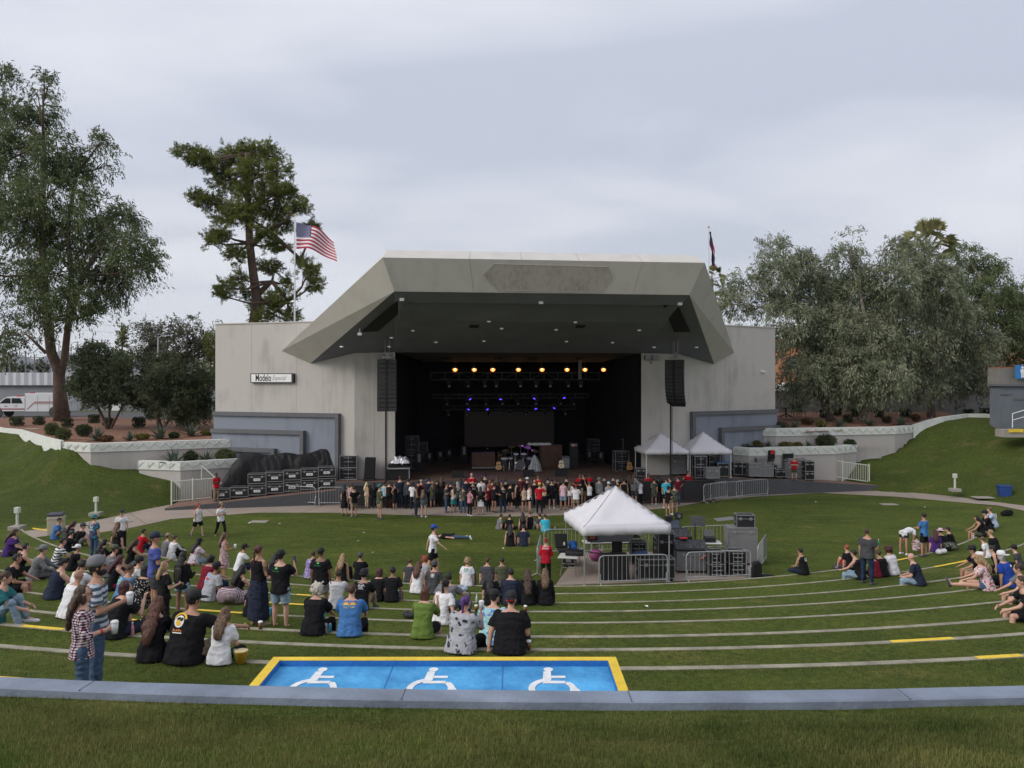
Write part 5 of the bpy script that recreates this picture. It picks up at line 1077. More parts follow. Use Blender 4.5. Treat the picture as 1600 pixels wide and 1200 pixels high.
pp('K', 797, 939, 890, 5, 'man in navy sweatshirt with short black hair sitting, second of four backs', 'navy', 'navy', 'black', sleeve='long', fat=1.12)
pp('K', 825, 939, 895, 0, 'woman with long dark brown hair in black hooded top, third of four backs', 'black', 'black', 'brown-xlong', fem=True, sleeve='long')
pp('K', 852, 939, 893, 0, 'woman with long light brown hair in black, rightmost of the four backs', 'black', 'black', 'lightbrown-long', fem=True, sleeve='long')
r = pp('K', 720, 1024, 952, 20, 'woman with purple hair in grey shirt with black blotches drinking', 'lightgrey:spots', 'black', 'purple-pony', fem=True, fat=1.45, arms=('knees', 'face'), sleeve='tee', h=1.70, vox=.014)
cup(hand(r, 1, (0, .02, -.03)), 'plastic cup at the mouth of the purple haired woman', 'cup-clear')
pp('K', 768, 1014, 933, 12, 'bearded man in pale blue tie dye tee and black cap sitting between two heavier backs', 'cyan:tie', 'teal', 'black', hat='cap', fat=1.3, arms=('knees', 'knees'), head=(25, 0), off=.45)
r = pp('K', 796, 1024, 945, 8, 'man in navy black tee with black and red cap worn backwards sitting', 'black', 'black', 'brown', hat='capback', hatc='black', fat=1.45, arms=('ground', 'cup'), h=1.8, vox=.014)
i = r[1]; b = B(); b.loft([[i['hd']((x, -.010-y, z)) for x, y in ((-.078, .083), (-.075, .15), (-.04, .19), (.04, .19), (.075, .15), (.078, .083))] for z in (.015, .036)]); fixn(obj('brim', b, REDP, r[0])); decal(*r, [], 0) if False else None
cup(hand(r, 1, (0, .02, -.06)), 'cup of dark beer held by the man with the black and red cap', 'cup-amber')
r = pp('S', 853, 913, 840, 10, 'person in red staff shirt with red hair tied up standing beside the sound tent', 'red', 'black', 'red-bun', g='s', fem=True, arms=('fold', 'fold'), sleeve='roll')
decal(*r, [(*txt('STAFF', .24, .06, .03), PR['white'])])
# groups on the lawn beyond
for a in (('G', 797, 853, 821, 5, 'woman in black tank with long black hair of the pair sitting mid lawn', 'black', 'black', 'black-long', dict(fem=True, sleeve='tank')),
   ('G', 818, 853, 822, 0, 'man in navy tee of the pair sitting mid lawn', 'navy', 'navy', 'black', {}),
   ('G', 779, 827, 807, 60, 'person in grey tee at the left end of the lawn group near the path', 'grey', 'black', 'brown', {}),
   ('C', 795, 828, 811, 20, 'small person in black tee sitting low with crossed legs near the path', 'black', 'black', 'black', {}),
   ('G', 817, 828, 804, 0, 'person with big black hair sitting on the lawn before the crowd', 'black', 'black', 'black-long', dict(fem=True, sleeve='tank')),
   ('G', 829, 826, 801, -10, 'woman in black tank with tied up blonde hair sitting before the crowd', 'black', 'black', 'lightbrown-bun', dict(fem=True, sleeve='tank', skin=1)),
   ('G', 846, 828, 804, -40, 'bearded man turned left beside the turquoise tee', 'darkgrey', 'grey', 'brown', {}),
   ('G', 853, 830, 806, -20, 'person in bright turquoise tee sitting on the lawn', 'cyan', 'khaki', 'brown', dict(fat=1.2))):
 pp(*a[:-1], g='l', **a[-1])
# ---- right side
r = pp('C', 1256, 897, 860, -35, 'man in black tank with a round white emblem sitting alone on the right lawn', 'black', 'navy', 'black', g='l', sleeve='tank', skin=1, arms=('lap', 'cup'))
decal(*r, [(*disc(.075, .03, -.02, 14), PR['cream']), (*disc(.03, .03, -.02, 8, .002), PR['black'])])
pp('G', 1328, 889, 855, -20, 'person in black tee with red hair sitting at the left of the right row', 'black', 'red', 'red', blen='shorts')
pp('K', 1344, 902, 861, -45, 'woman in black top and light jeans sitting in front of the red haired one', 'black', 'lightdenim', 'black', fem=True, sleeve='tank', arms=('knees', 'knees'))
r = pp('S', 1355, 912, 825, 55, 'heavy man in dark grey tee and sunglasses standing on the right terrace holding a bottle', 'darkgrey', 'darkdenim', 'brown-crop', skin=1, fat=1.25, arms=('down', 'cup2'))
cup(hand(r, 1, (0, 0, -.06)), 'dark green bottle held by the standing man in sunglasses', 'bottle-green')
pp('K', 1369, 898, 868, -15, 'person in dark red shirt sitting right behind the standing man in sunglasses', 'darkred', 'black', 'black', sleeve='long')
pp('K', 1379, 897, 864, -15, 'person in black tee sitting between the dark red shirt and the white tee', 'black', 'black', 'brown', fat=1.15)
pp('K', 1396, 895, 857, -25, 'young person in white tee with dark curly hair at the end of the right row', 'white', 'navy', 'darkred-curly')
pp('K', 1436, 909, 865, -60, 'bald man in navy tee and jeans sitting and looking at his phone', 'navy', 'lightdenim', 'brown-bald', fat=1.2, arms=('lap', 'lap'), skin=0)
pp('B', 1413, 866, 823, 60, 'woman in white top and navy shorts bending over the children', 'white', 'navy', 'black-bun', g='l', fem=True, skin=1, blen='short', arms=('bend', 'bend'), shoes='white')
pp('G', 1432, 860, 838, 30, 'small child in floral top sitting under the bending woman', 'white:print', 'pink', 'brown', h=1.2, g='l')
r = pp('S', 1444, 869, 801, -30, 'man in bright blue tee and black shorts standing beside the bending woman', 'blue', 'black', 'black', g='l', skin=1, blen='shorts', arms=('lap', 'lap'))
pp('G', 1462, 862, 831, 20, 'woman in purple tee with dark hair sitting right of the standing blue tee', 'purple', 'black', 'darkred-long', g='l', fem=True)
pp('G', 1472, 860, 829, 10, 'person in pink brimmed hat sitting among bags', 'black', 'navy', 'black', g='l', hat='brim', hatc='palepink')
pp('K', 1489, 857, 826, -50, 'boy with short dark hair in black jacket sitting alone beside the pink hat', 'black', 'black', 'black', sleeve='long')
pp('K', 1547, 808, 777, -70, 'person in black with black cap at the top of the right kerb', 'black', 'black', 'black', hat='cap', arms=('knees', 'knees'))
pp('K', 1554, 816, 785, -70, 'blonde person in light blue tee sitting below the trash can', 'paleblue', 'black', 'lightbrown', arms=('knees', 'drink'))
pp('K', 1534, 838, 806, -75, 'woman with long black hair and olive shorts sitting with a drink on the right kerb', 'black', 'olive', 'black-long', fem=True, skin=1, sleeve='tank', arms=('knees', 'knees'), blen='shorts')
pp('K', 1543, 860, 833, -50, 'blond child in white sitting close to a black shirt on the second kerb', 'white', 'white', 'lightbrown', h=1.45)
pp('K', 1557, 862, 831, -40, 'person with blond hair in black shirt with orange sleeve on the second kerb', 'black', 'black', 'blonde', fat=1.1)
pp('K', 1531, 893, 850, -75, 'man in black tee, khaki shorts and black cap sitting facing the stage on the right', 'black', 'khaki', 'black', hat='cap', fat=1.2, blen='shorts', arms=('knees', 'knees'), skin=1)
pp('K', 1561, 893, 856, -60, 'person with dark hair in strappy black top sitting right of the khaki shorts man', 'black', 'black', 'black-bun', fem=True, sleeve='tank')
pp('K', 1543, 916, 868, -60, 'woman with wavy blonde hair in pink and white floral blouse sitting', 'palepink:print', 'denim', 'blonde-wavy', fem=True, blen='short', arms=('knees', 'knees'), legs=('ext', 'sit'), fat=1.15)
r = pp('K', 1577, 909, 862, -35, 'person in royal blue tee with white star print and white cap sitting', 'royal', 'black', 'grey-bob', hat='capback', hatc='white', fat=1.25)
decal(*r, [(*disc(.06, .03, .0, 5, sy=.6), PR['white']), (*leaf7(.07, -.01, .03), PR['white'])])
pp('K', 1594, 893, 858, -50, 'person in black cap and grey tee sitting at the right edge', 'darkgrey', 'black', 'black', hat='cap')
pp('K', 1606, 933, 880, -75, 'person in grey tee and patterned shorts cut off by the right edge', 'grey', 'lightgrey:camo', 'brown', blen='shorts', arms=('knees', 'knees'), off=.3)
pp('K', 1614, 962, 905, -75, 'person with bare knees and black shorts low at the right edge', 'black', 'black', 'brown', blen='shorts', arms=('knees', 'knees'), off=.3)
# ---- walking women and staff
pp('W', 309, 838, 785, 115, 'woman with red hair in white tank and black shorts walking with a jacket', 'white', 'black', 'red-long', g='l', fem=True, sleeve='tank', blen='shorts', fat=1.15, arms=('down', 'down'), shoes='black')
pp('W', 345, 838, 784, 130, 'woman in white tee, black trousers and tan cap walking behind the red haired woman', 'white', 'black', 'auburn-long', g='l', fem=True, hat='cap', hatc='khaki', arms=('fold', 'fold'))
pp('S', 338, 783, 738, 120, 'staff member in red polo and khaki trousers with folded arms by the left ramp', 'red', 'khaki', 'black', g='s', z=-7.15, arms=('fold', 'fold'), skin=3, fat=1.1)
pp('S', 1241, 750, 714, 190, 'bald staff member in red polo and brown shorts standing before the grey cases', 'red', 'olive', 'brown-bald', g='s', z=-6.62, arms=('fold', 'fold'), blen='shorts', fat=1.1)
for px, ty, skn, lab, hr in ((737, 738, 0, 'tall staff member in red polo and sunglasses behind the barrier left of centre', 'brown-bald'), (841, 742, 1, 'staff member in red polo behind the barrier below the silver cover', 'black'), (906, 739, 2, 'staff member in red polo leaning left beside the right staff pair', 'black'), (921, 738, 3, 'staff member in red polo and black beard of the right staff pair', 'black'), (1013, 739, 2, 'staff member in red polo with folded arms under the left white tent', 'black'), (1075, 735, 1, 'staff member in red polo with one arm out at the right barrier end', 'black')):
 pos = U(0, 0, 0); a = (px-800)/1200; v_ = -1.85;
 u_ = (a*(48+.994*v_)-(.52-.107*v_))/(.994-a*.107); pos = U(u_, v_, FLAT); hgt = min(1.98, (pos.y*(ty-590)/1200)*-1+7.5)
 person(pos, 178+random.uniform(-15, 15), 'stand', 'red', 'black', hr, lab, h=max(1.6, hgt), skin=skn, arms=('fold', 'fold') if px in (1013, 737) else ('down', 'point' if px == 1075 else 'fold'), group=GRP['s'], vox=.034, fat=1.12)
# ---- the crowd in front of the stage  (x, feet y, head y, facing, top, sleeve, bottom, length, hair, words, extras)
CR = [
(538,806,757,20,'black','dress',None,'','black-long','woman in long black dress at the far left of the crowd',dict(fem=True)),
(553,808,760,10,'black','tee','khaki','shorts','brown','man in navy black tee and khaki shorts at the left end of the crowd',dict(fat=1.15)),
(549,798,755,30,'mauve:print','tee','black','pants','auburn','person in patterned top behind the khaki shorts man',dict()),
(573,794,755,5,'beige','tank','beige','pants','platinum-long','woman with long blonde hair in beige jumpsuit',dict(fem=True)),
(584,794,754,10,'black','long','black','pants','black-long','person all in black with white shoes right of the beige jumpsuit',dict(shoes='white')),
(593,811,757,35,'olive','tee','khaki','shorts','brown-crop','man in grey green tee and khaki shorts standing on the path edge',dict(fat=1.15,hat='capback',hatc='teal',arms=('down','fold'))),
(600,794,755,15,'cyan:tie','tee','black','pants','black','person in turquoise tie dye tee behind the khaki shorts man',dict()),
(617,796,757,0,'black','dress',None,'','brown-bun','woman in short black dress with hands on hips',dict(fem=True,arms=('hips','hips'),short=1)),
(645,796,753,20,'white','tee','navy','pants','black','man in white tee with dark skin left of the floral overalls',dict(skin=3)),
(650,807,758,25,'black:floral','tank','navy','pants','black','person in navy overalls with a yellow flower back',dict(skin=2,fat=1.1,arms=('down','cup'))),
(662,808,765,50,'darkgrey','long','lightdenim','short','lightbrown-long','woman in pale shorts and grey top leaning in with white shoes',dict(fem=True,shoes='white')),
(658,790,749,5,'maroon','long','black','pants','white','white haired person in dark brown near the black desk',dict()),
(667,789,750,0,'black','long','olive','skirt','black','person in bright blue cap and black top',dict(hat='capback',hatc='royal')),
(676,793,753,25,'olive','long','darkgrey','skirt','lightbrown-long','woman in brown hat and brown boots',dict(hat='brim',hatc='khaki',fem=True,shoes='maroon')),
(683,789,750,20,'darkgrey','tee','black','pants','brown','tall man in charcoal tee behind the brown hat',dict()),
(697,801,755,40,'darkgrey','tee','denim','pants','brown-crop','man in charcoal tee and blue jeans looking at his hands',dict(arms=('fold','fold'))),
(704,793,755,20,'black','long','black','pants','black','person in black with white sneakers behind the jeans man',dict(shoes='white')),
(709,801,757,-60,'cream','tank','teal','skirt','brown-long','woman in cream top and green skirt turned left',dict(fem=True,arms=('fold','fold'),skin=1)),
(715,797,752,-30,'paleyellow:camo','tee','denim','pants','grey-long','person in pale plaid shirt with long grey hair',dict()),
(724,802,763,30,'white:camo','tee','denim','pants','black','man in patterned white shirt and blue cap with jeans',dict(hat='cap',hatc='navy')),
(728,793,746,10,'navy','tee','black','pants','black','tall man in navy tee with yellow print before the tall red staff member',dict(arms=('down','face'))),
(734,806,764,0,'pink','tee','black','pants','darkred-pony','woman in pink top and black trousers with white shoes on the path',dict(fem=True,shoes='white')),
(739,796,751,0,'black','tee','darkgrey','shorts','brown-bald','bald man in black tee with a white square back print',dict(dec=1)),
(752,791,747,-20,'white','tee','black','pants','black','young man in white tee with bare neck looking right',dict()),
(751,805,760,0,'black','tee','white','skirt','black-long','person with a white cloth around the hips and long black hair',dict()),
(763,800,759,5,'darkred','tee','black','pants','lightbrown','person in dark red tee with yellow sleeve',dict(fat=1.1)),
(765,790,750,0,'orange','tee','black','pants','orange','person with orange hair and orange top in the second row',dict()),
(772,801,755,0,'black','tee','black','short','black','woman in black top and black shorts with bare legs left of centre',dict(fem=True,skin=1)),
(786,802,756,0,'black','tee','darkdenim','pants','brown','man in black tee with grey round back print and dark jeans',dict(dec=2,fat=1.1)),
(783,790,749,0,'darkgrey','tee','black','pants','purple','person with purple black hair in the second row at centre',dict()),
(797,799,754,50,'black','tee','black','shorts','black','bearded man in black tee facing right with a bandana at his knee',dict(arms=('down','down'))),
(808,795,752,0,'black','tank','black','pants','black-long','person in black with bare shoulders right of the bearded man',dict(fem=True)),
(819,801,759,-10,'beige','tank','black','short','darkred','woman in strapless beige top and black shorts with long bare legs',dict(fem=True)),
(827,801,757,20,'white','tank','black','short','auburn-bun','woman in white top and black shorts with folded arms',dict(fem=True,arms=('fold','fold'))),
(824,790,746,0,'black','tee','black','pants','black','man in white cap and black shirt reaching right',dict(hat='cap',hatc='white',arms=('down','point'))),
(835,794,749,-10,'black','tee','darkgrey','pants','brown-bald','bald man in black tee behind the red tee',dict()),
(843,803,754,15,'red','tee','black','pants','blonde','person in long red tee with yellow cap and black trousers',dict(hat='capback',hatc='yellow')),
(850,795,752,-20,'paleyellow','tank','black','pants','black','man in pale yellow tank with bare arm',dict(skin=1)),
(862,794,749,-170,'black','long','black','shorts','black','man in black hoodie facing away from the stage with white socks',dict(hat='cap',shoes='white')),
(872,788,755,-20,'maroon','tee','maroon','short','brown','woman in dark rose romper',dict(fem=True,skin=1,shoes='cream')),
(880,797,750,50,'palepink','tank','lightdenim','shorts','brown-crop','man in pale pink tank and light denim shorts',dict(skin=1)),
(891,794,752,20,'white','tee','lightdenim','short','lightbrown-long','woman with long light brown hair in white top and denim shorts',dict(fem=True)),
(900,800,757,10,'white','tee','khaki','shorts','brown','man in white tee and red cap just left of the sound tent top',dict(hat='capback',hatc='red')),
(912,790,739,10,'black','tee','khaki','shorts','black','man in black shirt and khaki shorts before the red staff pair',dict(skin=1)),
(921,793,756,0,'white','tank','black','pants','lightbrown','woman in white top with raised drink below the red staff pair',dict(fem=True,arms=('up','cup'))),
(936,792,746,0,'grey','long','black','pants','grey','person in grey hoodie and grey cap above the sound tent',dict(hat='capback',hatc='grey',fat=1.2)),
(951,795,753,0,'lightgrey','tee','black','pants','black','small person in white cap above the sound tent roof',dict(hat='capback',hatc='white')),
(944,786,742,0,'darkgrey','tee','black','pants','black','man in dark grey with black hair behind the grey hoodie',dict()),
(958,786,742,0,'darkgrey','long','black','pants','black','person in dark grey jacket left of the yellow print pair',dict()),
(965,792,749,0,'black','tee','black','pants','white','person with white hair and yellow print left of the tent apex',dict(dec=3)),
(975,794,747,20,'black','tank','darkdenim','pants','black-bun','woman in black and yellow tank with bare arm right of the tent apex',dict(fem=True,skin=1)),
(991,791,738,10,'grey','long','darkgrey','shorts','brown-long','person with long brown hair in grey brown top',dict(fat=1.1)),
(1000,791,748,-10,'white','tee','black','pants','black','woman in white tee and black trousers left of the barrier panel',dict(fem=True)),
(1022,788,747,0,'lightgrey:camo','tee','lightgrey:camo','skirt','black','woman leaning on the barrier in a grey patterned skirt with white shoes',dict(fem=True,shoes='white')),
(1041,794,746,-15,'cyan','tee','black','shorts','brown-crop','man in bright cyan tee and black shorts at the right barrier',dict(shoes='white',fat=1.1)),
(1047,790,744,-20,'black','tee','black','pants','black','person in black tee leaning behind the cyan tee',dict()),
(1059,789,743,-20,'darkred','tee','denim','pants','brown-crop','man in dark red tee and jeans at the right barrier',dict()),
(1044,807,760,5,'black','tee','khaki','short','black','person in black tee and dark cap with bare legs standing on the grass edge',dict(hat='cap',shoes='white')),
(1054,804,757,10,'grey:camo','long','khaki','short','brown','person in grey plaid shirt with bare legs right of the black tee',dict(shoes='white')),
]
for i, (px, py, ty, fc, top, sl, bot, bl, hr, lab, kw) in enumerate(CR):
 dec = kw.pop('dec', None); kw.pop('short', None); kw = dict(kw)
 if sl: kw['sleeve'] = sl
 if bl: kw['blen'] = bl
 kw.setdefault('skin', i % 5 == 2 and 1 or 0); kw.setdefault('fat', (.95, 1.05, 1.15, 1.0)[i*7 % 4]); kw.setdefault('arms', (('down', 'down'), ('fold', 'fold'), ('down', 'cup'), ('down', 'hips'), ('cup', 'down'))[i*3 % 5]); fc += (0, 25, -30, 50, -15, -60)[i*5 % 6]
 r = pp('S', px, py, ty, fc, lab, top, bot, hr, g='c', **kw)
 if dec == 1: decal(*r, [(*quad2(-.10, -.10, .10, .08), PR['grey']), (*disc(.05, 0, 0, 8, .002), PR['black'])])
 if dec == 2: decal(*r, [(*disc(.09, 0, 0, 12, 0, .06), PR['grey'])])
 if dec == 3: decal(*r, [(*disc(.10, 0, -.02, 10), PR['yellow'])])
rr = random.Random(11); used = [c[0] for c in CR]
for px in (625, 638, 653, 690, 720, 758, 777, 790, 813, 831, 856, 867, 885, 928, 983, 1030, 608, 670, 769, 896):
 a = (px-800)/1200; v_ = -2.62-rr.uniform(0, .9); u_ = (a*(48+.994*v_)-(.52-.107*v_))/(.994-a*.107); pos = U(u_, v_, FLAT)
 person(pos, rr.uniform(-25, 25), 'stand', rr.choice(['black', 'black', 'darkgrey', 'navy', 'black', 'maroon']), rr.choice(['black', 'darkdenim', 'black']), rr.choice(['black', 'brown-long', 'black-long', 'brown', 'auburn', 'black']), 'person in dark clothes half hidden in the dense front row at the barrier', h=rr.uniform(1.55, 1.9), skin=rr.choice([0, 0, 1, 2]), fem=rr.random() < .4, arms=rr.choice([('fold', 'fold'), ('down', 'down'), ('cup', 'down')]), sleeve=rr.choice(['tee', 'tee', 'tank', 'long']), fat=rr.uniform(.95, 1.2), group='dark clothed people packed along the barrier', vox=.036)
flush(); do_decals()
# ================================================================ accessible platform
pf_ = thing('viewing_platform', 'bright blue accessible viewing platform with yellow raised edge and white wheelchair symbols', 'platform', (0, 0, 0))
BLUEP = mat('platform_blue', (.034, .26, .58), .75, .24, 2.6, .35, bscale=14, col2=(.07, .33, .62)); BLUED = mat('platform_edge_blue', (.015, .15, .45), .7, .15, 3, .2)
x0, x1, y0, y1, zt, zf = -2.64, 1.15, 5.92, 8.5, -3.09, -3.158
b = B(); b.box(((x0+x1)/2, (y0+y1)/2, (zf-4.2)/2), (x1-x0-.02, y1-y0-.02, 4.2+zf)); obj('deck', b, BLUEP, pf_)
b = B(); w = .10
b.loft([[Vector((x0+a, y0, z)), Vector((x0+a, y1-a, z)), Vector((x1-a, y1-a, z)), Vector((x1-a, y0, z))] for a, z in ((0, -4.15), (0, zt), (w, zt), (w, zf-.01))], False, False); fixn(obj('raised_edge', b, [YEL], pf_))
b = B(); b.loft([[Vector((x0+a, y0, z)), Vector((x0+a, y1-a, z)), Vector((x1-a, y1-a, z)), Vector((x1-a, y0, z))] for a, z in ((w+.002, zt-.006), (w+.004, zf+.001))], False, False); fixn(obj('edge_inner_face', b, BLUED, pf_))
b = B()
for xx in (-1.30, -.10): b.add([(xx-.006, y0, zf+.003), (xx+.006, y0, zf+.003), (xx+.006, y1-w, zf+.003), (xx-.006, y1-w, zf+.003)], [(0, 1, 2, 3)])
obj('joint', b, BLUED, pf_)
WHM = mat('symbol_white', (.70, .71, .72), .7, .16, 9)
def wheelchair(cx, cy, s):     # cy = far end (head)
 b = B(); z = zf+.004
 def poly(pts): b.add([(cx+p[0]*s*.9, cy+p[1]*s, z) for p in pts], [tuple(range(len(pts)))])
 poly([(.02+.085*math.cos(a), -.07+.085*math.sin(a)) for a in [2*math.pi*q/16 for q in range(16)]])
 poly([(-.07, -.15), (.06, -.15), (.05, -.52), (-.10, -.52)]); poly([(.05, -.33), (.30, -.33), (.30, -.42), (.05, -.42)])
 poly([(-.10, -.53), (.28, -.53), (.28, -.63), (-.10, -.63)]); poly([(.28, -.56), (.38, -.60), (.56, -1.02), (.45, -1.04)]); poly([(.45, -1.0), (.66, -.94), (.68, -1.02), (.48, -1.1)])
 v, f = disc(.40, .05, -.83, 26, 0, .29, 95, 400); b.add([(cx+q[0]*s*.9, cy+q[1]*s, z+.001) for q in v], f)
 return b
for cx_ in (-2.06, -.86, .38): fixn(obj('wheelchair_symbol', wheelchair(cx_, 8.35, .68), WHM, pf_))
# ================================================================ equipment makers
def road_case(label, pos, rz, w, d, h, body=BLK, plate=True, group=None, name='road_case', cat='road case', wheels=True, lid=.7, edge=ALU, proto=None):
 if proto: return copytree(proto, pos, rz, label)
 t = thing(name, label, cat, pos, rz, group); wz = .11 if wheels else 0
 b = B(); b.bbox((0, 0, wz+(h-wz)/2), (w-.02, d-.02, h-wz-.02), .01); obj('body', b, body, t)
 b = B(); e = .022
 for sx in (-1, 1):
  for sy in (-1, 1): b.box((sx*(w/2-e/2), sy*(d/2-e/2), wz+(h-wz)/2), (e*1.3, e*1.3, h-wz-e))
  for z in (wz+e/2, h-e/2): b.box((sx*(w/2-e/2), 0, z), (e*1.5, d, e*1.5))
 for sy in (-1, 1):
  for z in (wz+e/2, h-e/2): b.box((0, sy*(d/2-e/2), z), (w-e*3, e*1.5, e*1.5))
 obj('edge_trim', b, edge, t)
 b = B(); zl = wz+(h-wz)*lid; b.box((0, -d/2-.001, zl), (w-.07, .008, .022)); b.box((w/2+.001, 0, zl), (.008, d-.07, .022)); b.box((-w/2-.001, 0, zl), (.008, d-.07, .022)); obj('lid_seam', b, edge, t)
 for sx in (-.28, .28):
  b = B(); b.bbox((sx*w, -d/2-.006, zl), (.11, .02, .11), .005); b.box((sx*w, -d/2-.018, zl), (.03, .012, .06)); obj('latch', b, edge, t)
 for sx in (-1, 1):
  b = B(); b.box((sx*(w/2+.001), 0, wz+(h-wz)*.42), (.008, .2, .12)); obj('handle', b, edge, t)
 if plate:
  b = B(); b.box((0, -d/2-.004, wz+(h-wz)*.42), (w*.36, .008, (h-wz)*.26)); pl = obj('label_plate', b, WHITEL, t); b = B(); b.tube([(-w*.12, -d/2-.010, wz+(h-wz)*.42), (-w*.04, -d/2-.010, wz+(h-wz)*.47), (w*.03, -d/2-.010, wz+(h-wz)*.38), (w*.12, -d/2-.010, wz+(h-wz)*.46)], .014, 4); obj('mark', b, BLK, pl)
 if wheels:
  for sx in (-1, 1):
   for sy in (-1, 1): b = B(); x, y = sx*(w/2-.1), sy*(d/2-.1); b.cyl((x-.02, y, .045), (x+.02, y, .045), .045, n=10); b.box((x, y, .085), (.06, .08, .05)); obj('caster', b, RUBBER, t)
 return t
def rack(label, pos, rz, w, d, h, n=6, frame=ALU):
 t = thing('equipment_rack', label, 'equipment rack', pos, rz); b = B(); b.box((0, .03, h/2), (w-.05, d-.08, h-.04)); obj('body', b, BLKM, t)
 b = B()
 for sx in (-1, 1):
  for sy in (-1, 1): b.cyl((sx*w/2, sy*d/2, 0), (sx*w/2, sy*d/2, h), .02, n=6)
  for z in (.02, h/2, h): b.cyl((sx*w/2, -d/2, z), (sx*w/2, d/2, z), .02, n=6)
 for z in (.02, h/2, h):
  for sy in (-1, 1): b.cyl((-w/2, sy*d/2, z), (w/2, sy*d/2, z), .02, n=6)
 b.cyl((0, -d/2, 0), (0, -d/2, h), .015, n=5)
 obj('frame', b, frame, t)
 rq = random.Random(len(label))
 for i in range(n):
  z = h*(i+.5)/n; b = B(); b.box((0, -d/2+.02, z), (w-.08, .02, h/n*.82)); u = obj('unit', b, BLK, t); b = B()
  for q in range(rq.randint(2, 4)): b.cyl((rq.uniform(-.35, .35)*w, -d/2+.008, z), (0, 0, 0) if False else (rq.uniform(-.35, .35)*w, -d/2+.004, z+.01), .012, n=6)
  obj('control', b, ALU, u)
 return t
def table(label, pos, rz, w, d, h=.74, topm=None):
 t = thing('folding_table', label, 'table', pos, rz); b = B(); b.bbox((0, 0, h-.02), (w, d, .045), .012); obj('tabletop', b, topm or mat('table_white', (.55, .55, .53), .5, .08), t)
 for sx in (-1, 1):
  b = B(); x = sx*(w/2-.2); b.tube([(x+.1*sx, -d/2+.08, 0), (x, -d/2+.12, .35), (x, -d/2+.12, h-.05), (x, d/2-.12, h-.05), (x, d/2-.12, .35), (x+.1*sx, d/2-.08, 0)], .014, 6); b.cyl((x, -d/2+.12, .32), (x, d/2-.12, .32), .012, n=5); b.cyl((x, 0, .32), (x*.3, 0, h-.05), .010, n=5); obj('leg', b, DSTEEL, t)
 return t
def barrier_proto(label, pos, rz, group=None, proto=None):
 if proto: return copytree(proto, pos, rz, label)
 t = thing('crowd_barrier', label, 'barrier', pos, rz, group); w, h = 2.5, 1.1; b = B(); r = .17
 pts = [(-w/2, 0, .12), (-w/2, 0, h-r)]+[(-w/2+r-r*math.cos(R(a)), 0, h-r+r*math.sin(R(a))) for a in (30, 60, 90)]+[(w/2-r+r*math.sin(R(a)), 0, h-r+r*math.cos(R(a))) for a in (0, 30, 60)]+[(w/2, 0, h-r), (w/2, 0, .12)]
 b.tube(pts, .021, 8); b.cyl((-w/2, 0, .19), (w/2, 0, .19), .019); obj('frame', b, STEEL, t)
 for i in range(14):
  x = -w/2+w*(i+1)/15; b = B(); b.cyl((x, 0, .19), (x, 0, h-.01), .0085, n=6); obj('bar', b, STEEL, t)
 for s in (-1, 1):
  b = B(); x = s*(w/2-.04); b.tube([(x, -.02, .45), (x, -.0, .14), (x, -.27, .02), (x, -.30, .0)], .019, 7) if s < 0 else b.tube([(x, 0, .45), (x, 0, .0)], .019, 7); b.tube([(x, .0, .14), (x, .27, .02)], .018, 7); obj('foot', b, STEEL, t)
 b = B(); b.cyl((w/2, 0, .55), (w/2+.05, 0, .55), .02, n=6); b.cyl((w/2, 0, .48), (w/2+.05, 0, .48), .02, n=6); obj('hook', b, STEEL, t); return t
def place2(px0, py0, px1, py1, z=FLAT):     # centre + rotation between two foot pixels
 a = PZ(px0, py0, z); c = PZ(px1, py1, z); return (a+c)/2, math.atan2(c.y-a.y, c.x-a.x), (c-a).length
# ================================================================ sound desk area
pad = [PZ(868, 915, FLAT), PZ(1188, 904, FLAT), PZ(1165, 862, FLAT), PZ(905, 864, FLAT)]
b = B(); q = [Vector((p.x, p.y, FLAT+.03)) for p in pad]; b.loft([[p-Vector((0, 0, .1)) for p in q], q]); fixn(struct('concrete_pad', b, PATHM))
G0 = FLAT+.03
p, rz, ln = place2(931, 918, 1048, 915); bp = barrier_proto('left front steel crowd barrier guarding the sound desk', (p.x, p.y, G0), rz, 'steel crowd barriers around the sound desk')
p, rz, ln = place2(1068, 912, 1177, 907); barrier_proto('right front steel crowd barrier guarding the sound desk', (p.x, p.y, G0), rz, None, bp)
p, rz, ln = place2(1181, 904, 1200, 872); barrier_proto('steel crowd barrier seen edge on at the right end of the sound desk', (p.x, p.y, FLAT), rz, None, bp)
p, rz, ln = place2(838, 908, 846, 872); barrier_proto('steel crowd barrier seen edge on beside the red shirted staff member', (p.x, p.y, FLAT), rz, None, bp)
for a, c, lab in (((862, 868), (930, 867), 'back steel crowd barrier left of the white sound tent legs'), ((934, 866), (1005, 864), 'back steel crowd barrier under the white sound tent'), ((1072, 863), (1140, 860), 'back steel crowd barrier behind the mixing desks')):
 p, rz, ln = place2(*a, *c); barrier_proto(lab, (p.x, p.y, FLAT), rz, None, bp)
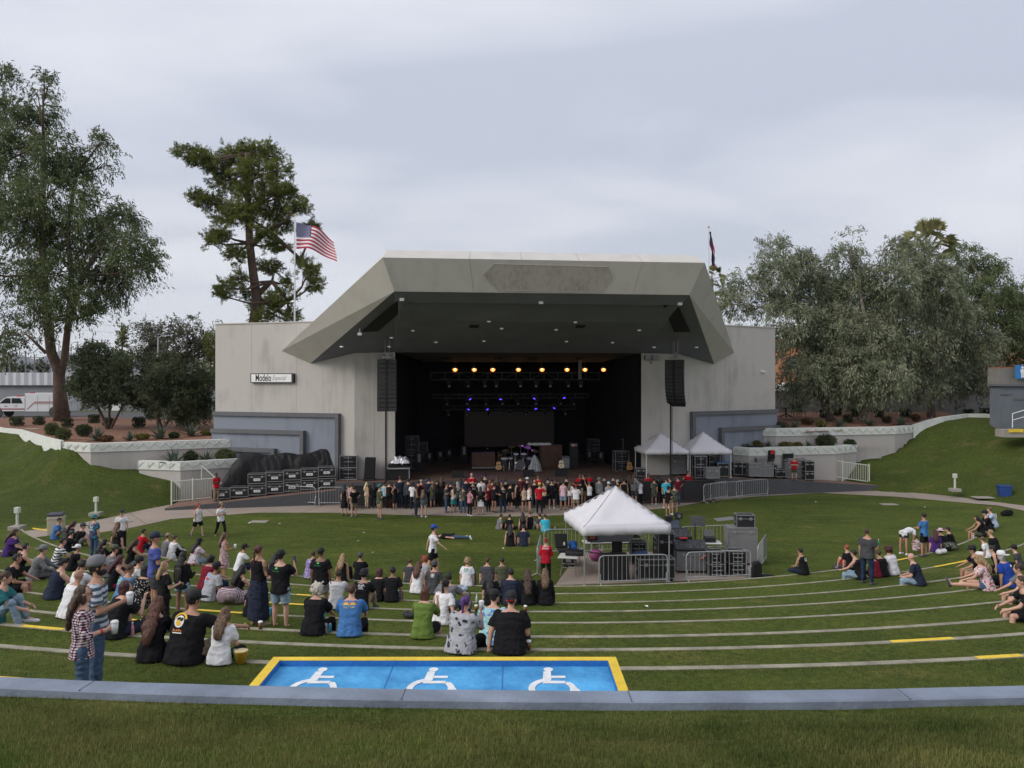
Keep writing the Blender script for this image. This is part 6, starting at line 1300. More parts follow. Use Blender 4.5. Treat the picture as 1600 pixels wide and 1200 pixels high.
def tent(label, cen, rz, side, ze, zp, zg, depth=None, val=.30, parts=None, curtain=False):
 depth = depth or side; t = thing('canopy_tent', label, 'tent', (cen[0], cen[1], zg), rz); ze -= zg; zp -= zg; a, c = side/2, depth/2
 n = 14; b = B(); vid = {}
 def prof(r): return ze+(zp-ze)*((1-r)**1.12)
 for i in range(n+1):
  for j in range(n+1):
   x = -1+2*i/n; y = -1+2*j/n; r = max(abs(x), abs(y)); z = prof(r)
   ridge = 1-min(1, abs(abs(x)-abs(y))*3.0); z -= .09*(1-ridge)*math.sin(math.pi*r)
   z += .012*noise.noise(Vector((x*3, y*3, cen[0]))); b.v.append((x*a, y*c, z))
 for i in range(n):
  for j in range(n): o = i*(n+1)+j; b.f.append((o, o+n+1, o+n+2, o+1)); b.m.append(0)
 cn = obj('canopy', b, TENTM, t, True); fixn(cn)
 md = cn.modifiers.new('t', 'SOLIDIFY'); md.thickness = .012
 b = B()
 for sx, sy in ((-1, -1), (1, -1), (1, 1), (-1, 1)): b.tube([(sx*a*r_, sy*c*r_, prof(r_)+.012) for r_ in (0.02, .2, .4, .6, .8, 1)], .007, 4)
 obj('seam', b, mat('seam_grey', (.38, .37, .40)), t)
 for (sx0, sy0, sx1, sy1) in ((-1, -1, 1, -1), (1, -1, 1, 1), (1, 1, -1, 1), (-1, 1, -1, -1)):
  b = B(); rows = []
  for k in range(25):
   q = k/24; x = sx0+(sx1-sx0)*q; y = sy0+(sy1-sy0)*q; wv = .012*math.sin(q*23)+.008*math.sin(q*61)
   nx, ny = (0, math.copysign(1, sy0)) if sy0 == sy1 else (math.copysign(1, sx0), 0)
   rows.append([Vector((x*a+nx*(o_+wv*o2), y*c+ny*(o_+wv*o2), z)) for o_, o2, z in ((.004, 0, ze+.005), (.008, .6, ze-val*.5), (.010, 1.3, ze-val+.012*math.sin(q*37)))])
  b.loft(rows, False, False); v = obj('valance', b, TENTM, t, True); m2 = v.modifiers.new('t', 'SOLIDIFY'); m2.thickness = .006
 for sx in (-1, 1):
  for sy in (-1, 1): b = B(); x, y = sx*(a-.05), sy*(c-.05); b.box((x, y, (ze-.02)/2), (.035, .035, ze-.02)); b.box((x, y, .01), (.1, .1, .02)); obj('leg', b, WHITEP if parts is None else STEEL, t)
 b = B()
 for sx, sy in ((-1, -1), (1, -1), (1, 1), (-1, 1)): b.cyl((sx*a*.97, sy*c*.97, ze-.03), (0, 0, zp-.05), .012, n=4)
 for q in range(4):
  (ax, ay), (bx, by) = (((-1, -1), (1, -1)), ((1, -1), (1, 1)), ((1, 1), (-1, 1)), ((-1, 1), (-1, -1)))[q]
  for k in range(2):
   pa = Vector((ax+(bx-ax)*k/2, ay+(by-ay)*k/2, 0)); pb = Vector((ax+(bx-ax)*(k+1)/2, ay+(by-ay)*(k+1)/2, 0))
   b.cyl((pa.x*a*.97, pa.y*c*.97, ze-.05), (pb.x*a*.97, pb.y*c*.97, ze-.32), .012, n=4); b.cyl((pa.x*a*.97, pa.y*c*.97, ze-.32), (pb.x*a*.97, pb.y*c*.97, ze-.05), .012, n=4)
 obj('frame', b, STEEL, t); return t
fl = P(911, 824, 27.5); fr_ = P(1048, 819, 28.0); bl_ = P(882, 800, 30.6); cc = (fl+fr_)/2+(bl_-fl)/2
tent('large white canopy tent standing over the sound desk', (cc.x, cc.y), math.atan2(fr_.y-fl.y, fr_.x-fl.x), (fr_-fl).length, fl.z-.0, -4.12, G0, 3.1, .32, 1)
def put(px, py, dz=0): p = PZ(px, py, G0); return Vector((p.x, p.y, G0+dz))
TZ = .74
tb = put(892, 893); table('white folding table with a black bag left of the sound tent', tb, R(78), 1.85, .75)
b = B(); b.bbox((0, 0, .06), (.55, .42, .12), .03); t = thing('laptop_bag', 'black padded bag standing open on the left folding table', 'bag', tb+Vector((-.22, .1, TZ)), R(8)); obj('body', b, BLKM, t); b = B(); b.T = Matrix.Translation((-.1, .15, .12)) @ Matrix.Rotation(R(-25), 4, 'X'); b.bbox((0, 0, .28), (.5, .06, .55), .03); obj('open_lid', b, BLKM, t); b = B(); b.box((-.02, .06, .30), (.06, .01, .12)); obj('label', b, WHITEL, t)
b = B(); b.bbox((0, 0, .09), (.5, .7, .16), .03); t = thing('equipment_box', 'flat black equipment box in front of the bag on the left folding table', 'box', tb+Vector((.12, -.45, TZ)), R(80)); obj('body', b, BLK, t)
b = B(); b.ell((0, 0, .16), (.2, .16, .17), 12, 8); t = thing('backpack', 'bright blue backpack at the far end of the left folding table', 'bag', tb+Vector((.12, .62, TZ)), .3); obj('body', b, mat('blue_bag', (.02, .12, .42), .7, .2), t, True); b = B(); b.ell((0, -.14, .10), (.14, .08, .10)); obj('pocket', b, MATS['blue_bag'], t, True)
road_case('black road case under the left folding table', put(890, 882), R(80), .8, .5, .45, BLK, False)
tb = put(925, 874); table('small folding table with a red toolbox at the left tent leg', tb, R(5), .75, .6)
t = thing('tool_box', 'black and red tool box on the small folding table', 'box', tb+Vector((0, 0, TZ))); b = B(); b.bbox((0, 0, .14), (.42, .28, .28), .03); obj('body', b, BLK, t); b = B(); b.bbox((0, 0, .30), (.38, .24, .05), .01); b.box((0, -.145, .17), (.2, .01, .05)); obj('lid', b, REDP, t); b = B(); b.tube([(-.1, 0, .33), (-.08, 0, .38), (.08, 0, .38), (.1, 0, .33)], .012, 6); obj('handle', b, BLK, t)
t = thing('beach_ball', 'pink and purple round bag on the ground under the sound tent', 'bag', put(931, 876, .27)); b = B(); b.ell((0, 0, -.04), (.28, .25, .24), 16, 12); obj('body', b, mat('pink_bag', (.30, .07, .20), .6, .3, 3), t, True); b = B(); b.tube([(-.3, -.1, .1), (0, -.3, .12), (.3, -.12, .02)], .02, 6); obj('strap', b, BLK, t)
t.name = 'round_bag'; t['category'] = 'bag'
def console(label, pos, rz, w, d, h, tilt=12, screen=None, faders=True):
 t = thing('mixing_console', label, 'mixing desk', pos, rz); b = B(); T = Matrix.Rotation(R(tilt), 4, 'X'); b.T = T; b.bbox((0, 0, h/2), (w, d, h), .03); obj('body', b, BLK, t)
 if faders:
  b = B(); b.T = T; rq = random.Random(3)
  for i in range(int(w/.045)):
   for j in range(9):
    if rq.random() < .6: b.box((-w/2+.06+i*.045 if -w/2+.06+i*.045 < w/2-.04 else 0, -d/2+.08+j*(d-.2)/9+rq.uniform(0, .03), h+.006), (.016, .02, .014))
  obj('faders', b, mat('knob_grey', (.22, .23, .27), .5, .2), t)
 if screen:
  b = B(); b.T = Matrix.Translation((0, d/2+.02, h+.05)) @ Matrix.Rotation(R(-15), 4, 'X'); b.bbox((0, 0, .2), (screen, .06, .4), .015); s_ = obj('screen_housing', b, BLK, t); b2 = B(); b2.T = b.T; b2.box((0, -.033, .2), (screen-.08, .004, .32)); obj('screen', b2, mat('console_screen', (.07, .09, .13), .25, .1), s_)
 return t
console('long sloping dark lighting desk under the sound tent', put(956, 873, .80), R(4), 1.75, .55, .12, 38, None, False)
table('folding table carrying the sloping lighting desk under the tent', put(956, 873), R(4), 1.9, .7)
b = B(); b.bbox((0, 0, .25), (.5, .08, .5), .02); b.box((0, .05, -.1), (.2, .12, .2));
t = thing('computer_monitor', 'black computer monitor on the folding table at the right inside the sound tent', 'monitor', put(994, 868, .95)); obj('screen', b, BLK, t); b = B(); b.box((0, .02, -.18), (.35, .25, .03)); obj('stand', b, BLK, t)
rack('black keyboard and rack gear under the right side of the sound tent', put(997, 880), 0, .6, .5, .9, 5, DSTEEL)
t = thing('chair', 'black chair in the middle of the sound tent', 'chair', put(963, 882)); b = B(); b.bbox((0, 0, .45), (.45, .42, .05), .02); obj('seat', b, BLKM, t); b = B(); b.bbox((0, -.2, .75), (.42, .04, .42), .02); obj('backrest', b, BLKM, t)
for sx in (-1, 1):
 for sy in (-1, 1): b = B(); b.cyl((sx*.2, sy*.18, 0), (sx*.18, sy*.16, .43), .013, n=6); obj('leg', b, DSTEEL, t)
# black draped tables / cases behind the front barriers
def draped(label, pos, rz, w, d, h):
 t = thing('draped_table', label, 'table', pos, rz); b = B(); rings = []
 n = 64
 for z, k in ((0, 1.0), (h*.5, .75), (h-.01, .15), (h, 0)):
  ring_ = []
  for i in range(n):
   q = i/n*4; s = int(q); u = q-s; c = [(-w/2, -d/2), (w/2, -d/2), (w/2, d/2), (-w/2, d/2)]; a_, c_ = c[s], c[(s+1) % 4]; x = a_[0]+(c_[0]-a_[0])*u; y = a_[1]+(c_[1]-a_[1])*u; o = 1+.05*k*math.sin(i*1.55)+.03*k*math.sin(i*.7)
   ring_.append(Vector((x*o, y*o, z)))
  rings.append(ring_)
 b.loft(rings, True); obj('cloth', b, BLKM, t, False); return t
draped('black draped table behind the left part of the left front barrier', put(960, 905), R(3), .95, .6, .93)
road_case('wide black road case behind the right part of the left front barrier', put(1023, 905), R(2), 1.35, .7, .82, BLK, False)
t = road_case('tall black case with red tape standing right of the tent leg', put(1040, 880, .0), R(-4), .65, .6, 1.25, BLK, False)
tb = put(1010, 893); console('first mixing console with rows of knobs under the tent edge', put(1050, 871, .92), R(6), 1.5, .75, .14, 22, 1.0)
road_case('black road case carrying the large mixing console with the screen', put(1050, 871), R(6), 1.45, .7, .85, BLK, False)
t = thing('cloth_bag', 'dark blue cloth bundle on the road case behind the left front barrier', 'bag', put(1000, 903, .84)); b = B(); b.ell((0, 0, .08), (.28, .18, .10), 12, 7); b.ell((.12, -.05, .10), (.16, .14, .10)); obj('body', b, mat('blue_cloth', (.04, .07, .16), .9, .3), t, True)
road_case('grey road case under the second mixing console', put(1078, 892), R(-2), 1.1, .75, .92, GREYC, False, edge=ALU)
console('second mixing console with a red folder on top of the grey case', put(1078, 892, .93), R(-2), 1.25, .8, .12, 16, None, True)
b = B(); b.box((0, 0, 0), (.3, .22, .02)); t = thing('folder', 'small red folder lying on the second mixing console', 'folder', put(1070, 892, 1.22)+Vector((0, .25, 0)), .2); obj('cover', b, REDP, t)
b = B(); b.bbox((0, 0, .12), (.3, .26, .24), .02); t = thing('speaker_box', 'small black monitor speaker on top of the console screen', 'loudspeaker', put(1060, 866, 1.52)); obj('cabinet', b, BLK, t); b = B(); b.cyl((0, -.135, .12), (0, -.131, .12), .08, n=14); obj('speaker_cone', b, DSTEEL, t)
b = B(); b.bbox((0, 0, .12), (.3, .26, .2), .02); t = thing('speaker_box', 'small black speaker just right of the sound tent corner', 'loudspeaker', put(1045, 868, 1.45)); obj('cabinet', b, BLK, t)
# music stand, laptop, racks, grey cabinet
t = thing('computer_monitor', 'grey backed monitor on a stand behind the mixing desks', 'monitor', put(1086, 868)); b = B(); b.T = Matrix.Rotation(R(4), 4, 'Y'); b.bbox((.02, 0, 1.45), (.62, .03, .40), .01); obj('screen', b, mat('monitor_back', (.085, .09, .095), .5, .1), t); b = B(); b.cyl((0, 0, 0), (0, 0, 1.35), .025); b.box((0, 0, .01), (.4, .3, .02)); obj('stand', b, BLK, t)
tb = put(1108, 884); table('small folding table with a laptop right of the mixing desks', tb, R(-3), .9, .6, .95)
t = thing('laptop', 'open laptop on a black box between the desks and the tall grey cabinet', 'laptop', tb+Vector((.02, 0, .95))); b = B(); b.bbox((0, 0, .1), (.42, .35, .2), .02); obj('base', b, BLK, t); b = B(); b.T = Matrix.Translation((-.02, .05, .2)) @ Matrix.Rotation(R(-20), 4, 'X'); b.bbox((0, 0, .14), (.36, .02, .28), .005); obj('screen', b, MATS['monitor_back'], t)
rack('left black amplifier rack behind the right front barrier', put(1117, 898), R(2), .62, .6, .92, 6, DSTEEL); rack('right black amplifier rack behind the right front barrier', put(1150, 897), R(-2), .66, .6, .92, 6, DSTEEL)
road_case('tall grey cabinet at the right end of the sound desk', put(1157, 880), R(-4), 1.15, .8, 1.48, GREYC, False, lid=.86)
b = B(); b.T = Matrix.Rotation(R(-6), 4, 'Y'); b.box((0, 0, 0), (.75, .6, .02)); t = thing('case_lid', 'pale open panel leaning on the tall grey cabinet', 'lid', put(1132, 872, 1.62)); obj('panel', b, ALU, t)
t = road_case('black equipment trunk on top of the tall grey cabinet', put(1163, 880, 1.48), R(-5), .72, .55, .50, BLK, False, wheels=False)
t = thing('duffel_bag', 'black bag standing at the right front barrier end', 'bag', put(1182, 902)); b = B(); b.bbox((0, 0, .3), (.36, .3, .6), .08); obj('body', b, BLKM, t); b = B(); b.tube([(-.1, -.14, .5), (0, -.2, .68), (.1, -.14, .5)], .015, 6); obj('handle', b, BLK, t)
t = thing('cable_pile', 'black cables and straps heaped on the grass at the barrier foot', 'cable', PZ(1192, 903, FLAT)); b = B(); rq = random.Random(2); b.tube([(rq.uniform(-.5, .5), rq.uniform(-.3, .3), .02+rq.random()*.06) for _ in range(40)], .018, 5); obj('coil', b, BLK, t)
t = thing('jacket', 'reddish folded umbrella leaning behind the right front barrier', 'umbrella', put(1106, 896)); b = B(); b.tube([(0, 0, 0), (.02, 0, .5), (-.02, 0, .8)], [.02, .04, .03], 8); b.tube([(-.3, -.05, .55), (.0, 0, .72)], .04, 7); obj('canopy', b, mat('salmon', (.4, .16, .12), .7, .1), t, True); t.name = 'umbrella'
# ================================================================ tents by the right stage corner
for (pa, apx, lab) in ((1033, 675, 'left white canopy tent beside the right stage corner'), (1099, 674, 'right white canopy tent beside the right stage corner')):
 d = 48.3 if pa < 1060 else 49.0; p = P(pa, apx, d); tent(lab, (p.x, p.y), YAW, 2.72, P(pa, 704, d-1.3).z, p.z, floorz(p.x, p.y), 2.6, .24)
# equipment by the tents (px, ground py estimated on the stage / ramp level)
def onr(px, d): x = (px-800)/1200*d; return Vector((x, d, floorz(x, d)))
rack('tall black rack in a light frame behind the left white tent', onr(1031, 49.6), YAW, .7, .6, 2.1, 6)
road_case('grey road case standing upright between the two white tents', onr(1059, 48.9), YAW, .95, .6, 1.25, GREYC, False)
rack('black cage rack with silver frame between the right tent legs', onr(1093, 47.6), YAW, .75, .5, 1.35, 4)
road_case('black case with a blue top under the right white tent', onr(1127, 48.4), YAW, .75, .7, .95, BLK, False)
t = thing('cover_sheet', 'blue sheet covering the case under the right white tent', 'cover', onr(1127, 48.4)+Vector((0, 0, .955)), YAW); b = B(); b.bbox((0, 0, .02), (.78, .72, .04), .01); obj('sheet', b, mat('blue_sheet', (.03, .10, .30), .7, .2), t)
road_case('large dark case on end at the back of the right white tent', onr(1078, 49.4), YAW, 1.0, .7, 1.3, BLKM, False)
rack('dark rack with open door at the wall behind the right white tent', onr(1113, 50.0), YAW+.2, .8, .6, 1.7, 5)
t = thing('cloth_bundle', 'pale cloth and gear piled on a case behind the tents', 'cloth', onr(1088, 49.6)+Vector((0, 0, 1.35))); b = B(); rq = random.Random(9)
for q in range(9): b.ell((rq.uniform(-.5, .5), rq.uniform(-.2, .2), rq.uniform(0, .15)), (.2, .15, .1), 7, 5)
obj('cloth', b, mat('dusty_cloth', (.2, .2, .18), .9, .3), t, True)
road_case('low grey case frame behind the barrier at the tent corner', onr(1112, 46.9)+Vector((0, 0, -.0)), YAW, .85, .5, .75, DSTEEL, False)
for (px, d, w, h, m, lab, rot) in ((1151, 50.0, .62, .9, BLKM, 'first small black case in a pale frame right of the tents', 0), (1164, 50.0, .62, .9, BLKM, 'second small black case in a pale frame right of the tents', 0), (1176, 49.6, .8, .95, GREYC, 'mid grey case left of the low grey trunk', .1), (1188, 50.2, .62, 1.25, DSTEEL, 'upright dark case with pale edges below the black board', 0), (1193, 49.75, 1.1, .85, GREYC, 'low grey trunk with black latch at the front of the right ramp', -.05), (1203, 50.3, .75, .85, BLKM, 'black case with a chair on top right of the black board', 0), (1217, 50.2, .7, .6, BLKM, 'low black case beside the big grey case', 0), (1240, 50.65, 1.4, 1.1, GREYC, 'big grey flight case behind the red polo man on the right ramp', 0), (1228, 51.0, .8, 1.65, BLKM, 'black case stack behind the big grey case', 0), (1262, 50.3, .62, .65, BLKM, 'lower black case with silver corners at the fence', 0)):
 road_case(lab, onr(px, d), YAW+rot, w, .6, h, m, False)
road_case('upper black case with silver corners stacked at the fence', onr(1262, 50.3)+Vector((0, 0, .65)), YAW, .62, .6, .65, BLKM, False, wheels=False)
road_case('grey lid case lying on the big grey flight case', onr(1242, 50.65)+Vector((0, 0, 1.1)), YAW, 1.2, .5, .28, GREYC, False, wheels=False)
t = thing('notice_board', 'black board with a white paper against the right planter wall', 'board', onr(1181, 50.25)+Vector((0, -.1, 0))); b = B(); b.bbox((0, 0, 1.25), (1.0, .08, 1.5), .02); obj('board', b, BLKM, t); b = B(); b.box((0, -.045, 1.75), (.32, .01, .25)); obj('paper', b, WHITEL, t); t.location = onr(1181, 50.6)
t = thing('folding_chair', 'black chair with a red cloth on a case right of the black board', 'chair', onr(1203, 50.3)+Vector((0, 0, .85))); b = B(); b.bbox((0, 0, .25), (.5, .45, .08), .03); obj('seat', b, BLKM, t); b = B(); b.bbox((.15, .15, .6), (.45, .08, .6), .03); obj('backrest', b, BLKM, t); b = B(); b.bbox((.2, .09, .78), (.25, .06, .28), .02); obj('cloth', b, REDP, t)
for sx in (-1, 1): b = B(); b.cyl((sx*.2, 0, 0), (sx*.2, 0, .25), .02); obj('leg', b, BLK, t)
road_case('black equipment case near the left edge of the right tents', onr(1000, 47.6), YAW, .6, .5, .6, BLK, False)
# ================================================================ barriers by the stage
GB = 'steel crowd barriers beside the stage'
p, rz, ln = place2(433, 787, 496, 791); bq = barrier_proto('left steel barrier before the road case wall', (p.x, p.y, FLAT+.01), rz, GB)
p, rz, ln = place2(499, 791, 540, 791); barrier_proto('right steel barrier before the road case wall', (p.x+.45, p.y, FLAT+.01), rz, None, bq)
for (a, c, lab) in (((1096, 787), (1140, 779), 'first steel barrier right of the black barrier panels'), ((1112, 784), (1158, 780), 'second steel barrier overlapping the first beside the right ramp'), ((1150, 780), (1200, 776), 'third steel barrier ending by the low grey trunk')):
 p, rz, ln = place2(*a, *c); barrier_proto(lab, (p.x, p.y, FLAT+.01), rz, None, bq)
GF = 'black front barrier panels'
def front_panel(label, pos, rz, proto=None):
 if proto: return copytree(proto, pos, rz, label)
 t = thing('barrier_panel', label, 'barrier', pos, rz, GF); w = 1.98
 b = B(); b.box((0, 0, .62), (w, .03, 1.16)); obj('panel', b, mat('barrier_mesh', (.02, .02, .022), .8, .2, 20), t)
 b = B(); b.cyl((-w/2, -.02, 1.2), (w/2, -.02, 1.2), .03); b.box((0, -.4, .012), (w, .8, .02)); obj('frame', b, mat('barrier_frame', (.05, .035, .03), .6, .2), t)
 for s in (-1, 1): b = B(); b.cyl((s*(w/2-.05), .03, .02), (s*(w/2-.05), .03, 1.2), .022); b.cyl((s*(w/2-.05), .05, 1.1), (s*(w/2-.05), .75, .03), .02); obj('brace', b, DSTEEL, t)
 return t
fp = None
ord_ = ['leftmost', 'second', 'third', 'fourth', 'fifth', 'sixth', 'seventh', 'eighth', 'ninth', 'tenth', 'rightmost']
for i in range(11):
 u = -9.3+2.0*i; p = U(u, -2.3, FLAT+.012); r_ = front_panel(f'{ord_[i]} black barrier panel of the row between crowd and stage', p, YAW, fp); fp = fp or r_
# ================================================================ stack of road cases and tarp on the left ramp
GRC = 'labelled black road cases stacked on the left ramp'
a0 = P(347, 781, 45.0); a1 = P(511, 760, 46.3)
proto = None
for i in range(7):
 q = i/6; p = a0.lerp(a1, q); z = floorz(p.x, p.y); rz = math.atan2(a1.y-a0.y, a1.x-a0.x)-.03
 lab = f'{ord_[i] if i else "leftmost"} black road case from the left in the bottom row on the ramp'
 if i == 6: lab = 'rightmost black road case in the bottom row on the ramp'
 r_ = road_case(lab, (p.x, p.y, z), rz, 1.04, .7, .67, BLK, True, GRC, proto=proto); proto = proto or r_
 if i >= 2:
  lab = f'{["leftmost","second","third","fourth","rightmost"][i-2]} black road case in the top row of the stack on the ramp'
  road_case(lab, (p.x, p.y, z+.67), rz, 1.04, .7, .67, BLK, True, GRC, proto=proto)
# tarp draped over bulky gear
t = thing('tarp', 'large crumpled black tarp over bulky gear behind the road cases', 'tarp', (0, 0, 0)); b = B()
prof = [(338, 772), (352, 742), (366, 722), (378, 709), (395, 707), (408, 709), (420, 711), (432, 710), (445, 707), (456, 708), (465, 710), (478, 709), (490, 706), (502, 701), (514, 700), (523, 702), (529, 712), (533, 745)]
nx, ny = 110, 26; dd = 1.5
rows = []
for i in range(nx+1):
 q = i/nx; px = 338+(534-338)*q; k = max(j for j in range(len(prof)-1) if prof[j][0] <= px+1e-6); (xa, ya), (xb, yb) = prof[k], prof[k+1]; py = ya+(yb-ya)*(px-xa)/(xb-xa)
 base = a0.lerp(a1, (px-347)/(511-347)); base = base+Vector((-.19, .98, 0)).normalized()*1.35; zt = -(py-590)*base.y/1200; zb = floorz(base.x, base.y)
 base.x = (px-800)/1200*base.y; row = []
 for j in range(ny+1):
  s = j/ny; ang = s*math.pi; yo = -math.cos(ang)*(.55+.25*(1-math.sin(ang))); z = zb+(max(zt, zb+.1)-zb)*(math.sin(ang)**.45)
  n_ = noise.noise(Vector((px*.045, s*3.2, 1)))*.20-.34*abs(noise.noise(Vector((px*.028+s*1.5, s*1.2, 9))))-.20*abs(noise.noise(Vector((px*.10+s*3, s*3.5, 2))))+.14
  row.append(Vector((base.x+n_*.35, base.y+yo+n_*.8, z+n_*.05)))
 rows.append(row)
b.loft(rows, False, False); o = obj('sheet', b, mat('tarp_black', (.009, .009, .010), .6, .2, 2, .5, bscale=5, spec=.3), t, False)
rack('black rack of gear in pale frames at the left stage corner', Vector((*P(545, 0, 46.9).xy, -6.2)), YAW, 1.0, .7, 1.45, 6)
# ================================================================ stage gear
ZS = -6.2
def st(px, d): return Vector(((px-800)/1200*d, d, ZS))
t = thing('stage_speaker', 'black loudspeaker cabinet tilted on the apron left of the stage opening', 'loudspeaker', Vector((*P(577, 0, 46.4).xy, ZS)), YAW); b = B(); b.T = Matrix.Rotation(R(3), 4, 'Y'); b.bbox((0, 0, .75), (.62, .6, 1.25), .03); obj('cabinet', b, BLKM, t); b = B(); b.bbox((0, 0, .06), (.7, .7, .12), .02); obj('stand', b, BLK, t)
t = thing('draped_desk', 'dark desk in a metal frame topped by a silver foil cover left of the stage', 'desk', Vector((*P(622, 0, 46.8).xy, ZS)), YAW); b = B(); b.box((0, 0, .35), (1.3, .7, .6)); obj('body', b, BLKM, t); b = B(); b.box((0, -.02, .70), (1.45, .8, .06)); [b.box((s*.68, -.34, .35), (.05, .05, .7)) for s in (-1, 1)]; obj('frame', b, STEEL, t); b = B(); b.bbox((0, .05, .85), (1.2, .6, .22), .06); obj('console', b, BLKM, t)
t['label'] = 'dark mixing desk in a metal frame left of the stage opening'
FOIL = mat('foil', (.60, .60, .62), .32, .15, 6, .6, metal=.7, bscale=9)
t = thing('foil_cover', 'crumpled silver foil sheet on the desk left of the stage opening', 'cover', Vector((*P(626, 0, 46.8).xy, ZS+.98)), YAW); b = B(); rows = []
for i in range(15):
 a = -1+2*i/14; rows.append([Vector((a*.58+.05*noise.noise(Vector((i*.9, j*.8, 0))), (-1+2*j/9)*.32, .42*(1-a*a)**.5*(1-(-1+2*j/9)**4)*.9+.10*noise.noise(Vector((i*.7, j*.9, 5)))+.02)) for j in range(10)])
b.loft(rows, False, False); obj('sheet', b, FOIL, t)
t = road_case('wide brown road case on a pale dolly left of the drums', st(755, 52.0), YAW, 1.55, .7, .98, BROWNC, False, wheels=False, edge=mat('brown_edge', (.07, .04, .03)))
t.location.z += .16; t2 = thing('dolly', 'pale wheeled dolly under the wide brown case', 'dolly', st(755, 52.0), YAW); b = B(); b.box((0, 0, .13), (1.6, .75, .05)); obj('deck', b, ALU, t2)
for sx in (-1, 1):
 for sy in (-1, 1): b = B(); b.cyl((sx*.7-.03, sy*.3, .05), (sx*.7+.03, sy*.3, .05), .05, n=9); obj('caster', b, RUBBER, t2)
road_case('tall brown wooden crate right of the drum kit', st(860, 53.0), YAW, 1.5, .8, 1.55, BROWNC, False, edge=MATS['brown_edge'], wheels=False)
t = thing('cloth_pile', 'white cloth and papers on top of the tall brown crate', 'cloth', st(848, 53.0)+Vector((0, 0, 1.55))); b = B()
for q, (x, y, r_) in enumerate(((-.5, 0, .2), (-.1, 0, .25), (.3, .05, .2), (-.9, 0, .12))): b.ell((x, y, .05), (r_*1.6, .2, .12), 9, 6)
obj('cloth', b, mat('pale_cloth', (.55, .55, .56), .8, .2), t, True)
def guitar(label, pos, rz, col, head=BLK):
 t = thing('acoustic_guitar', label, 'guitar', pos, rz); b = B(); out = [(0, .0), (.13, .02), (.20, .10), (.205, .19), (.16, .28), (.125, .33), (.15, .40), (.145, .47), (.08, .52), (0, .53)]
 ring_ = [Vector((x, 0, z)) for x, z in out]+[Vector((-x, 0, z)) for x, z in out[-2:0:-1]]
 b.T = Matrix.Translation((0, 0, .15)) @ Matrix.Rotation(R(-10), 4, 'X'); b.loft([[v+Vector((0, -.05, 0)) for v in ring_], [v+Vector((0, .05, 0)) for v in ring_]]); fixn(obj('body', b, mat('guitar_'+col, {'amber': (.48, .26, .09), 'cream': (.68, .58, .40)}[col], .4, .1), t))
 T = b.T; b = B(); b.T = T; b.cyl((0, -.053, .33), (0, -.050, .33), .05, n=12); b.box((0, -.055, .15), (.14, .01, .03)); obj('sound_hole', b, BLK, t)
 b = B(); b.T = T; b.box((0, -.03, .78), (.05, .03, .55)); b.box((0, -.02, 1.11), (.08, .03, .16)); obj('neck', b, BROWNC, t)
 b = B(); b.tube([(-.2, .1, 0), (0, .12, .3), (.2, .1, 0)], .012, 5); b.tube([(0, .3, 0), (0, .12, .3), (0, .05, .9)], .012, 5); b.tube([(-.12, -.08, .16), (-.1, .1, .2), (.1, .1, .2), (.12, -.08, .16)], .012, 5); obj('stand', b, BLK, t)
 return t
guitar('amber acoustic guitar on a stand left of the drum kit', st(779, 50.4), YAW, 'amber'); guitar('cream acoustic guitar on a stand in front of the tall brown crate', st(877, 51.2), YAW, 'cream')
# drum kit
dk = thing('drum_kit', 'drum kit with cymbals on stands at the centre of the stage', 'drum kit', st(812, 51.6), YAW); CHR = mat('chrome', (.6, .6, .62), .2, 0, metal=.9); SHELL = mat('drum_shell', (.05, .055, .07), .3, .3, 3)
b = B(); b.cyl((0, -.35, .36), (0, .15, .36), .32, n=24); bd = obj('bass_drum', b, SHELL, dk); b = B(); b.cyl((0, -.365, .36), (0, -.35, .36), .29, n=24); obj('drum_head', b, mat('drum_head', (.10, .10, .11), .5, .2), bd); b = B(); b.tube([(.33*math.cos(a), -.35, .36+.33*math.sin(a)) for a in [2*math.pi*q/20 for q in range(21)]], .018, 5); obj('hoop', b, CHR, bd)
for (x, y, z, r_, h_) in ((-.26, -.05, .95, .17, .22), (.26, -.05, .95, .18, .24), (-.62, .2, .68, .19, .16), (.70, .25, .55, .24, .38), (-1.05, .0, .6, .22, .34)):
 b = B(); b.T = Matrix.Translation((x, y, z)) @ Matrix.Rotation(R(12), 4, 'X'); b.cyl((0, 0, -h_/2), (0, 0, h_/2), r_, n=18); d_ = obj('drum', b, SHELL, dk); b2 = B(); b2.T = b.T; b2.cyl((0, 0, h_/2), (0, 0, h_/2+.015), r_+.01, n=18); obj('drum_head', b2, WHITEL, d_); b2 = B()
 for q in range(3): a = q*2.1; b2.cyl((x+.2*math.cos(a), y+.2*math.sin(a), 0), (x+.1*math.cos(a), y+.1*math.sin(a), z-h_/2), .012, n=5)
 obj('stand', b2, CHR, dk)
for (x, y, z, r_) in ((-1.0, -.25, 1.35, .24), (-.55, .1, 1.55, .22), (.55, .05, 1.5, .24), (1.0, -.2, 1.3, .25), (-1.3, .2, 1.0, .18), (.1, .3, 1.6, .2)):
 b = B(); b.T = Matrix.Translation((x, y, z)) @ Matrix.Rotation(R(18), 4, 'X') @ Matrix.Rotation(R(x*8), 4, 'Y'); b.lathe((0, 0, 0), [(r_, -.02), (r_*.3, 0), (.03, .02)], 20); c_ = obj('cymbal', b, mat('brass', (.42, .32, .14), .35, .1, metal=.8), dk); b2 = B(); b2.tube([(x, y, z), (x, y, .3), (x, y, .3)], .012, 5)
 for q in range(3): a = q*2.1; b2.cyl((x, y, .35), (x+.28*math.cos(a), y+.28*math.sin(a), 0), .01, n=5)
 obj('stand', b2, CHR, dk)
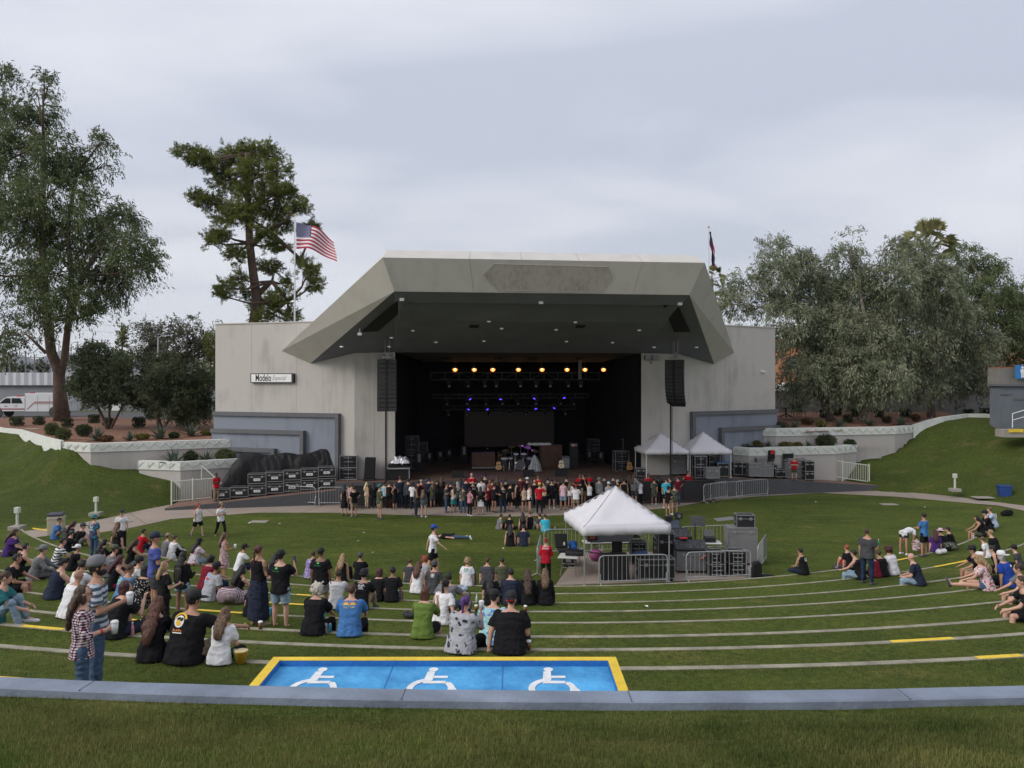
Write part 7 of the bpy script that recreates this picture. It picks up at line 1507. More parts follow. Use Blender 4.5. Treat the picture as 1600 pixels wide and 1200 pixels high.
t = thing('covered_drums', 'silver cloth cone covering gear right of the drum kit', 'cover', st(836, 51.0), YAW); b = B(); rings = []
for z, r_, xo in ((0, .42, 0), (.35, .34, .02), (.7, .22, .0), (1.0, .09, -.03), (1.08, .01, -.03)): rings.append([Vector((xo+r_*(1+.13*math.sin(q*2.9)+.06*math.sin(q*1.3))*math.cos(2*math.pi*q/30), r_*.8*(1+.13*math.sin(q*2.9))*math.sin(2*math.pi*q/30), z)) for q in range(30)])
b.loft(rings); obj('sheet', b, mat('silver_cloth', (.36, .37, .39), .5, .3, 6, .4, metal=.3), t)
def amp(label, pos, w, h, m, n=1):
 t = thing('guitar_amp', label, 'amplifier', pos, YAW); b = B(); b.bbox((0, 0, h/2), (w, .4, h), .03); obj('cabinet', b, BLK if m is not GREYC else GREYC, t); b = B(); b.box((0, -.205, h*.45), (w-.1, .012, h*.75)); obj('grille', b, m, t); b = B(); b.box((0, -.207, h*.92), (w-.12, .012, h*.08)); obj('control_panel', b, DSTEEL, t); return t
GRL = mat('amp_grille_pale', (.22, .225, .23), .8, .2, 20)
amp('pale grey bass amplifier cabinet right of the cream guitar', st(883, 52.2), .62, .9, GRL); amp('black amplifier stack top right of the pale grey cabinet', st(896, 52.6), .55, 1.75, mat('amp_grille', (.02, .018, .018), .8, .2, 20))
t = thing('equipment_light', 'small red lamp glowing on the black amplifier stack', 'lamp', st(896, 52.35)+Vector((0, 0, 1.55))); b = B(); b.box((0, 0, 0), (.10, .02, .04)); obj('lens', b, mat('red_led', (.6, .12, .08), .5, 0, emit=.6), t)
def micstand(label, pos, h=1.5):
 t = thing('microphone_stand', label, 'microphone stand', pos); b = B(); b.cyl((0, 0, .02), (0, 0, h), .012, n=6); b.tube([(0, 0, h), (.15, -.3, h+.12)], .009, 5)
 for q in range(3): a = q*2.1; b.cyl((0, 0, .12), (.3*math.cos(a), .3*math.sin(a), 0), .01, n=5)
 obj('stand', b, BLK, t); b = B(); b.tube([(.15, -.3, h+.12), (.19, -.38, h+.13)], .022, 7); obj('microphone', b, DSTEEL, t)
micstand('thin microphone stand before the wide brown case', st(758, 48.9), 1.6); micstand('microphone stand at the left side of the stage', st(664, 49.6), 1.5); micstand('microphone stand at the right of the drum kit', st(845, 49.4), 1.5)
for px, d, lab in ((715, 47.7, 'black floor monitor wedge left of centre on the stage front'), (877, 48.4, 'black floor monitor wedge right of centre on the stage front'), (826, 48.2, 'black floor monitor wedge at the centre of the stage front')):
 t = thing('monitor_wedge', lab, 'loudspeaker', st(px, d), YAW); b = B(); b.add([(-.35, -.25, 0), (.35, -.25, 0), (.35, .3, 0), (-.35, .3, 0), (-.35, -.2, .45), (.35, -.2, .45), (.35, .3, .12), (-.35, .3, .12)], [(0, 3, 2, 1), (0, 1, 5, 4), (4, 5, 6, 7), (2, 3, 7, 6), (0, 4, 7, 3), (1, 2, 6, 5)]); obj('cabinet', b, BLKM, t); b = B(); b.add([(-.3, -.13, .41), (.3, -.13, .41), (.3, .25, .155), (-.3, .25, .155)], [(0, 1, 2, 3)]); obj('grille', b, MATS['speaker_grille'], t)
t = thing('keyboard', 'keyboard on a stand behind the drum kit left side', 'keyboard', st(795, 53.6), YAW); b = B(); b.bbox((0, 0, .98), (1.3, .35, .12), .02); obj('keys', b, BLK, t); b = B(); b.tube([(-.5, 0, 0), (.5, 0, .92)], .02, 5); b.tube([(.5, .05, 0), (-.5, .05, .92)], .02, 5); obj('stand', b, DSTEEL, t)
rq = random.Random(4)
k_ = 0
for px, d, w, h in ((688, 56.5, .3, .8), (671, 55, .3, .85), (702, 57.6, .3, .8), (900, 57, .3, .85), (920, 56, .3, .85), (938, 55, .3, .9), (963, 52, .3, .9), (725, 55.5, .35, 1.3), (655, 50.5, .35, 1.3)):
 k_ += 1; t = thing('side_light', f'{["first","second","third","fourth","fifth","sixth","seventh","eighth","ninth"][k_-1]} narrow pale box light standing along the dark stage sides counted from left' if 0 else 'narrow pale box light standing along a dark side of the stage', 'stage light', st(px, d), YAW, 'pale box lights along the stage sides'); b = B(); b.bbox((0, 0, h*.5), (.5, .4, h), .03); obj('housing', b, BLKM, t); b = B(); b.box((0, -.21, h*.72), (.17, .02, h*.42)); obj('panel', b, mat('dim_panel', (.20, .20, .20), .6, .2), t)
for px, d, w, h, lab in ((643, 52.5, 1.0, 2.2, 'dark gear stack at the left wing of the stage'), (655, 55.5, 1.2, 1.5, 'dark gear stack deeper in the left wing'), (970, 51.2, .9, 1.3, 'frame rack with silver bars near the right wing of the stage'), (985, 52.5, 1.2, 2.0, 'dark gear stack at the right wing'), (935, 57.5, 1.6, 1.6, 'dark gear stack deep in the right wing')):
 rack(lab, st(px, d), YAW, w, .7, h, 6, ALU if 'silver' in lab else DSTEEL)
guitar('brown acoustic guitar standing in the right stage wing', st(984, 50.2), YAW, 'amber')
# ================================================================ plants and trees
def leaves_mesh(name, C, Dr, ln, wd):    # centres, directions (n,3)
 n = len(C); Dr = Dr/np.linalg.norm(Dr, axis=1)[:, None]; rnd = NP.normal(size=(n, 3)); S = np.cross(Dr, rnd); S /= np.linalg.norm(S, axis=1)[:, None]
 ln = (ln*NP.uniform(.7, 1.3, n))[:, None]; wd = (wd*NP.uniform(.7, 1.3, n))[:, None]
 V = np.stack([C-Dr*ln*.5, C+S*wd*.5, C+Dr*ln*.5, C-S*wd*.5], 1)
 me = bpy.data.meshes.new(name); me.vertices.add(n*4); me.vertices.foreach_set('co', V.ravel()); me.loops.add(n*4); me.loops.foreach_set('vertex_index', np.arange(n*4)); me.polygons.add(n)
 me.polygons.foreach_set('loop_start', np.arange(0, n*4, 4)); me.polygons.foreach_set('loop_total', np.full(n, 4)); me.update(calc_edges=True); return me
BARK = mat('bark', (.10, .065, .048), .95, .35, 3, .5, bscale=12); BARK2 = mat('grey_bark', (.16, .135, .115), .95, .3, 3, .4, bscale=12)
def tree(name, label, base, lobes, trunk, m, dens=1.0, ln=.28, wd=.085, droop=.7, bark=BARK, r0=.45, group=None, spray=16, flat=1, sprad=.45, cat='tree', seed=1, deep=.4, gap=-.12, gs=.55, shrink=.80):
 """list of (Vector centre, (rx, ry, rz)); trunk: list of polylines of Vectors"""
 rg = np.random.default_rng(seed); rq = random.Random(seed); t = thing(name, label, cat, base, 0, group); bw = Vector(base)
 b = B()
 for i, pl in enumerate(trunk):
  L_ = len(pl); r_s = r0 if i == 0 else r0*.62
  b.tube([p-bw for p in pl], [r_s*(1-.62*k/(L_-1))*(1.25 if k == 0 and i == 0 else 1) for k in range(L_)], 8)
 nodes = [(p, r0*.35) for pl in trunk for p in pl[max(1, len(pl)//2):]]
 for c, r in lobes:
  nd = min(nodes, key=lambda q: (q[0]-c).length+max(0, q[0].z-c.z)*1.2); mid = nd[0].lerp(c, .55)+Vector((rq.uniform(-.3, .3), rq.uniform(-.3, .3), -.08*(nd[0]-c).length))
  b.tube([nd[0]-bw, mid-bw, c-bw], [r0*.26, r0*.17, r0*.06], 6)
  for _ in range(4):
   e_ = c+Vector((rq.uniform(-1, 1)*r[0], rq.uniform(-1, 1)*r[1], rq.uniform(-.5, 1)*r[2]))*.75; b.tube([mid.lerp(c, rq.random())-bw, c.lerp(e_, .5)-bw+Vector((0, 0, .1)), e_-bw], [r0*.10, r0*.06, r0*.02], 4)
 obj('trunk', b, bark, t, True)
 Cs = []; Ds = []; lobes = [(c, tuple(v*shrink for v in r)) for c, r in lobes]
 for c, r in lobes:
  vol = (r[0]*r[1]*r[2])**(1/3); n = int(dens*60*vol**2)+6
  u = rg.normal(size=(n, 3)); u /= np.linalg.norm(u, axis=1)[:, None]; rad = rg.uniform(deep, 1.05, n)**.8
  rad *= 1+.25*np.sin(u[:, 0]*5+c.x*3)*np.cos(u[:, 2]*6+c.z)
  pc = u*rad[:, None]*np.array([r[0], r[1], r[2]])+np.array(c)
  keep = np.array([noise.noise(Vector(tuple(q*gs)))+.5*noise.noise(Vector(tuple(q*gs*2.7))) > gap for q in pc]); pc = pc[keep]; u = u[keep]; n = len(pc)
  if n == 0: continue
  k = spray; s_ = rg.uniform(0, 1, (n, k, 1)); d0 = u*.8+rg.normal(size=(n, 3))*.55; d0[:, 2] *= flat; d0 /= np.linalg.norm(d0, axis=1)[:, None]; SL = sprad*2.3*rg.uniform(.6, 1.2, (n, 1, 1))
  off = d0[:, None]*s_*SL+rg.normal(size=(n, k, 3))*sprad*.26; off[:, :, 2] -= (droop*.75*s_[:, :, 0]**2)*SL[:, :, 0]
  Cs.append((pc[:, None]+off).reshape(-1, 3)); dd = d0[:, None]*.8+rg.normal(size=(n, k, 3))*.5; dd[:, :, 2] -= droop*1.5*s_[:, :, 0]; Ds.append(dd.reshape(-1, 3))
 Cc = np.concatenate(Cs)-np.array(bw); Dd = np.concatenate(Ds)
 obj('crown', leaves_mesh('crown', Cc, Dd, ln, wd), m, t); return t
def lob(d, L_, dz=None, seed=0, sy=1.0):
 rq = random.Random(seed); return [(P(x, y, d+rq.uniform(-1, 1)*(dz or 1.5)), (rx/1200*d, (rx+ry)/2400*d*sy, ry/1200*d)) for x, y, rx, ry in L_]
EU = leafmat('eucalyptus_leaves', (.045, .068, .028), (.12, .165, .07), (.17, .20, .09)); EU2 = leafmat('grey_green_leaves', (.095, .12, .072), (.22, .255, .165), (.29, .305, .20)); PN = leafmat('pine_needles', (.060, .080, .016), (.16, .20, .036), (.21, .23, .06)); OL = leafmat('olive_leaves', (.030, .042, .022), (.082, .105, .055), (.12, .14, .075)); EV = leafmat('distant_leaves', (.045, .055, .035), (.12, .125, .075), (.16, .15, .09))
d = 64
tree('eucalyptus_tree', 'tall dark green eucalyptus with two forked trunks at the left picture edge', P(97, 657, d), lob(d, [(70, 135, 22, 24), (62, 165, 34, 30), (45, 205, 45, 40), (85, 235, 48, 38), (115, 265, 38, 26), (152, 228, 26, 28), (160, 262, 24, 18), (15, 250, 42, 55), (80, 300, 70, 42), (150, 330, 46, 36), (188, 345, 36, 30), (35, 350, 58, 50), (110, 370, 66, 42), (205, 385, 40, 32), (228, 412, 22, 26), (160, 405, 50, 36), (85, 425, 60, 40), (178, 440, 42, 34), (40, 430, 40, 36), (120, 470, 46, 30), (60, 480, 34, 26), (150, 490, 24, 20), (-30, 330, 60, 60), (-40, 420, 50, 50), (90, 510, 26, 18), (170, 480, 18, 16)], 3, 1),
  [[P(97, 657, d), P(93, 610, d), P(92, 580, d), P(80, 550, d), P(74, 500, d), P(68, 430, d), P(66, 330, d), P(68, 220, d)], [P(93, 592, d), P(101, 560, d), P(106, 510, d), P(112, 440, d), P(105, 360, d), P(120, 270, d)], [P(106, 500, d), P(130, 430, d), P(165, 370, d)]], EU, 1.75, .34, .085, .9, r0=.55, seed=3, sprad=.5, gap=-.1, shrink=.78)
tree('eucalyptus_tree', 'eucalyptus top cut off by the upper left picture edge', P(-60, 655, 70), lob(70, [(5, 120, 22, 24), (-15, 160, 35, 45), (-30, 230, 40, 50), (12, 175, 24, 30)], 2, 2), [[P(-60, 655, 70), P(-50, 500, 70), P(-30, 300, 70), P(-10, 150, 70)]], EU, 1.2, .34, .085, .8, r0=.5, seed=4)
tree('eucalyptus_tree', 'low drooping grey green branch tree at the left edge by the mountains', P(-30, 655, 60), lob(60, [(5, 495, 24, 26), (20, 525, 22, 22), (-5, 540, 20, 20), (30, 545, 12, 10), (36, 510, 12, 9)], 1, 2), [[P(-30, 655, 60), P(-20, 570, 60), P(5, 520, 60)], [P(72, 552, 60.5), P(48, 528, 60), P(38, 520, 60)]], EU, 1.2, .3, .08, .9, r0=.22, seed=5)
d = 70
tree('pine_tree', 'tall irregular pine with flat needle pads behind the left wing', P(393, 650, d), lob(d, [(x_, y_, a_, b_*1.35) for x_, y_, a_, b_ in [(290, 238, 19, 8), (312, 247, 22, 10), (340, 258, 24, 11), (370, 243, 24, 13), (398, 236, 26, 11), (426, 244, 20, 12), (436, 266, 18, 12), (400, 268, 34, 14), (352, 283, 26, 12), (312, 309, 20, 8), (335, 316, 26, 9), (440, 288, 17, 12), (446, 304, 20, 12), (466, 322, 17, 8), (400, 302, 40, 14), (352, 336, 24, 11), (330, 376, 16, 9), (345, 364, 14, 10), (380, 334, 30, 13), (428, 330, 30, 13), (440, 352, 18, 10), (412, 362, 18, 9), (486, 356, 13, 8), (368, 398, 17, 10), (428, 384, 20, 9), (352, 452, 14, 9), (345, 462, 10, 6), (420, 418, 22, 8), (374, 436, 12, 9), (482, 424, 20, 10), (492, 444, 12, 10), (474, 408, 12, 7), (440, 462, 22, 10), (418, 478, 28, 12), (452, 492, 17, 10), (386, 458, 12, 7), (412, 496, 16, 8), (452, 440, 12, 7)]], 2.2, 5, 1.3),
  [[P(393, 650, d), P(394, 520, d), P(402, 470, d), P(396, 430, d), P(390, 380, d), P(388, 320, d), P(384, 270, d), P(386, 240, d)], [P(390, 385, d), P(420, 360, d), P(470, 405, d)], [P(400, 462, d), P(425, 440, d), P(450, 470, d)]], PN, 3.0, .24, .055, -.25, r0=.55, seed=6, spray=22, flat=.7, sprad=.24, deep=.2, shrink=1.0, gs=.9, gap=-.2)
b_ = bpy.data.objects
# right group
d = 60
TR = [((1290, 655), [(1160, 448, 32, 30), (1145, 475, 22, 22), (1208, 388, 22, 20), (1258, 405, 14, 14), (1212, 425, 34, 28), (1262, 418, 30, 28), (1235, 455, 40, 32), (1285, 455, 42, 30), (1190, 480, 34, 24), (1235, 500, 42, 30), (1285, 505, 42, 34), (1250, 545, 44, 30), (1275, 580, 40, 30), (1238, 590, 26, 28), (1300, 545, 30, 28), (1255, 615, 28, 18)], [[(1298, 657), (1285, 625), (1270, 600), (1255, 540), (1240, 470)], [(1290, 640), (1300, 590), (1290, 500)]], 'leftmost grey green tree overhanging the right wing of the stage building', 59),
  ((1345, 655), [(1328, 376, 22, 17), (1318, 400, 26, 20), (1352, 430, 32, 24), (1398, 388, 16, 18), (1395, 435, 38, 32), (1340, 460, 44, 34), (1390, 485, 44, 34), (1330, 510, 42, 34), (1375, 545, 46, 34), (1335, 570, 44, 30), (1385, 590, 38, 28), (1350, 612, 40, 20), (1310, 600, 30, 22)], [[(1345, 657), (1358, 625), (1362, 590), (1355, 520), (1340, 430)], [(1360, 600), (1390, 550), (1395, 460)]], 'grey green tree with a thick leaning trunk above the right planter', 57),
  ((1455, 650), [(1432, 392, 20, 20), (1440, 425, 36, 28), (1470, 440, 36, 34), (1430, 470, 42, 32), (1478, 490, 42, 34), (1440, 530, 46, 34), (1490, 545, 42, 32), (1450, 575, 46, 30), (1500, 590, 36, 26), (1440, 605, 36, 18), (1535, 575, 28, 24), (1530, 535, 32, 28), (1545, 600, 24, 16)], [[(1455, 652), (1455, 610), (1465, 560), (1460, 480)], [(1460, 590), (1500, 540), (1530, 520)]], 'wide grey green tree in the middle right behind the grass bank ridge', 60),
  ((1550, 645), [(1512, 396, 24, 18), (1540, 418, 26, 18), (1515, 435, 36, 26), (1555, 450, 28, 24), (1520, 475, 38, 30), (1575, 480, 32, 28), (1600, 460, 30, 26), (1560, 515, 36, 28), (1600, 520, 36, 36), (1585, 555, 26, 24), (1500, 500, 26, 26)], [[(1550, 647), (1552, 580), (1548, 500), (1530, 430)]], 'darker grey green tree at the right edge behind the restroom block', 68),
  ((1400, 640), [(1300, 450, 26, 24), (1390, 465, 36, 26), (1290, 480, 30, 30), (1420, 500, 40, 40), (1350, 520, 60, 50), (1420, 570, 60, 40), (1300, 570, 50, 40), (1490, 560, 50, 40)], [[(1400, 642), (1400, 560), (1390, 470)]], 'rear dark grey green tree filling the gaps of the right tree group', 70)]
for i, (bs, L_, tk, lab, d) in enumerate(TR): tree('willow_like_tree', lab, P(*bs, d), lob(d, L_, 2.2, 20+i), [[P(x, y, d) for x, y in pl] for pl in tk], EU2 if i < 3 else EU, 1.75, .30, .075, .9, bark=BARK2, r0=.27, seed=30+i, sprad=.42, spray=18, shrink=.92, gap=-.2, group='grey green trees behind the right bank')
d = 57
tree('olive_tree', 'dark olive tree with several slanting stems beside the tall eucalyptus', P(172, 676, d), lob(d, [(150, 552, 22, 14), (140, 572, 24, 16), (168, 575, 30, 20), (200, 580, 28, 20), (148, 598, 32, 18), (190, 605, 40, 20), (160, 620, 30, 12), (122, 605, 14, 8), (212, 618, 24, 14), (115, 612, 8, 5)], 1.3, 7), [[P(172, 676, d), P(164, 660, d), P(150, 630, d), P(145, 600, d)], [P(171, 668, d), P(171, 630, d), P(172, 590, d)], [P(174, 668, d), P(186, 645, d), P(200, 612, d)]], OL, 4.2, .22, .07, .1, r0=.17, seed=8, sprad=.28, spray=16, shrink=1.05, gap=-.3)
tree('olive_tree', 'broad dark olive tree next to the left wing of the stage building', P(252, 668, d-1), lob(d-1, [(228, 572, 22, 16), (255, 572, 28, 18), (288, 580, 28, 18), (308, 598, 20, 20), (245, 600, 34, 20), (285, 612, 34, 20), (232, 622, 22, 14), (270, 636, 34, 14), (308, 630, 20, 18), (300, 648, 22, 12)], 1.3, 8), [[P(250, 668, d-1), P(246, 650, d-1), P(254, 630, d-1), P(250, 600, d-1)], [P(256, 668, d-1), P(270, 648, d-1), P(285, 620, d-1)]], OL, 4.4, .22, .07, .1, r0=.17, seed=9, sprad=.28, spray=16, shrink=1.05, gap=-.3)
for i, (L_, bs, lab, dd) in enumerate((([(222, 512, 16, 12), (240, 522, 22, 18), (228, 545, 26, 20), (250, 550, 26, 20), (215, 560, 18, 16)], (235, 600), 'open grey brown tree behind the olives left of the street lamp', 95), ([(272, 508, 18, 12), (296, 505, 18, 12), (285, 528, 28, 18), (310, 530, 22, 18), (275, 555, 30, 20), (310, 560, 26, 22), (330, 540, 16, 24)], (290, 600), 'open grey brown tree behind the olives right of the street lamp', 92), ([(330, 510, 12, 16), (338, 540, 14, 24), (330, 580, 18, 18)], (335, 610), 'bright green tree just left of the stage building wall', 80))):
 tree('background_tree', lab, P(*bs, dd), lob(dd, L_, 1.5, 40+i), [[P(bs[0], bs[1], dd), P(bs[0], bs[1]-40, dd), P(bs[0]+4, bs[1]-80, dd)]], EV if i < 2 else PN, 1.7, .34, .12, .3, bark=BARK2, r0=.25, seed=50+i, sprad=.5, spray=12)
tree('conifer_tree', 'small layered conifer between the olive tree and the grey brown trees', P(191, 600, 90), lob(90, [(191, 512, 4, 3), (190, 520, 8, 3), (192, 529, 10, 3.5), (189, 539, 13, 4), (192, 549, 14, 4), (190, 560, 16, 5)], .3, 9), [[P(191, 600, 90), P(191, 540, 90), P(191, 510, 90)]], PN, 3.2, .3, .1, .1, r0=.12, seed=60, sprad=.25, spray=12)
for i, (x, y, rx, ry, dd, lab) in enumerate(((10, 573, 12, 5, 160, 'distant dark tree at the left edge below the mountains'), (38, 575, 14, 6, 150, 'distant round dark tree left of the eucalyptus trunk'), (70, 572, 13, 8, 140, 'distant dark tree just behind the eucalyptus trunk'), (130, 560, 14, 10, 110, 'distant dark tree right of the eucalyptus trunk'))):
 tree('background_tree', lab, P(x, 590, dd), lob(dd, [(x-rx/2, y+2, rx*.6, ry*.8), (x+rx/2, y+2, rx*.6, ry*.8), (x, y-2, rx*.7, ry*.9)], 1, i), [[P(x, 590, dd), P(x, y, dd)]], OL, 1.3, .5, .2, .1, r0=.2, seed=70+i, sprad=.5, spray=10)
PALM = leafmat('palm_fronds', (.09, .11, .04), (.2, .22, .08), (.3, .28, .13))
def palm(label, top, zb, R_, n=34, seed=1):
 t = thing('palm_tree', label, 'palm tree', (top.x, top.y, zb)); b = B(); h = top.z-zb; b.tube([(0, 0, 0), (.1, 0, h*.5), (0, 0, h)], [.3, .22, .2], 8); obj('trunk', b, BARK2, t); rq = random.Random(seed); b = B()
 for q in range(n):
  a = rq.uniform(0, 6.28); el = rq.uniform(-.45, 1.45); dr = Vector((math.cos(a)*math.cos(el), math.sin(a)*math.cos(el), math.sin(el))); c = Vector((0, 0, h))+dr*R_*.55+Vector((0, 0, -.05)); side = dr.cross(Vector((0, 0, 1))).normalized(); up = side.cross(dr); ro = rq.uniform(-1.2, 1.2); side, up = side*math.cos(ro)+up*math.sin(ro), up*math.cos(ro)-side*math.sin(ro)
  b.tube([(0, 0, h), c], .02, 3)
  for s in range(16):
   fa = (-1+2*s/15)*1.25; fd = (dr*math.cos(fa)+side*math.sin(fa)).normalized(); e_ = c+fd*R_*.48*(1-.25*abs(fa))+Vector((0, 0, -.10*R_*rq.random()-.04*R_*(1-math.sin(el)))); w_ = fd.cross(up).normalized()*.028*R_
   b.add([c, c+fd*R_*.25+w_, e_, c+fd*R_*.25-w_], [(0, 1, 2, 3)])
 obj('fronds', b, PALM, t); return t
palm('fan palm crown rising above the right tree group', P(1450, 384, 80), -4, 3.2, 44, 1); palm('fan palm just right of the hood behind the stage building', P(1112, 436, 90), -4, 1.9, 26, 2); palm('second fan palm lower behind the right edge of the hood', P(1124, 474, 88), -4, 1.8, 26, 3); palm('distant palm at the far left below the mountains', P(12, 569, 190), -4, 2.5, 26, 4)
# shrubs, agaves, grass tufts
SHR = leafmat('shrub_leaves', (.022, .035, .012), (.055, .080, .026), (.075, .10, .04)); GT = leafmat('tuft_grass', (.04, .065, .018), (.10, .14, .045), (.16, .17, .07)); YG = leafmat('yellow_groundcover', (.07, .075, .015), (.17, .16, .035), (.24, .20, .05)); RS = leafmat('red_shrub', (.07, .03, .015), (.16, .08, .04), (.18, .11, .05)); AG = leafmat('agave_leaves', (.045, .07, .05), (.10, .14, .11), (.15, .19, .14), .05)
def shrub(label, pos, r, h, m=SHR, box=True, name='shrub', seed=0, ln=.10, wd=.06):
 t = thing(name, label, 'shrub', pos); rg = np.random.default_rng(seed); n = int(2200*max(.25, r*h)); u = rg.normal(size=(n, 3)); u /= np.linalg.norm(u, axis=1)[:, None]
 if box: u = np.sign(u)*np.abs(u)**.6; u /= np.maximum(1, np.abs(u).max(1))[:, None]
 rad = rg.uniform(.7, 1.03, n)[:, None]; C = u*rad*np.array([r, r, h/2])+np.array([0, 0, h/2]); C[:, 2] = np.maximum(C[:, 2], .02); b = B(); b.ell((0, 0, h*.48), (r*.72, r*.72, h*.40), 9, 6); obj('stem', b, mat('shrub_core', (.02, .025, .01), .95, .2, 5), t)  # dark solid ellipsoid filling the inside of the foliage
 obj('foliage', leaves_mesh('foliage', C, u+rg.normal(size=(n, 3))*.7, ln, wd), m, t); return t
def agave(label, pos, R_, seed=0, m=None, n=46):
 t = thing('agave', label, 'plant', pos); rq = random.Random(seed); b = B()
 for q in range(n):
  a = rq.uniform(0, 6.28); el = rq.uniform(.05, 1.45); L_ = R_*rq.uniform(.75, 1.05); w_ = .055*R_+.02; dr = Vector((math.cos(a), math.sin(a), 0)); sd_ = Vector((-math.sin(a), math.cos(a), 0)); pts = []
  for k in range(4):
   s = k/3; p = dr*(L_*s*math.cos(el))+Vector((0, 0, L_*s*math.sin(el)-.12*L_*s*s*math.cos(el)+.04)); w2 = w_*(.7+1.2*s if s < .35 else 1.12*(1-s))+.003; pts.append((p-sd_*w2, p+Vector((0, 0, -.02*R_)), p+sd_*w2))
  vs = [v for tr in pts for v in tr]; fs = []
  for k in range(3):
   for j in range(2): o = k*3+j; fs.append((o, o+1, o+4, o+3))
  b.add(vs, fs)
 obj('leaves', b, m or AG, t); return t
def lz(x, y): return lbf(x, y)
def onbed(px, py, f):
 for i in range(500):
  d_ = 44+i*.06; p = P(px, py, d_)
  if p.z <= f(p.x, p.y): return Vector((p.x, p.y, f(p.x, p.y)))
 return P(px, py, 60)
lbl = ['first', 'second', 'third', 'fourth', 'fifth', 'sixth', 'seventh', 'eighth', 'ninth']
for i, (px, py, r_, h_) in enumerate(((27, 666, 9.5, 16), (61, 664, 8, 14), (105, 668, 8, 15), (147, 661, 8, 14), (169, 666, 8, 14), (217, 668, 9, 17), (240, 655, 12, 20), (290, 665, 9, 15))):
 p = onbed(px, py, lz); k = p.y/1200; shrub(f'{lbl[i]} clipped dark green shrub from the left on the left gravel bed', p, r_*k, h_*k, seed=i)
for i, (px, py, r_, lab) in enumerate(((81, 680, 10, 'left loose grass tuft on the slope edge of the gravel bed'), (99, 688, 11, 'lower loose grass tuft beside the upper left planter corner'), (131, 682, 12, 'green leafy bush left of the first agave'))):
 p = onbed(px, py, lz); k = p.y/1200; shrub(lab, p, r_*k, 20*k, GT if i < 2 else SHR, False, 'grass_tuft' if i < 2 else 'shrub', 20+i, .3 if i < 2 else .12, .03 if i < 2 else .06)
for i, (px, py, r_) in enumerate(((152, 689, 18), (203, 689, 13), (250, 686, 19), (299, 682, 19), (338, 677, 14))):
 p = onbed(px, py, lz); agave(f'{lbl[i]} grey green agave from the left behind the upper left planter band', p, r_*p.y/1200*1.35, i)
for i, (px, py, r_, m_, lab) in enumerate(((165, 690, 12, RS, 'low reddish shrub in front of the first agave'), (222, 687, 11, YG, 'low yellow green clump between the second and third agaves'), (272, 685, 9, SHR, 'dark low shrub between the third and fourth agaves'), (325, 680, 12, YG, 'yellow green groundcover before the fifth agave'))):
 p = onbed(px, py, lz); shrub(lab, p, r_*p.y/1200, 10*p.y/1200, m_, False, 'shrub', 30+i)
def flat_at(px, py, z): p = PZ(px, py, z); return p
for i, (px, py, r_, d_) in enumerate(((272, 716, 21, 46.7), (322, 714, 17, 47.4), (383, 710, 16, 48.6), (413, 709, 15, 48.9))):
 p = P(px, 0, d_); agave(f'{lbl[i]} agave from the left in the lower left planter', Vector((p.x, p.y, -5.25)), r_*d_/1200*1.35, 10+i)
for i, (px, r_, d_, m_, lab) in enumerate(((298, 11, 47.3, SHR, 'dark green bush between the agaves of the lower left planter'), (352, 15, 48.2, GT, 'green grass clump in the lower left planter near the tarp'), (400, 10, 49.2, GT, 'small grass clump behind the tarp in the lower left planter'))):
 p = P(px, 0, d_); shrub(lab, Vector((p.x, p.y, -5.28)), r_*d_/1200, 20*d_/1200, m_, False, 'shrub', 40+i, .2, .04)
rz_ = lambda x, y: rbf2(x, y)
def onr2(px, d_): x = (px-800)/1200*d_; return Vector((x, d_, rbf2(x, d_)))
for i, (px, r_, d_) in enumerate(((1288, 7, 61), (1309, 6.5, 62), (1325, 7, 57.5), (1337, 6.5, 61.5), (1373, 7, 61.5), (1415, 8, 62), (1513, 7, 62), (1542, 9, 62.5))):
 p = onr2(px, d_); shrub(f'{lbl[i]} clipped dark shrub from the left on the right gravel bed', p, r_*d_/1200, 13*d_/1200, seed=60+i)
for i, (px, r_, d_) in enumerate(((1240, 12, 54.0), (1311, 12, 55), (1358, 12, 55.3), (1409, 13, 55.8))):
 agave(f'{lbl[i]} agave from the left behind the upper right planter band', onr2(px, d_), r_*d_/1200*1.3, 20+i)
for i, (px, r_, d_, m_, lab) in enumerate(((1218, 14, 53.6, SHR, 'dense green shrub at the left end of the upper right planter'), (1262, 10, 56, RS, 'low reddish shrub on the right gravel bed'), (1283, 9, 54.6, YG, 'low yellow green clump at the upper right band'), (1386, 8, 57, RS, 'small brown shrub near the fourth right agave'), (1431, 7, 58, RS, 'small reddish shrub near the right curb curve'))):
 shrub(lab, onr2(px, d_), r_*d_/1200, 12*d_/1200, m_, False, 'shrub', 80+i)
for i, (px, r_, d_) in enumerate(((1168, 10, 51.2), (1201, 13, 51.4), (1262, 12, 51.9))):
 p = P(px, 0, d_); agave(f'{lbl[i]} agave from the left in the lower right planter', Vector((p.x, p.y, -4.78)), r_*d_/1200*1.15, 30+i)
for i, (px, r_, h_, d_, m_, lab) in enumerate(((1183, 8, 14, 51.6, YG, 'yellow green clump between the first two agaves of the lower right planter'), (1229, 12, 11, 51.9, YG, 'yellowish clump between agaves in the lower right planter'), (1246, 8, 10, 52, YG, 'small yellowish clump in the lower right planter'), (1291, 16, 22, 52.3, SHR, 'round dense green bush in the lower right planter'), (1328, 9, 13, 53.0, SHR, 'small dark bush at the right end of the lower right planter'))):
 p = P(px, 0, d_); shrub(lab, Vector((p.x, p.y, -4.8)), r_*d_/1200, h_*d_/1200, m_, False, 'shrub', 90+i)
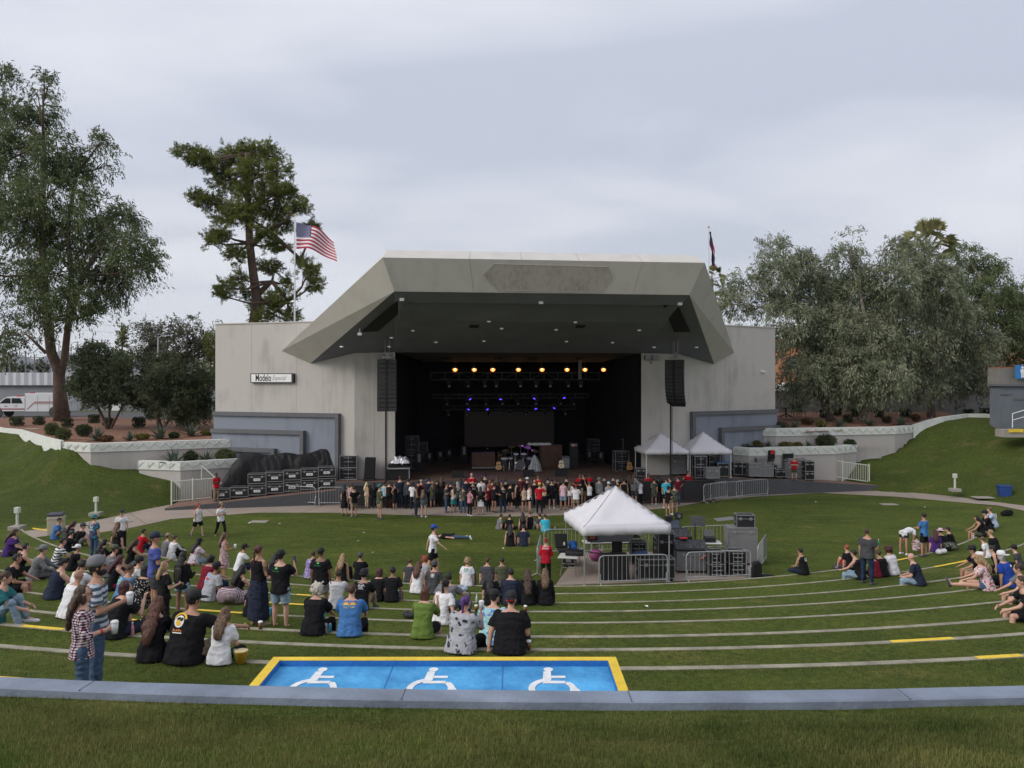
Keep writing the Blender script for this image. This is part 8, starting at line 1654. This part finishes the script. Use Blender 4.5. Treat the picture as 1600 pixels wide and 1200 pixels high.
# ================================================================ street furniture
def bollard(label, pos, h=.95):
 t = thing('light_bollard', label, 'bollard', pos); b = B(); b.bbox((0, 0, .10), (.55, .55, .2), .02); obj('base', b, CONC, t); b = B(); b.cyl((0, 0, .18), (0, 0, h-.22), .06, n=10); obj('post', b, CREAMF, t); b = B(); b.bbox((0.0, 0, h-.10), (.2, .2, .26), .01); obj('lamp_head', b, CREAMF, t)
p = P(27, 828, 34.9); bollard('cream bollard light at the left edge beside the path', p, 1.0); p = P(150, 806, 41.0); bollard('cream bollard light in the middle of the left bank foot', p, .98)
p = P(1492, 768, 48.0); bollard('cream bollard light on the right bank beside the path', p, 1.08)
t = thing('trash_can', 'beige square trash can with dark lid by the left path', 'trash can', P(88, 834, 35.3), .3); b = B(); b.bbox((0, 0, .42), (.62, .62, .84), .03); obj('bin', b, mat('beige_plastic', (.50, .45, .34), .6, .08), t); b = B(); b.bbox((0, 0, .90), (.66, .66, .12), .04); obj('lid', b, mat('lid_dark', (.05, .055, .07), .5, .1), t)
b = B(); b.box((0, 0, .74), (.66, .66, .05)); obj('rim', b, MATS['beige_plastic'], t)
t = thing('trash_can', 'royal blue trash can at the right path corner', 'trash can', P(1569, 780, 47.0), -.3); b = B(); b.loft([[Vector((sx*w, sy*w, z)) for sx, sy in ((-1, -1), (1, -1), (1, 1), (-1, 1))] for w, z in ((.27, .04), (.34, .80), (.37, .80), (.37, .84))]); obj('bin', b, mat('blue_plastic', (.015, .055, .22), .5, .1), t)
for s in (-1, 1): b = B(); b.cyl((s*.25-.03, .28, .07), (s*.25+.03, .28, .07), .07, n=9); obj('wheel', b, RUBBER, t)
def picket(label, a, c, h, n, lean=None):
 t = thing('picket_fence', label, 'fence', (a.x, a.y, a.z)); d_ = c-a; b = B();
 for z in (.15, h-.06): b.cyl((0, 0, z), d_+Vector((0, 0, z)), .03, n=6)
 obj('rail', b, CREAMF, t)
 for q in (0, .5, 1): b = B(); p = d_*q; b.box((p.x, p.y, p.z+(h+.05)/2-.1), (.07, .07, h+.25)); obj('post', b, CREAMF, t)
 for i in range(1, n):
  p = d_*(i/n); b = B(); b.cyl(p+Vector((0, 0, .12)), p+Vector((0, 0, h-.02)), .016, n=5); obj('picket', b, CREAMF, t)
 return t
picket('cream picket fence at the foot of the lower left planter', P(268, 787, 45.0), P(334, 781, 46.0), 1.35, 26)
picket('cream picket fence right of the grey cases on the right ramp', P(1275, 745, 51.6), P(1358, 756, 51.6), 1.3, 30)
t = thing('handrail', 'cream sloping handrail behind the left picket fence', 'handrail', (0, 0, 0)); b = B(); b.tube([P(315, 727, 46.0), P(338, 748, 45.9), P(352, 760, 45.8)], .03, 6); b.tube([P(315, 727, 46.0), P(315, 750, 46.0)], .03, 6); b.tube([P(345, 754, 45.9), P(345, 775, 45.9)], .03, 6); obj('rail', b, CREAMF, t)
for px, py, lab in ((190, 815.5, 'small concrete utility lid on the lawn near the left path'), (405, 815, 'small pale utility lid on the lawn in front of the road cases'), (1389, 788, 'small pale utility lid on the right of the lawn')):
 b = B(); b.bbox((0, 0, .0), (.9, .5, .04), .01); t = thing('ground_hatch', lab, 'hatch', PZ(px, py, FLAT+.02)); obj('cover', b, CONC, t)
for px, py, d_, lab in ((1536, 778, 47, 'pale utility lid by the blue trash can'), (52, 671, 53, 'pale flat utility lid on the left gravel bed'), (1548, 660, 57, 'pale utility lid on the right bank top')):
 p = P(px, py, d_);
 if px == 52: p = onbed(px, py, lz)
 b = B(); b.bbox((0, 0, .03), (1.1, .7, .05), .01); t = thing('ground_hatch', lab, 'hatch', p); obj('cover', b, CONC, t)
for i, (px, py) in enumerate(((390, 818), (437, 819), (568, 833), (560, 846), (583, 864), (786, 858), (1275, 785), (1445, 793), (1010, 949), (1147, 1097))):
 p = hit(px, py); t = thing('paper_scrap', 'tiny white paper scrap lying on the grass', 'litter', p+Vector((0, 0, .02)), i, 'white paper scraps on the grass'); b = B(); b.add([(-.06, -.04, 0), (.05, -.05, .02), (.06, .04, .01), (-.04, .05, .03)], [(0, 1, 2, 3)]); obj('paper', b, WHITEL, t)
# drinks left on the kerbs
def kc(px, py, kind, lab): k, p = nearest_kerb(px, py, .08); cup(p, lab, kind)
for a in ((207, 988, 'bottle-pink', 'pink and blue drink bottle beside the person in blue shorts'), (309, 966, 'can-blue', 'blue tall can behind the eagle print shirt'), (325, 969, 'can-grey', 'grey tall can between the eagle print shirt and the white tee child'), (367, 1032, 'can-green', 'green and red can beside the yellow bucket'), (417, 957, 'can-grey', 'left grey can in the row by the denim shorts'), (423, 957, 'can-blue', 'middle blue can in the row by the denim shorts'), (429, 957, 'can-grey', 'right grey can in the row by the denim shorts'), (407, 976, 'cup-amber', 'plastic cup standing at the feet of the navy skirt woman'), (503, 983, 'can-black', 'dark can right of the white haired woman'), (509, 984, 'can-grey', 'grey can in the trio beside the white haired woman'), (516, 984, 'can-blue', 'blue can in the trio beside the white haired woman'), (506, 961, 'can-blue', 'blue can behind the white haired woman'), (338, 922, 'can-grey', 'grey can behind the grey print tee man'), (745, 939, 'bottle-clear', 'clear bottle left of the four backs'), (719, 950, 'can-black', 'black can right of the grey blue tee man'), (744, 952, 'cup-amber', 'amber cup on the kerb behind the purple haired woman'), (821, 952, 'cup-amber', 'amber cup alone on the kerb right of the purple haired woman'), (826, 1012, 'cup-amber', 'small amber cup at the hand of the black and red cap man'), (867, 828, 'can-grey', 'white can on the lawn right of the turquoise tee'), (1314, 888, 'can-green', 'green can left of the red haired person'), (1521, 841, 'can-grey', 'white can by the olive shorts woman')):
 px, py, kind, lab = a
 if px in (867, 1314): cup(hit(px, py), lab, kind)
 else: kc(px, py, kind, lab)
k, p = nearest_kerb(377, 1032, .12); t = thing('bucket', 'small yellow bucket beside the white tee child', 'bucket', p); b = B(); b.lathe((0, 0, 0), [(.075, 0), (.095, .16), (.1, .165), (.098, .17)], 16); obj('body', b, mat('bucket_yellow', (.62, .36, .04), .5, .2, 9), t, True); b = B(); b.lathe((0, 0, .168), [(.092, 0), (.09, .008)], 16); obj('contents', b, mat('popcorn', (.6, .5, .3), .9, .3, 30), t)
def bundle(label, pos, col, s=1.0, name='bag', cat='bag', n=5):
 t = thing(name, label, cat, pos); rq = random.Random(len(label)); b = B()
 for q in range(n): b.ell((rq.uniform(-.15, .15)*s, rq.uniform(-.1, .1)*s, rq.uniform(.08, .16)*s), (.17*s, .13*s, .12*s), 8, 6)
 queue('body', b, cloth(col), t, .022);
 b = B(); b.tube([(-.12*s, -.05, .2*s), (0, -.08, .30*s), (.12*s, -.05, .2*s)], .012, 5); obj('strap', b, BLK, t); return t
k, p = nearest_kerb(366, 936, .3); bundle('black and white plaid blanket bundled behind the black tank woman', p, 'white:plaid', 1.6, 'blanket', 'blanket', 8)
bundle('black backpack beside the white hoodie', hit(283, 868), 'black', 1.2, 'backpack', 'bag'); bundle('bag and shoes pile right of the lone black tank man', hit(1309, 889), 'darkgrey', .9); bundle('white plastic bag beside the purple tee', hit(1470, 866), 'white', .9); bundle('blue and white patterned bag in front of the pink hat', hit(1483, 860), 'paleblue:camo', 1.3); bundle('blue cloth lying right of the large grey blue tee man', hit(722, 925), 'paleblue', .8, 'jacket', 'jacket'); bundle('small white bundle beside the curly blonde woman', hit(638, 965), 'darkgrey', .6); bundle('dark jacket on the grass behind the top right group', hit(1572, 806), 'black', 1.2, 'jacket', 'jacket')
b = B(); b.cyl((0, 0, 0), (0, 0, .42), .06, n=12); b.cyl((0, 0, .42), (0, 0, .5), .03, n=8); t = thing('fire_extinguisher', 'red fire extinguisher at the barrier foot left in the crowd', 'extinguisher', U(-8.0, -2.75, FLAT+.02)); obj('body', b, REDP, t, True)
flush()
# ================================================================ far background
def wallbox(b, x0, x1, y0, y1, z0, z1): b.box(((x0+x1)/2, (y0+y1)/2, (z0+z1)/2), (x1-x0, y1-y0, z1-z0))
wb = thing('warehouse', 'long low white corrugated warehouse beyond the left street', 'building', (-62, 92, -3.95))
CORR = mat('corrugated_white', (.50, .51, .54), .7, .05, 2)
b = B(); h1 = .54;
n = 150; ring_ = []
for i in range(n+1): ring_.append((-30+70*i/n, -.0 if i % 2 else -.12))
b.add([(x, y, 3.05) for x, y in ring_]+[(x, y, 4.55) for x, y in ring_], [(i, i+1, n+2+i, n+1+i) for i in range(n)]); obj('parapet', b, CORR, wb)
b = B(); wallbox(b, -30, 40, .15, 14, 0, 4.5); obj('wall', b, mat('warehouse_grey', (.24, .245, .27), .8, .1, 1), wb)
b = B(); wallbox(b, -30, 40, -.2, .0, 2.95, 3.05); obj('trim', b, mat('dark_line', (.06, .06, .07)), wb)
for x in (14, 21, 31): b = B(); wallbox(b, x, x+1.1, -.02, .12, 0, 2.2); d_ = obj('door', b, WHITEL, wb); b = B(); wallbox(b, x+.15, x+.95, -.04, -.02, 1.1, 1.9); obj('window', b, BLK, d_)
# utility truck
tk = thing('service_truck', 'white pickup truck with tall utility box body and red side stripe', 'truck', P(52, 651, 77.0)); tk.location.z = -3.94
WT = mat('truck_white', (.70, .71, .73), .3, .03); RST = mat('truck_red', (.30, .06, .07), .4, .05); GLS = mat('dark_glass', (.015, .018, .022), .1, 0); GOLD = mat('gold_mark', (.35, .24, .12), .5)
def side(pts, y0, y1): bb = B(); bb.loft([[Vector((x, y0, z)) for x, z in pts], [Vector((x, y1, z)) for x, z in pts]]); return bb
o = fixn(obj('cab', side([(-3.9, .62), (-.25, .62), (-.25, 1.45), (-.35, 2.0), (-.6, 2.05), (-1.9, 2.05), (-2.2, 1.95), (-2.95, 1.35), (-3.8, 1.22), (-3.95, 1.0)], -1.0, 1.0), WT, tk))
o = fixn(obj('utility_box', side([(-.18, .60), (-.18, 2.40), (3.75, 2.40), (3.75, .60)], -1.05, 1.05), WT, tk))
b = B(); [b.add([(a, -1.012, .0+c) for a, c in q], [(0, 1, 2, 3)]) for q in ([(-2.75, 1.38), (-2.1, 1.9), (-1.62, 1.9), (-1.62, 1.38)],)]; obj('window', b, GLS, tk)
b = B(); b.add([(-1.52, -1.012, 1.38), (-1.52, -1.012, 1.9), (-.65, -1.012, 1.9), (-.42, -1.012, 1.38)], [(0, 1, 2, 3)]); obj('window', b, GLS, tk)
b = B(); b.box((-2.0, -1.013, .83), (3.5, .01, .12)); b.box((2.0, -1.063, 1.52), (2.4, .01, .10)); b.add([(.0, -1.064, .8), (.12, -1.064, .8), (.92, -1.064, 1.57), (.80, -1.064, 1.57)], [(0, 1, 2, 3)]); b.box((2.0, -1.063, 1.36), (2.4, .01, .05)); obj('stripe', b, RST, tk)
b = B(); v, f = text_polys('29', .34); b.add([(q.x-1.1, -1.014, q.y+1.12) for q in v], f); b.box((-2.1, -1.014, 1.1), (.25, .01, .12)); obj('marking', b, GOLD, tk)
for xs in (-.17, 1.05, 2.2, 3.1):
 b = B(); b.box((xs+.04, -1.056, 1.4), (.02, .012, 1.5)); obj('door_seam', b, mat('seam', (.15, .15, .16)), tk)
for x in (-3.0, 2.75):
 for s in (-1, 1):
  b = B(); b.cyl((x, s*1.0, .45), (x, s*.72, .45), .45, n=20); w_ = obj('wheel', b, RUBBER, tk); b = B(); b.cyl((x, s*1.01, .45), (x, s*1.0, .45), .25, n=14); obj('rim', b, ALU, w_)
  if s < 0:
   b = B(); b.cyl((x, -1.062 if x > 0 else -1.014, .52), (x, -.9, .52), .56, n=20); obj('wheel_arch', b, mat('arch', (.05, .05, .05)), tk)
b = B(); b.bbox((0.3, -.6, 2.46), (.35, .3, .12), .03); b.bbox((-1.2, 0, 2.10), (.3, 1.2, .1), .03); obj('light_bar', b, REDP, tk)
b = B(); b.box((-3.95, 0, .75), (.1, 1.9, .35)); obj('bumper', b, ALU, tk)
for s in (-1, 1): b = B(); b.box((-3.88, s*.75, 1.05), (.12, .3, .2)); obj('headlight', b, WHITEL, tk)
# street, kerb behind the bed
b = B(); b.add([(-130, 70, -3.94), (-28, 70, -3.94), (-28, 88, -3.94), (-130, 88, -3.94)], [(0, 1, 2, 3)]); struct('road', b, mat('asphalt', (.08, .08, .085), .9, .15, 1, .2))
b = B(); b.box((-79, 69.6, -3.9), (102, .2, .16)); struct('road_kerb', b, CONC)
# poles, wires
def lamp(label, px, pyt, d_, arm=1.2):
 p = P(px, 600, d_); h = (590-pyt)/1200*d_+3.95; t = thing('street_lamp', label, 'street lamp', (p.x, p.y, -3.95)); b = B(); b.cyl((0, 0, 0), (0, 0, h), .13, .07, 8); obj('pole', b, ALU, t)
 if arm: b = B(); b.tube([(0, 0, h-.1), (arm*.5, 0, h+.25), (arm, 0, h+.2)], .05, 6); obj('arm', b, ALU, t); b = B(); b.bbox((arm, 0, h+.18), (.5, .2, .12), .03); obj('lamp_head', b, ALU, t)
 return t
lamp('street lamp with a short arm among the grey brown trees', 247, 527, 86, 1.0); lamp('thick pale pole just right of the eucalyptus trunk', 121, 533, 100, 0); lamp('thin curved street lamp behind the eucalyptus trunk', 111, 537, 100, .7); lamp('thin pale pole behind the fork of the eucalyptus', 92, 538, 100, 0)
for px, top, lab in ((54, 555, 'lattice power mast left of the trunk behind the warehouse'), (15, 550, 'dark utility pole at the far left behind the warehouse'), (301, 555, 'dark utility pole behind the grey brown trees'), (40, 548, 'second dark utility pole near the mountain ridge')):
 p = P(px, 600, 130); h = (590-top)/1200*130+3.95; t = thing('utility_pole', lab, 'pole', (p.x, p.y, -3.95)); b = B(); b.cyl((0, 0, 0), (0, 0, h), .14, n=6); obj('pole', b, DSTEEL, t); b = B(); b.box((0, 0, h-.4), (2.2, .12, .12)); b.box((0, 0, h-1.2), (1.6, .12, .12)); obj('crossarm', b, DSTEEL, t)
for a, c, lab in (((-40, 487, 110), (470, 510, 110), 'upper power line behind the left trees'), ((-40, 499, 112), (420, 518, 112), 'middle power line behind the left trees'), ((-40, 520, 114), (340, 530, 114), 'lower power line behind the left trees')):
 t = thing('power_line', lab, 'cable', (0, 0, 0)); b = B(); p = P(*a); q = P(*c); b.tube([p.lerp(q, k/12)-Vector((0, 0, 1.1*math.sin(math.pi*k/12))) for k in range(13)], .022, 4); obj('cable', b, mat('wire', (.25, .25, .27)), t)
# flags
def flagpole(label, px, pyt, d_, zb=-4):
 p = P(px, pyt, d_); t = thing('flagpole', label, 'flagpole', (p.x, p.y, zb)); b = B(); b.cyl((0, 0, 0), (0, 0, p.z-zb), .10, .05, 8); obj('pole', b, mat('pole_white', (.6, .6, .62), .4), t); b = B(); b.ell((0, 0, p.z-zb+.08), (.1, .1, .1)); obj('finial', b, mat('gold_ball', (.5, .4, .2), .4, metal=.6), t); return t, p
t, p = flagpole('tall pale flagpole behind the left wing', 460.5, 338, 62)
FR, FW, FB_ = mat('flag_red', (.38, .012, .045), .8, .05), mat('flag_white', (.66, .64, .66), .8, .03), mat('flag_blue', (.02, .028, .13), .8, .05)
fl = thing('flag', 'american flag with red and white stripes flying from the left flagpole', 'flag', P(463, 347, 62)); k = 62/1200
def fpt(u, v):   # u along fly 0..1, v down the hoist 0..1
 px = u*61-2*u*u*0; top = 0+ (6*u+24*u*u); hgt = 40-2*u-7*u*u*0+1; py = top+v*(hgt-6*u); wv = .35*math.sin(u*9+v*1.5)*min(1, u*3)
 return Vector((px*k+.12*math.sin(v*3+u*5)*u-.25*wv*u, wv*.8, -(py)*k-.06*math.sin(u*8+v*2)))
for s in range(13):
 b = B(); nx = 26
 vs = [fpt(i/nx, (s+j)/13) for i in range(nx+1) for j in (0, 1)]; b.add(vs, [(2*i, 2*i+1, 2*i+3, 2*i+2) for i in range(nx) if not (s < 7 and i < 10)]); obj('stripe', b, FW if s % 2 else FR, fl, True)
b = B(); nx, nv = 10, 7; vs = [fpt(i/26, j/13) for i in range(nx+1) for j in range(nv+1)]; b.add(vs, [(i*(nv+1)+j, i*(nv+1)+j+1, (i+1)*(nv+1)+j+1, (i+1)*(nv+1)+j) for i in range(nx) for j in range(nv)]); can = obj('canton', b, FB_, fl, True)
b = B()
for r_ in range(9):
 for c in range(6 if r_ % 2 == 0 else 5):
  u = (c+.5+(.5 if r_ % 2 else 0)-.0)/6*.385*.98+.0; v = (r_+.7)/9.4*7/13; o_ = fpt(u, v)+Vector((0, -.03, 0)); q = []
  for a in range(10): rr_ = .06 if a % 2 == 0 else .024; q.append(o_+Vector((rr_*math.sin(a*math.pi/5), 0, rr_*math.cos(a*math.pi/5))))
  b.add(q, [tuple(range(10))])
obj('stars', b, FW, can)
t, p = flagpole('thin flagpole rising behind the right end of the hood', 1107, 356, 64)
fl = thing('flag', 'dark blue and red flag hanging limp on the right flagpole', 'flag', P(1108, 362, 64)); b = B(); rows = []
for i in range(14): z = -i*.22; rows.append([Vector((x*(1-.0*i)+.02*i+.05*math.sin(i+x*20), .10*math.sin(x*30+i*.5), z)) for x in (0, .07, .14, .21)])
b.loft(rows, False, False); obj('cloth', b, mat('dark_flag', (.03, .02, .06), .8, .1), fl); b = B(); b.loft([[v+Vector((.21, -.02, -.2)) for v in r_[:2]] for r_ in rows[3:]], False, False); obj('edge', b, FR, fl)
# right background: concrete yard wall, orange building, cars
yw = thing('yard_wall', 'long weathered grey concrete yard wall behind the right gravel bed', 'wall', (0, 0, 0)); b = B(); a = P(1205, 650, 66); c = P(1568, 650, 66); wallbox(b, a.x, c.x, 66, 66.3, -3.9, -1.15); obj('wall', b, streak_mat('weathered_concrete', (.145, .140, .135), .28, sc=(2, 2, .25)), yw)
for px in (1242, 1352, 1462, 1497): x = (px-800)/1200*66; b = B(); wallbox(b, x-.12, x+.12, 65.9, 65.99, -3.9, -1.1); obj('pilaster', b, MATS['weathered_concrete'], yw)
ob = thing('orange_building', 'tan orange stucco building behind the right trees', 'building', (52, 110, -4)); b = B(); wallbox(b, -20, 30, 0, 12, 0, 9.2); obj('wall', b, mat('orange_stucco', (.46, .21, .11), .9, .08, 1), ob)
b = B(); wallbox(b, -20.2, 30.2, -.2, 12, 9.2, 9.6); obj('cornice', b, mat('orange_trim', (.36, .15, .08), .9), ob)
for q in range(9): b = B(); wallbox(b, -18+q*5.2, -15.6+q*5.2, -.06, .0, 0, 2.6); obj('window', b, GLS, ob)
for q in range(9): b = B(); wallbox(b, -18+q*5.2, -15.6+q*5.2, -.06, .0, 5.2, 6.9); obj('window', b, GLS, ob)
def car(label, pos, rz, m):
 t = thing('parked_car', label, 'car', pos, rz); fixn(obj('body', side([(-2.2, .3), (2.2, .3), (2.25, .75), (1.7, .9), (1.1, 1.4), (-.8, 1.42), (-1.5, .95), (-2.2, .85)], -.85, .85), m, t)); b = B(); b.add([(-1.2, -.86, .95), (-.75, -.86, 1.33), (1.0, -.86, 1.32), (1.5, -.86, .93)], [(0, 1, 2, 3)]); obj('window', b, GLS, t)
 for x in (-1.4, 1.4):
  for s in (-1, 1): b = B(); b.cyl((x, s*.87, .32), (x, s*.6, .32), .32, n=14); obj('wheel', b, RUBBER, t)
car('white car half seen between the right wing and the trees', P(1236, 612, 84), 0, WT); bpy.data.objects['parked_car'].location.z = -3.9+1.9
car('pale car far behind the yard wall at the right', P(1492, 612, 88), 0, WT)
sg_ = thing('picnic_table', 'dark round mesh table with fairy lights left of the yard wall', 'table', P(1228, 652, 60)); b = B(); b.cyl((0, 0, .72), (0, 0, .76), .8, n=20); obj('tabletop', b, BLKM, sg_); b = B(); b.cyl((0, 0, 0), (0, 0, .72), .06); b.tube([(-.5, -.3, 0), (0, 0, .3), (.5, .3, 0)], .03, 5); b.tube([(-.5, .3, 0), (0, 0, .3), (.5, -.3, 0)], .03, 5); obj('stand', b, BLKM, sg_)
sg_['label'] = 'dark round outdoor table left of the yard wall'
for q, px in enumerate((1243, 1252)):
 s_ = thing('outdoor_chair', ('near dark mesh chair beside the dark round table', 'far dark mesh chair beside the dark round table')[q], 'chair', P(px, 652, 60.5+q), .3*q); b = B(); b.bbox((0, 0, .45), (.5, .5, .05), .01); obj('seat', b, BLKM, s_); b = B(); b.bbox((0, .24, .75), (.5, .04, .55), .01); obj('backrest', b, BLKM, s_)
 for sx in (-1, 1):
  for sy in (-1, 1): b = B(); b.cyl((sx*.22, sy*.22, 0), (sx*.22, sy*.22, .45), .02, n=5); obj('leg', b, BLKM, s_)
# restroom block
rb = thing('restroom_building', 'blue grey restroom block with a dull grey fascia cut off by the right edge', 'building', P(1563, 640, 54)); rb.location.z = -3.6
x0_ = 0
b = B(); wallbox(b, 0, 12, 0, 1.2, -1.0, 3.15); obj('wall', b, mat('restroom_wall', (.12, .135, .16), .9, .15, 1), rb); b = B(); wallbox(b, -.15, 12, -.15, 1.2, 3.15, 4.25); obj('fascia', b, mat('grey_fascia', (.17, .16, .15), .9, .25, 1), rb); b = B(); wallbox(b, -.2, 12, -.2, 1.2, 3.0, 3.15); obj('trim', b, TRIM, rb); b = B(); wallbox(b, .9, 12, -.06, -.001, 2.05, 2.2); wallbox(b, -.06, .7, -.06, -.001, 2.4, 2.5); obj('wall_trim', b, TRIM, rb)
b = B(); wallbox(b, .0, 12, -.1, 1.3, 4.25, 4.35); obj('roof_cap', b, mat('rust_cap', (.22, .10, .06), .9), rb)
sn = thing('restroom_sign', 'blue square sign with a white standing figure on the restroom block', 'sign', P(1597, 581, 53.6)); b = B(); b.box((0, 0, 0), (.95, .08, .95)); obj('panel', b, mat('sign_blue', (.02, .17, .42), .5), sn)
b = B(); b.add([(.09*math.cos(a), -.045, .30+.09*math.sin(a)) for a in [2*math.pi*q/14 for q in range(14)]], [tuple(range(14))])
for q in ([(-.14, .18), (.14, .18), (.14, -.05), (.10, -.05), (.10, .1), (-.10, .1), (-.10, -.05), (-.14, -.05)], [(-.09, .1), (.09, .1), (.09, -.4), (.01, -.4), (.01, -.08), (-.01, -.08), (-.01, -.4), (-.09, -.4)]): b.add([(x, -.046, z) for x, z in q], [tuple(range(len(q)))])
obj('figure', b, WHITEL, sn)
t = thing('chimney_tower', 'slim orange tower above the restroom block', 'tower', P(1592, 590, 100)); t.location.z = -4; b = B(); wallbox(b, -.6, 2.5, 0, 2, 0, 8.0); obj('wall', b, MATS['orange_stucco'], t); b = B(); wallbox(b, -.7, 2.6, -.1, 2.1, 8.0, 8.3); obj('cap', b, MATS['orange_trim'], t)
t = thing('handrail', 'white metal handrail on the steps by the restroom block', 'handrail', P(1582, 668, 52.5)); b = B(); b.tube([(0, 0, 0), (0, 0, .95), (1.2, 0, 1.3), (3, 0, 1.35)], .03, 6); b.tube([(0, 0, .5), (1.2, 0, .85), (3, 0, .9)], .025, 6); b.tube([(1.2, 0, 0), (1.2, 0, 1.3)], .03, 6); obj('rail', b, WHITEP, t)
b = B(); b.box((P(1592, 672, 52).x, 52, P(1592, 672, 52).z-.2), (2.6, 1.0, .5)); struct('restroom_step', b, CONC); b = B(); b.box((P(1585, 672, 52).x-.25, 51.45, P(1592, 672, 52).z-.0), (.9, .1, .22)); struct('yellow_step_edge', b, YEL)
# mountains
def mounts(d_, pts, m, seed):
 b = B(); xs = [p[0] for p in pts]; rows = []; n = 160
 for i in range(n+1):
  px = xs[0]+(xs[-1]-xs[0])*i/n; k = max(j for j in range(len(pts)-1) if pts[j][0] <= px+1e-6); py = pts[k][1]+(pts[k+1][1]-pts[k][1])*(px-pts[k][0])/(pts[k+1][0]-pts[k][0])
  py += 2.2*noise.noise(Vector((px*.06, seed, 0)))+1.0*noise.noise(Vector((px*.2, seed, 3))); tp = P(px, py, d_); h = max(5, tp.z+4)
  rows.append([Vector((tp.x, d_-h*3.2+j*h*.8+30*noise.noise(Vector((px*.1, j, seed))), -4+h*(0, .3, .55, .8, 1.0)[j]*(1+.12*noise.noise(Vector((px*.15, j*1.3, seed)))*(j in (1, 2, 3))))) for j in range(5)]+[Vector((tp.x, d_+h*3, -6))])
 b.loft(rows, False, False); return struct('mountains', b, m, False)
MT = mat('mountain_rock', (.14, .115, .11), .95, .25, .002)
mounts(9000, [(-500, 566), (-200, 562), (-40, 566), (0, 561), (22, 552), (40, 556), (60, 564), (80, 553), (98, 547), (112, 552), (130, 560), (180, 566), (260, 572), (400, 575)], MT, 1)
mounts(7000, [(1000, 577), (1200, 574), (1400, 572), (1600, 570), (2000, 566)], MT, 2)
# haze (closed box of thin air round the whole scene)
b = B(); b.box((0, 6400, 690), (17000, 13200, 1400))
me = b.mesh('haze'); hz_ = bpy.data.objects.new('haze', me); COL.objects.link(hz_); hz_['kind'] = 'stuff'; hz_['label'] = 'thin bluish distant haze over the whole view'; hz_['category'] = 'haze'
m = bpy.data.materials.new('haze_air'); m.use_nodes = True; nn_ = m.node_tree; nn_.nodes.clear(); o_ = nn_.nodes.new('ShaderNodeOutputMaterial'); v_ = nn_.nodes.new('ShaderNodeVolumePrincipled'); v_.inputs['Color'].default_value = (.62, .70, .86, 1); v_.inputs['Density'].default_value = .00006; v_.inputs['Anisotropy'].default_value = .2; nn_.links.new(v_.outputs[0], o_.inputs['Volume']); me.materials.append(m)
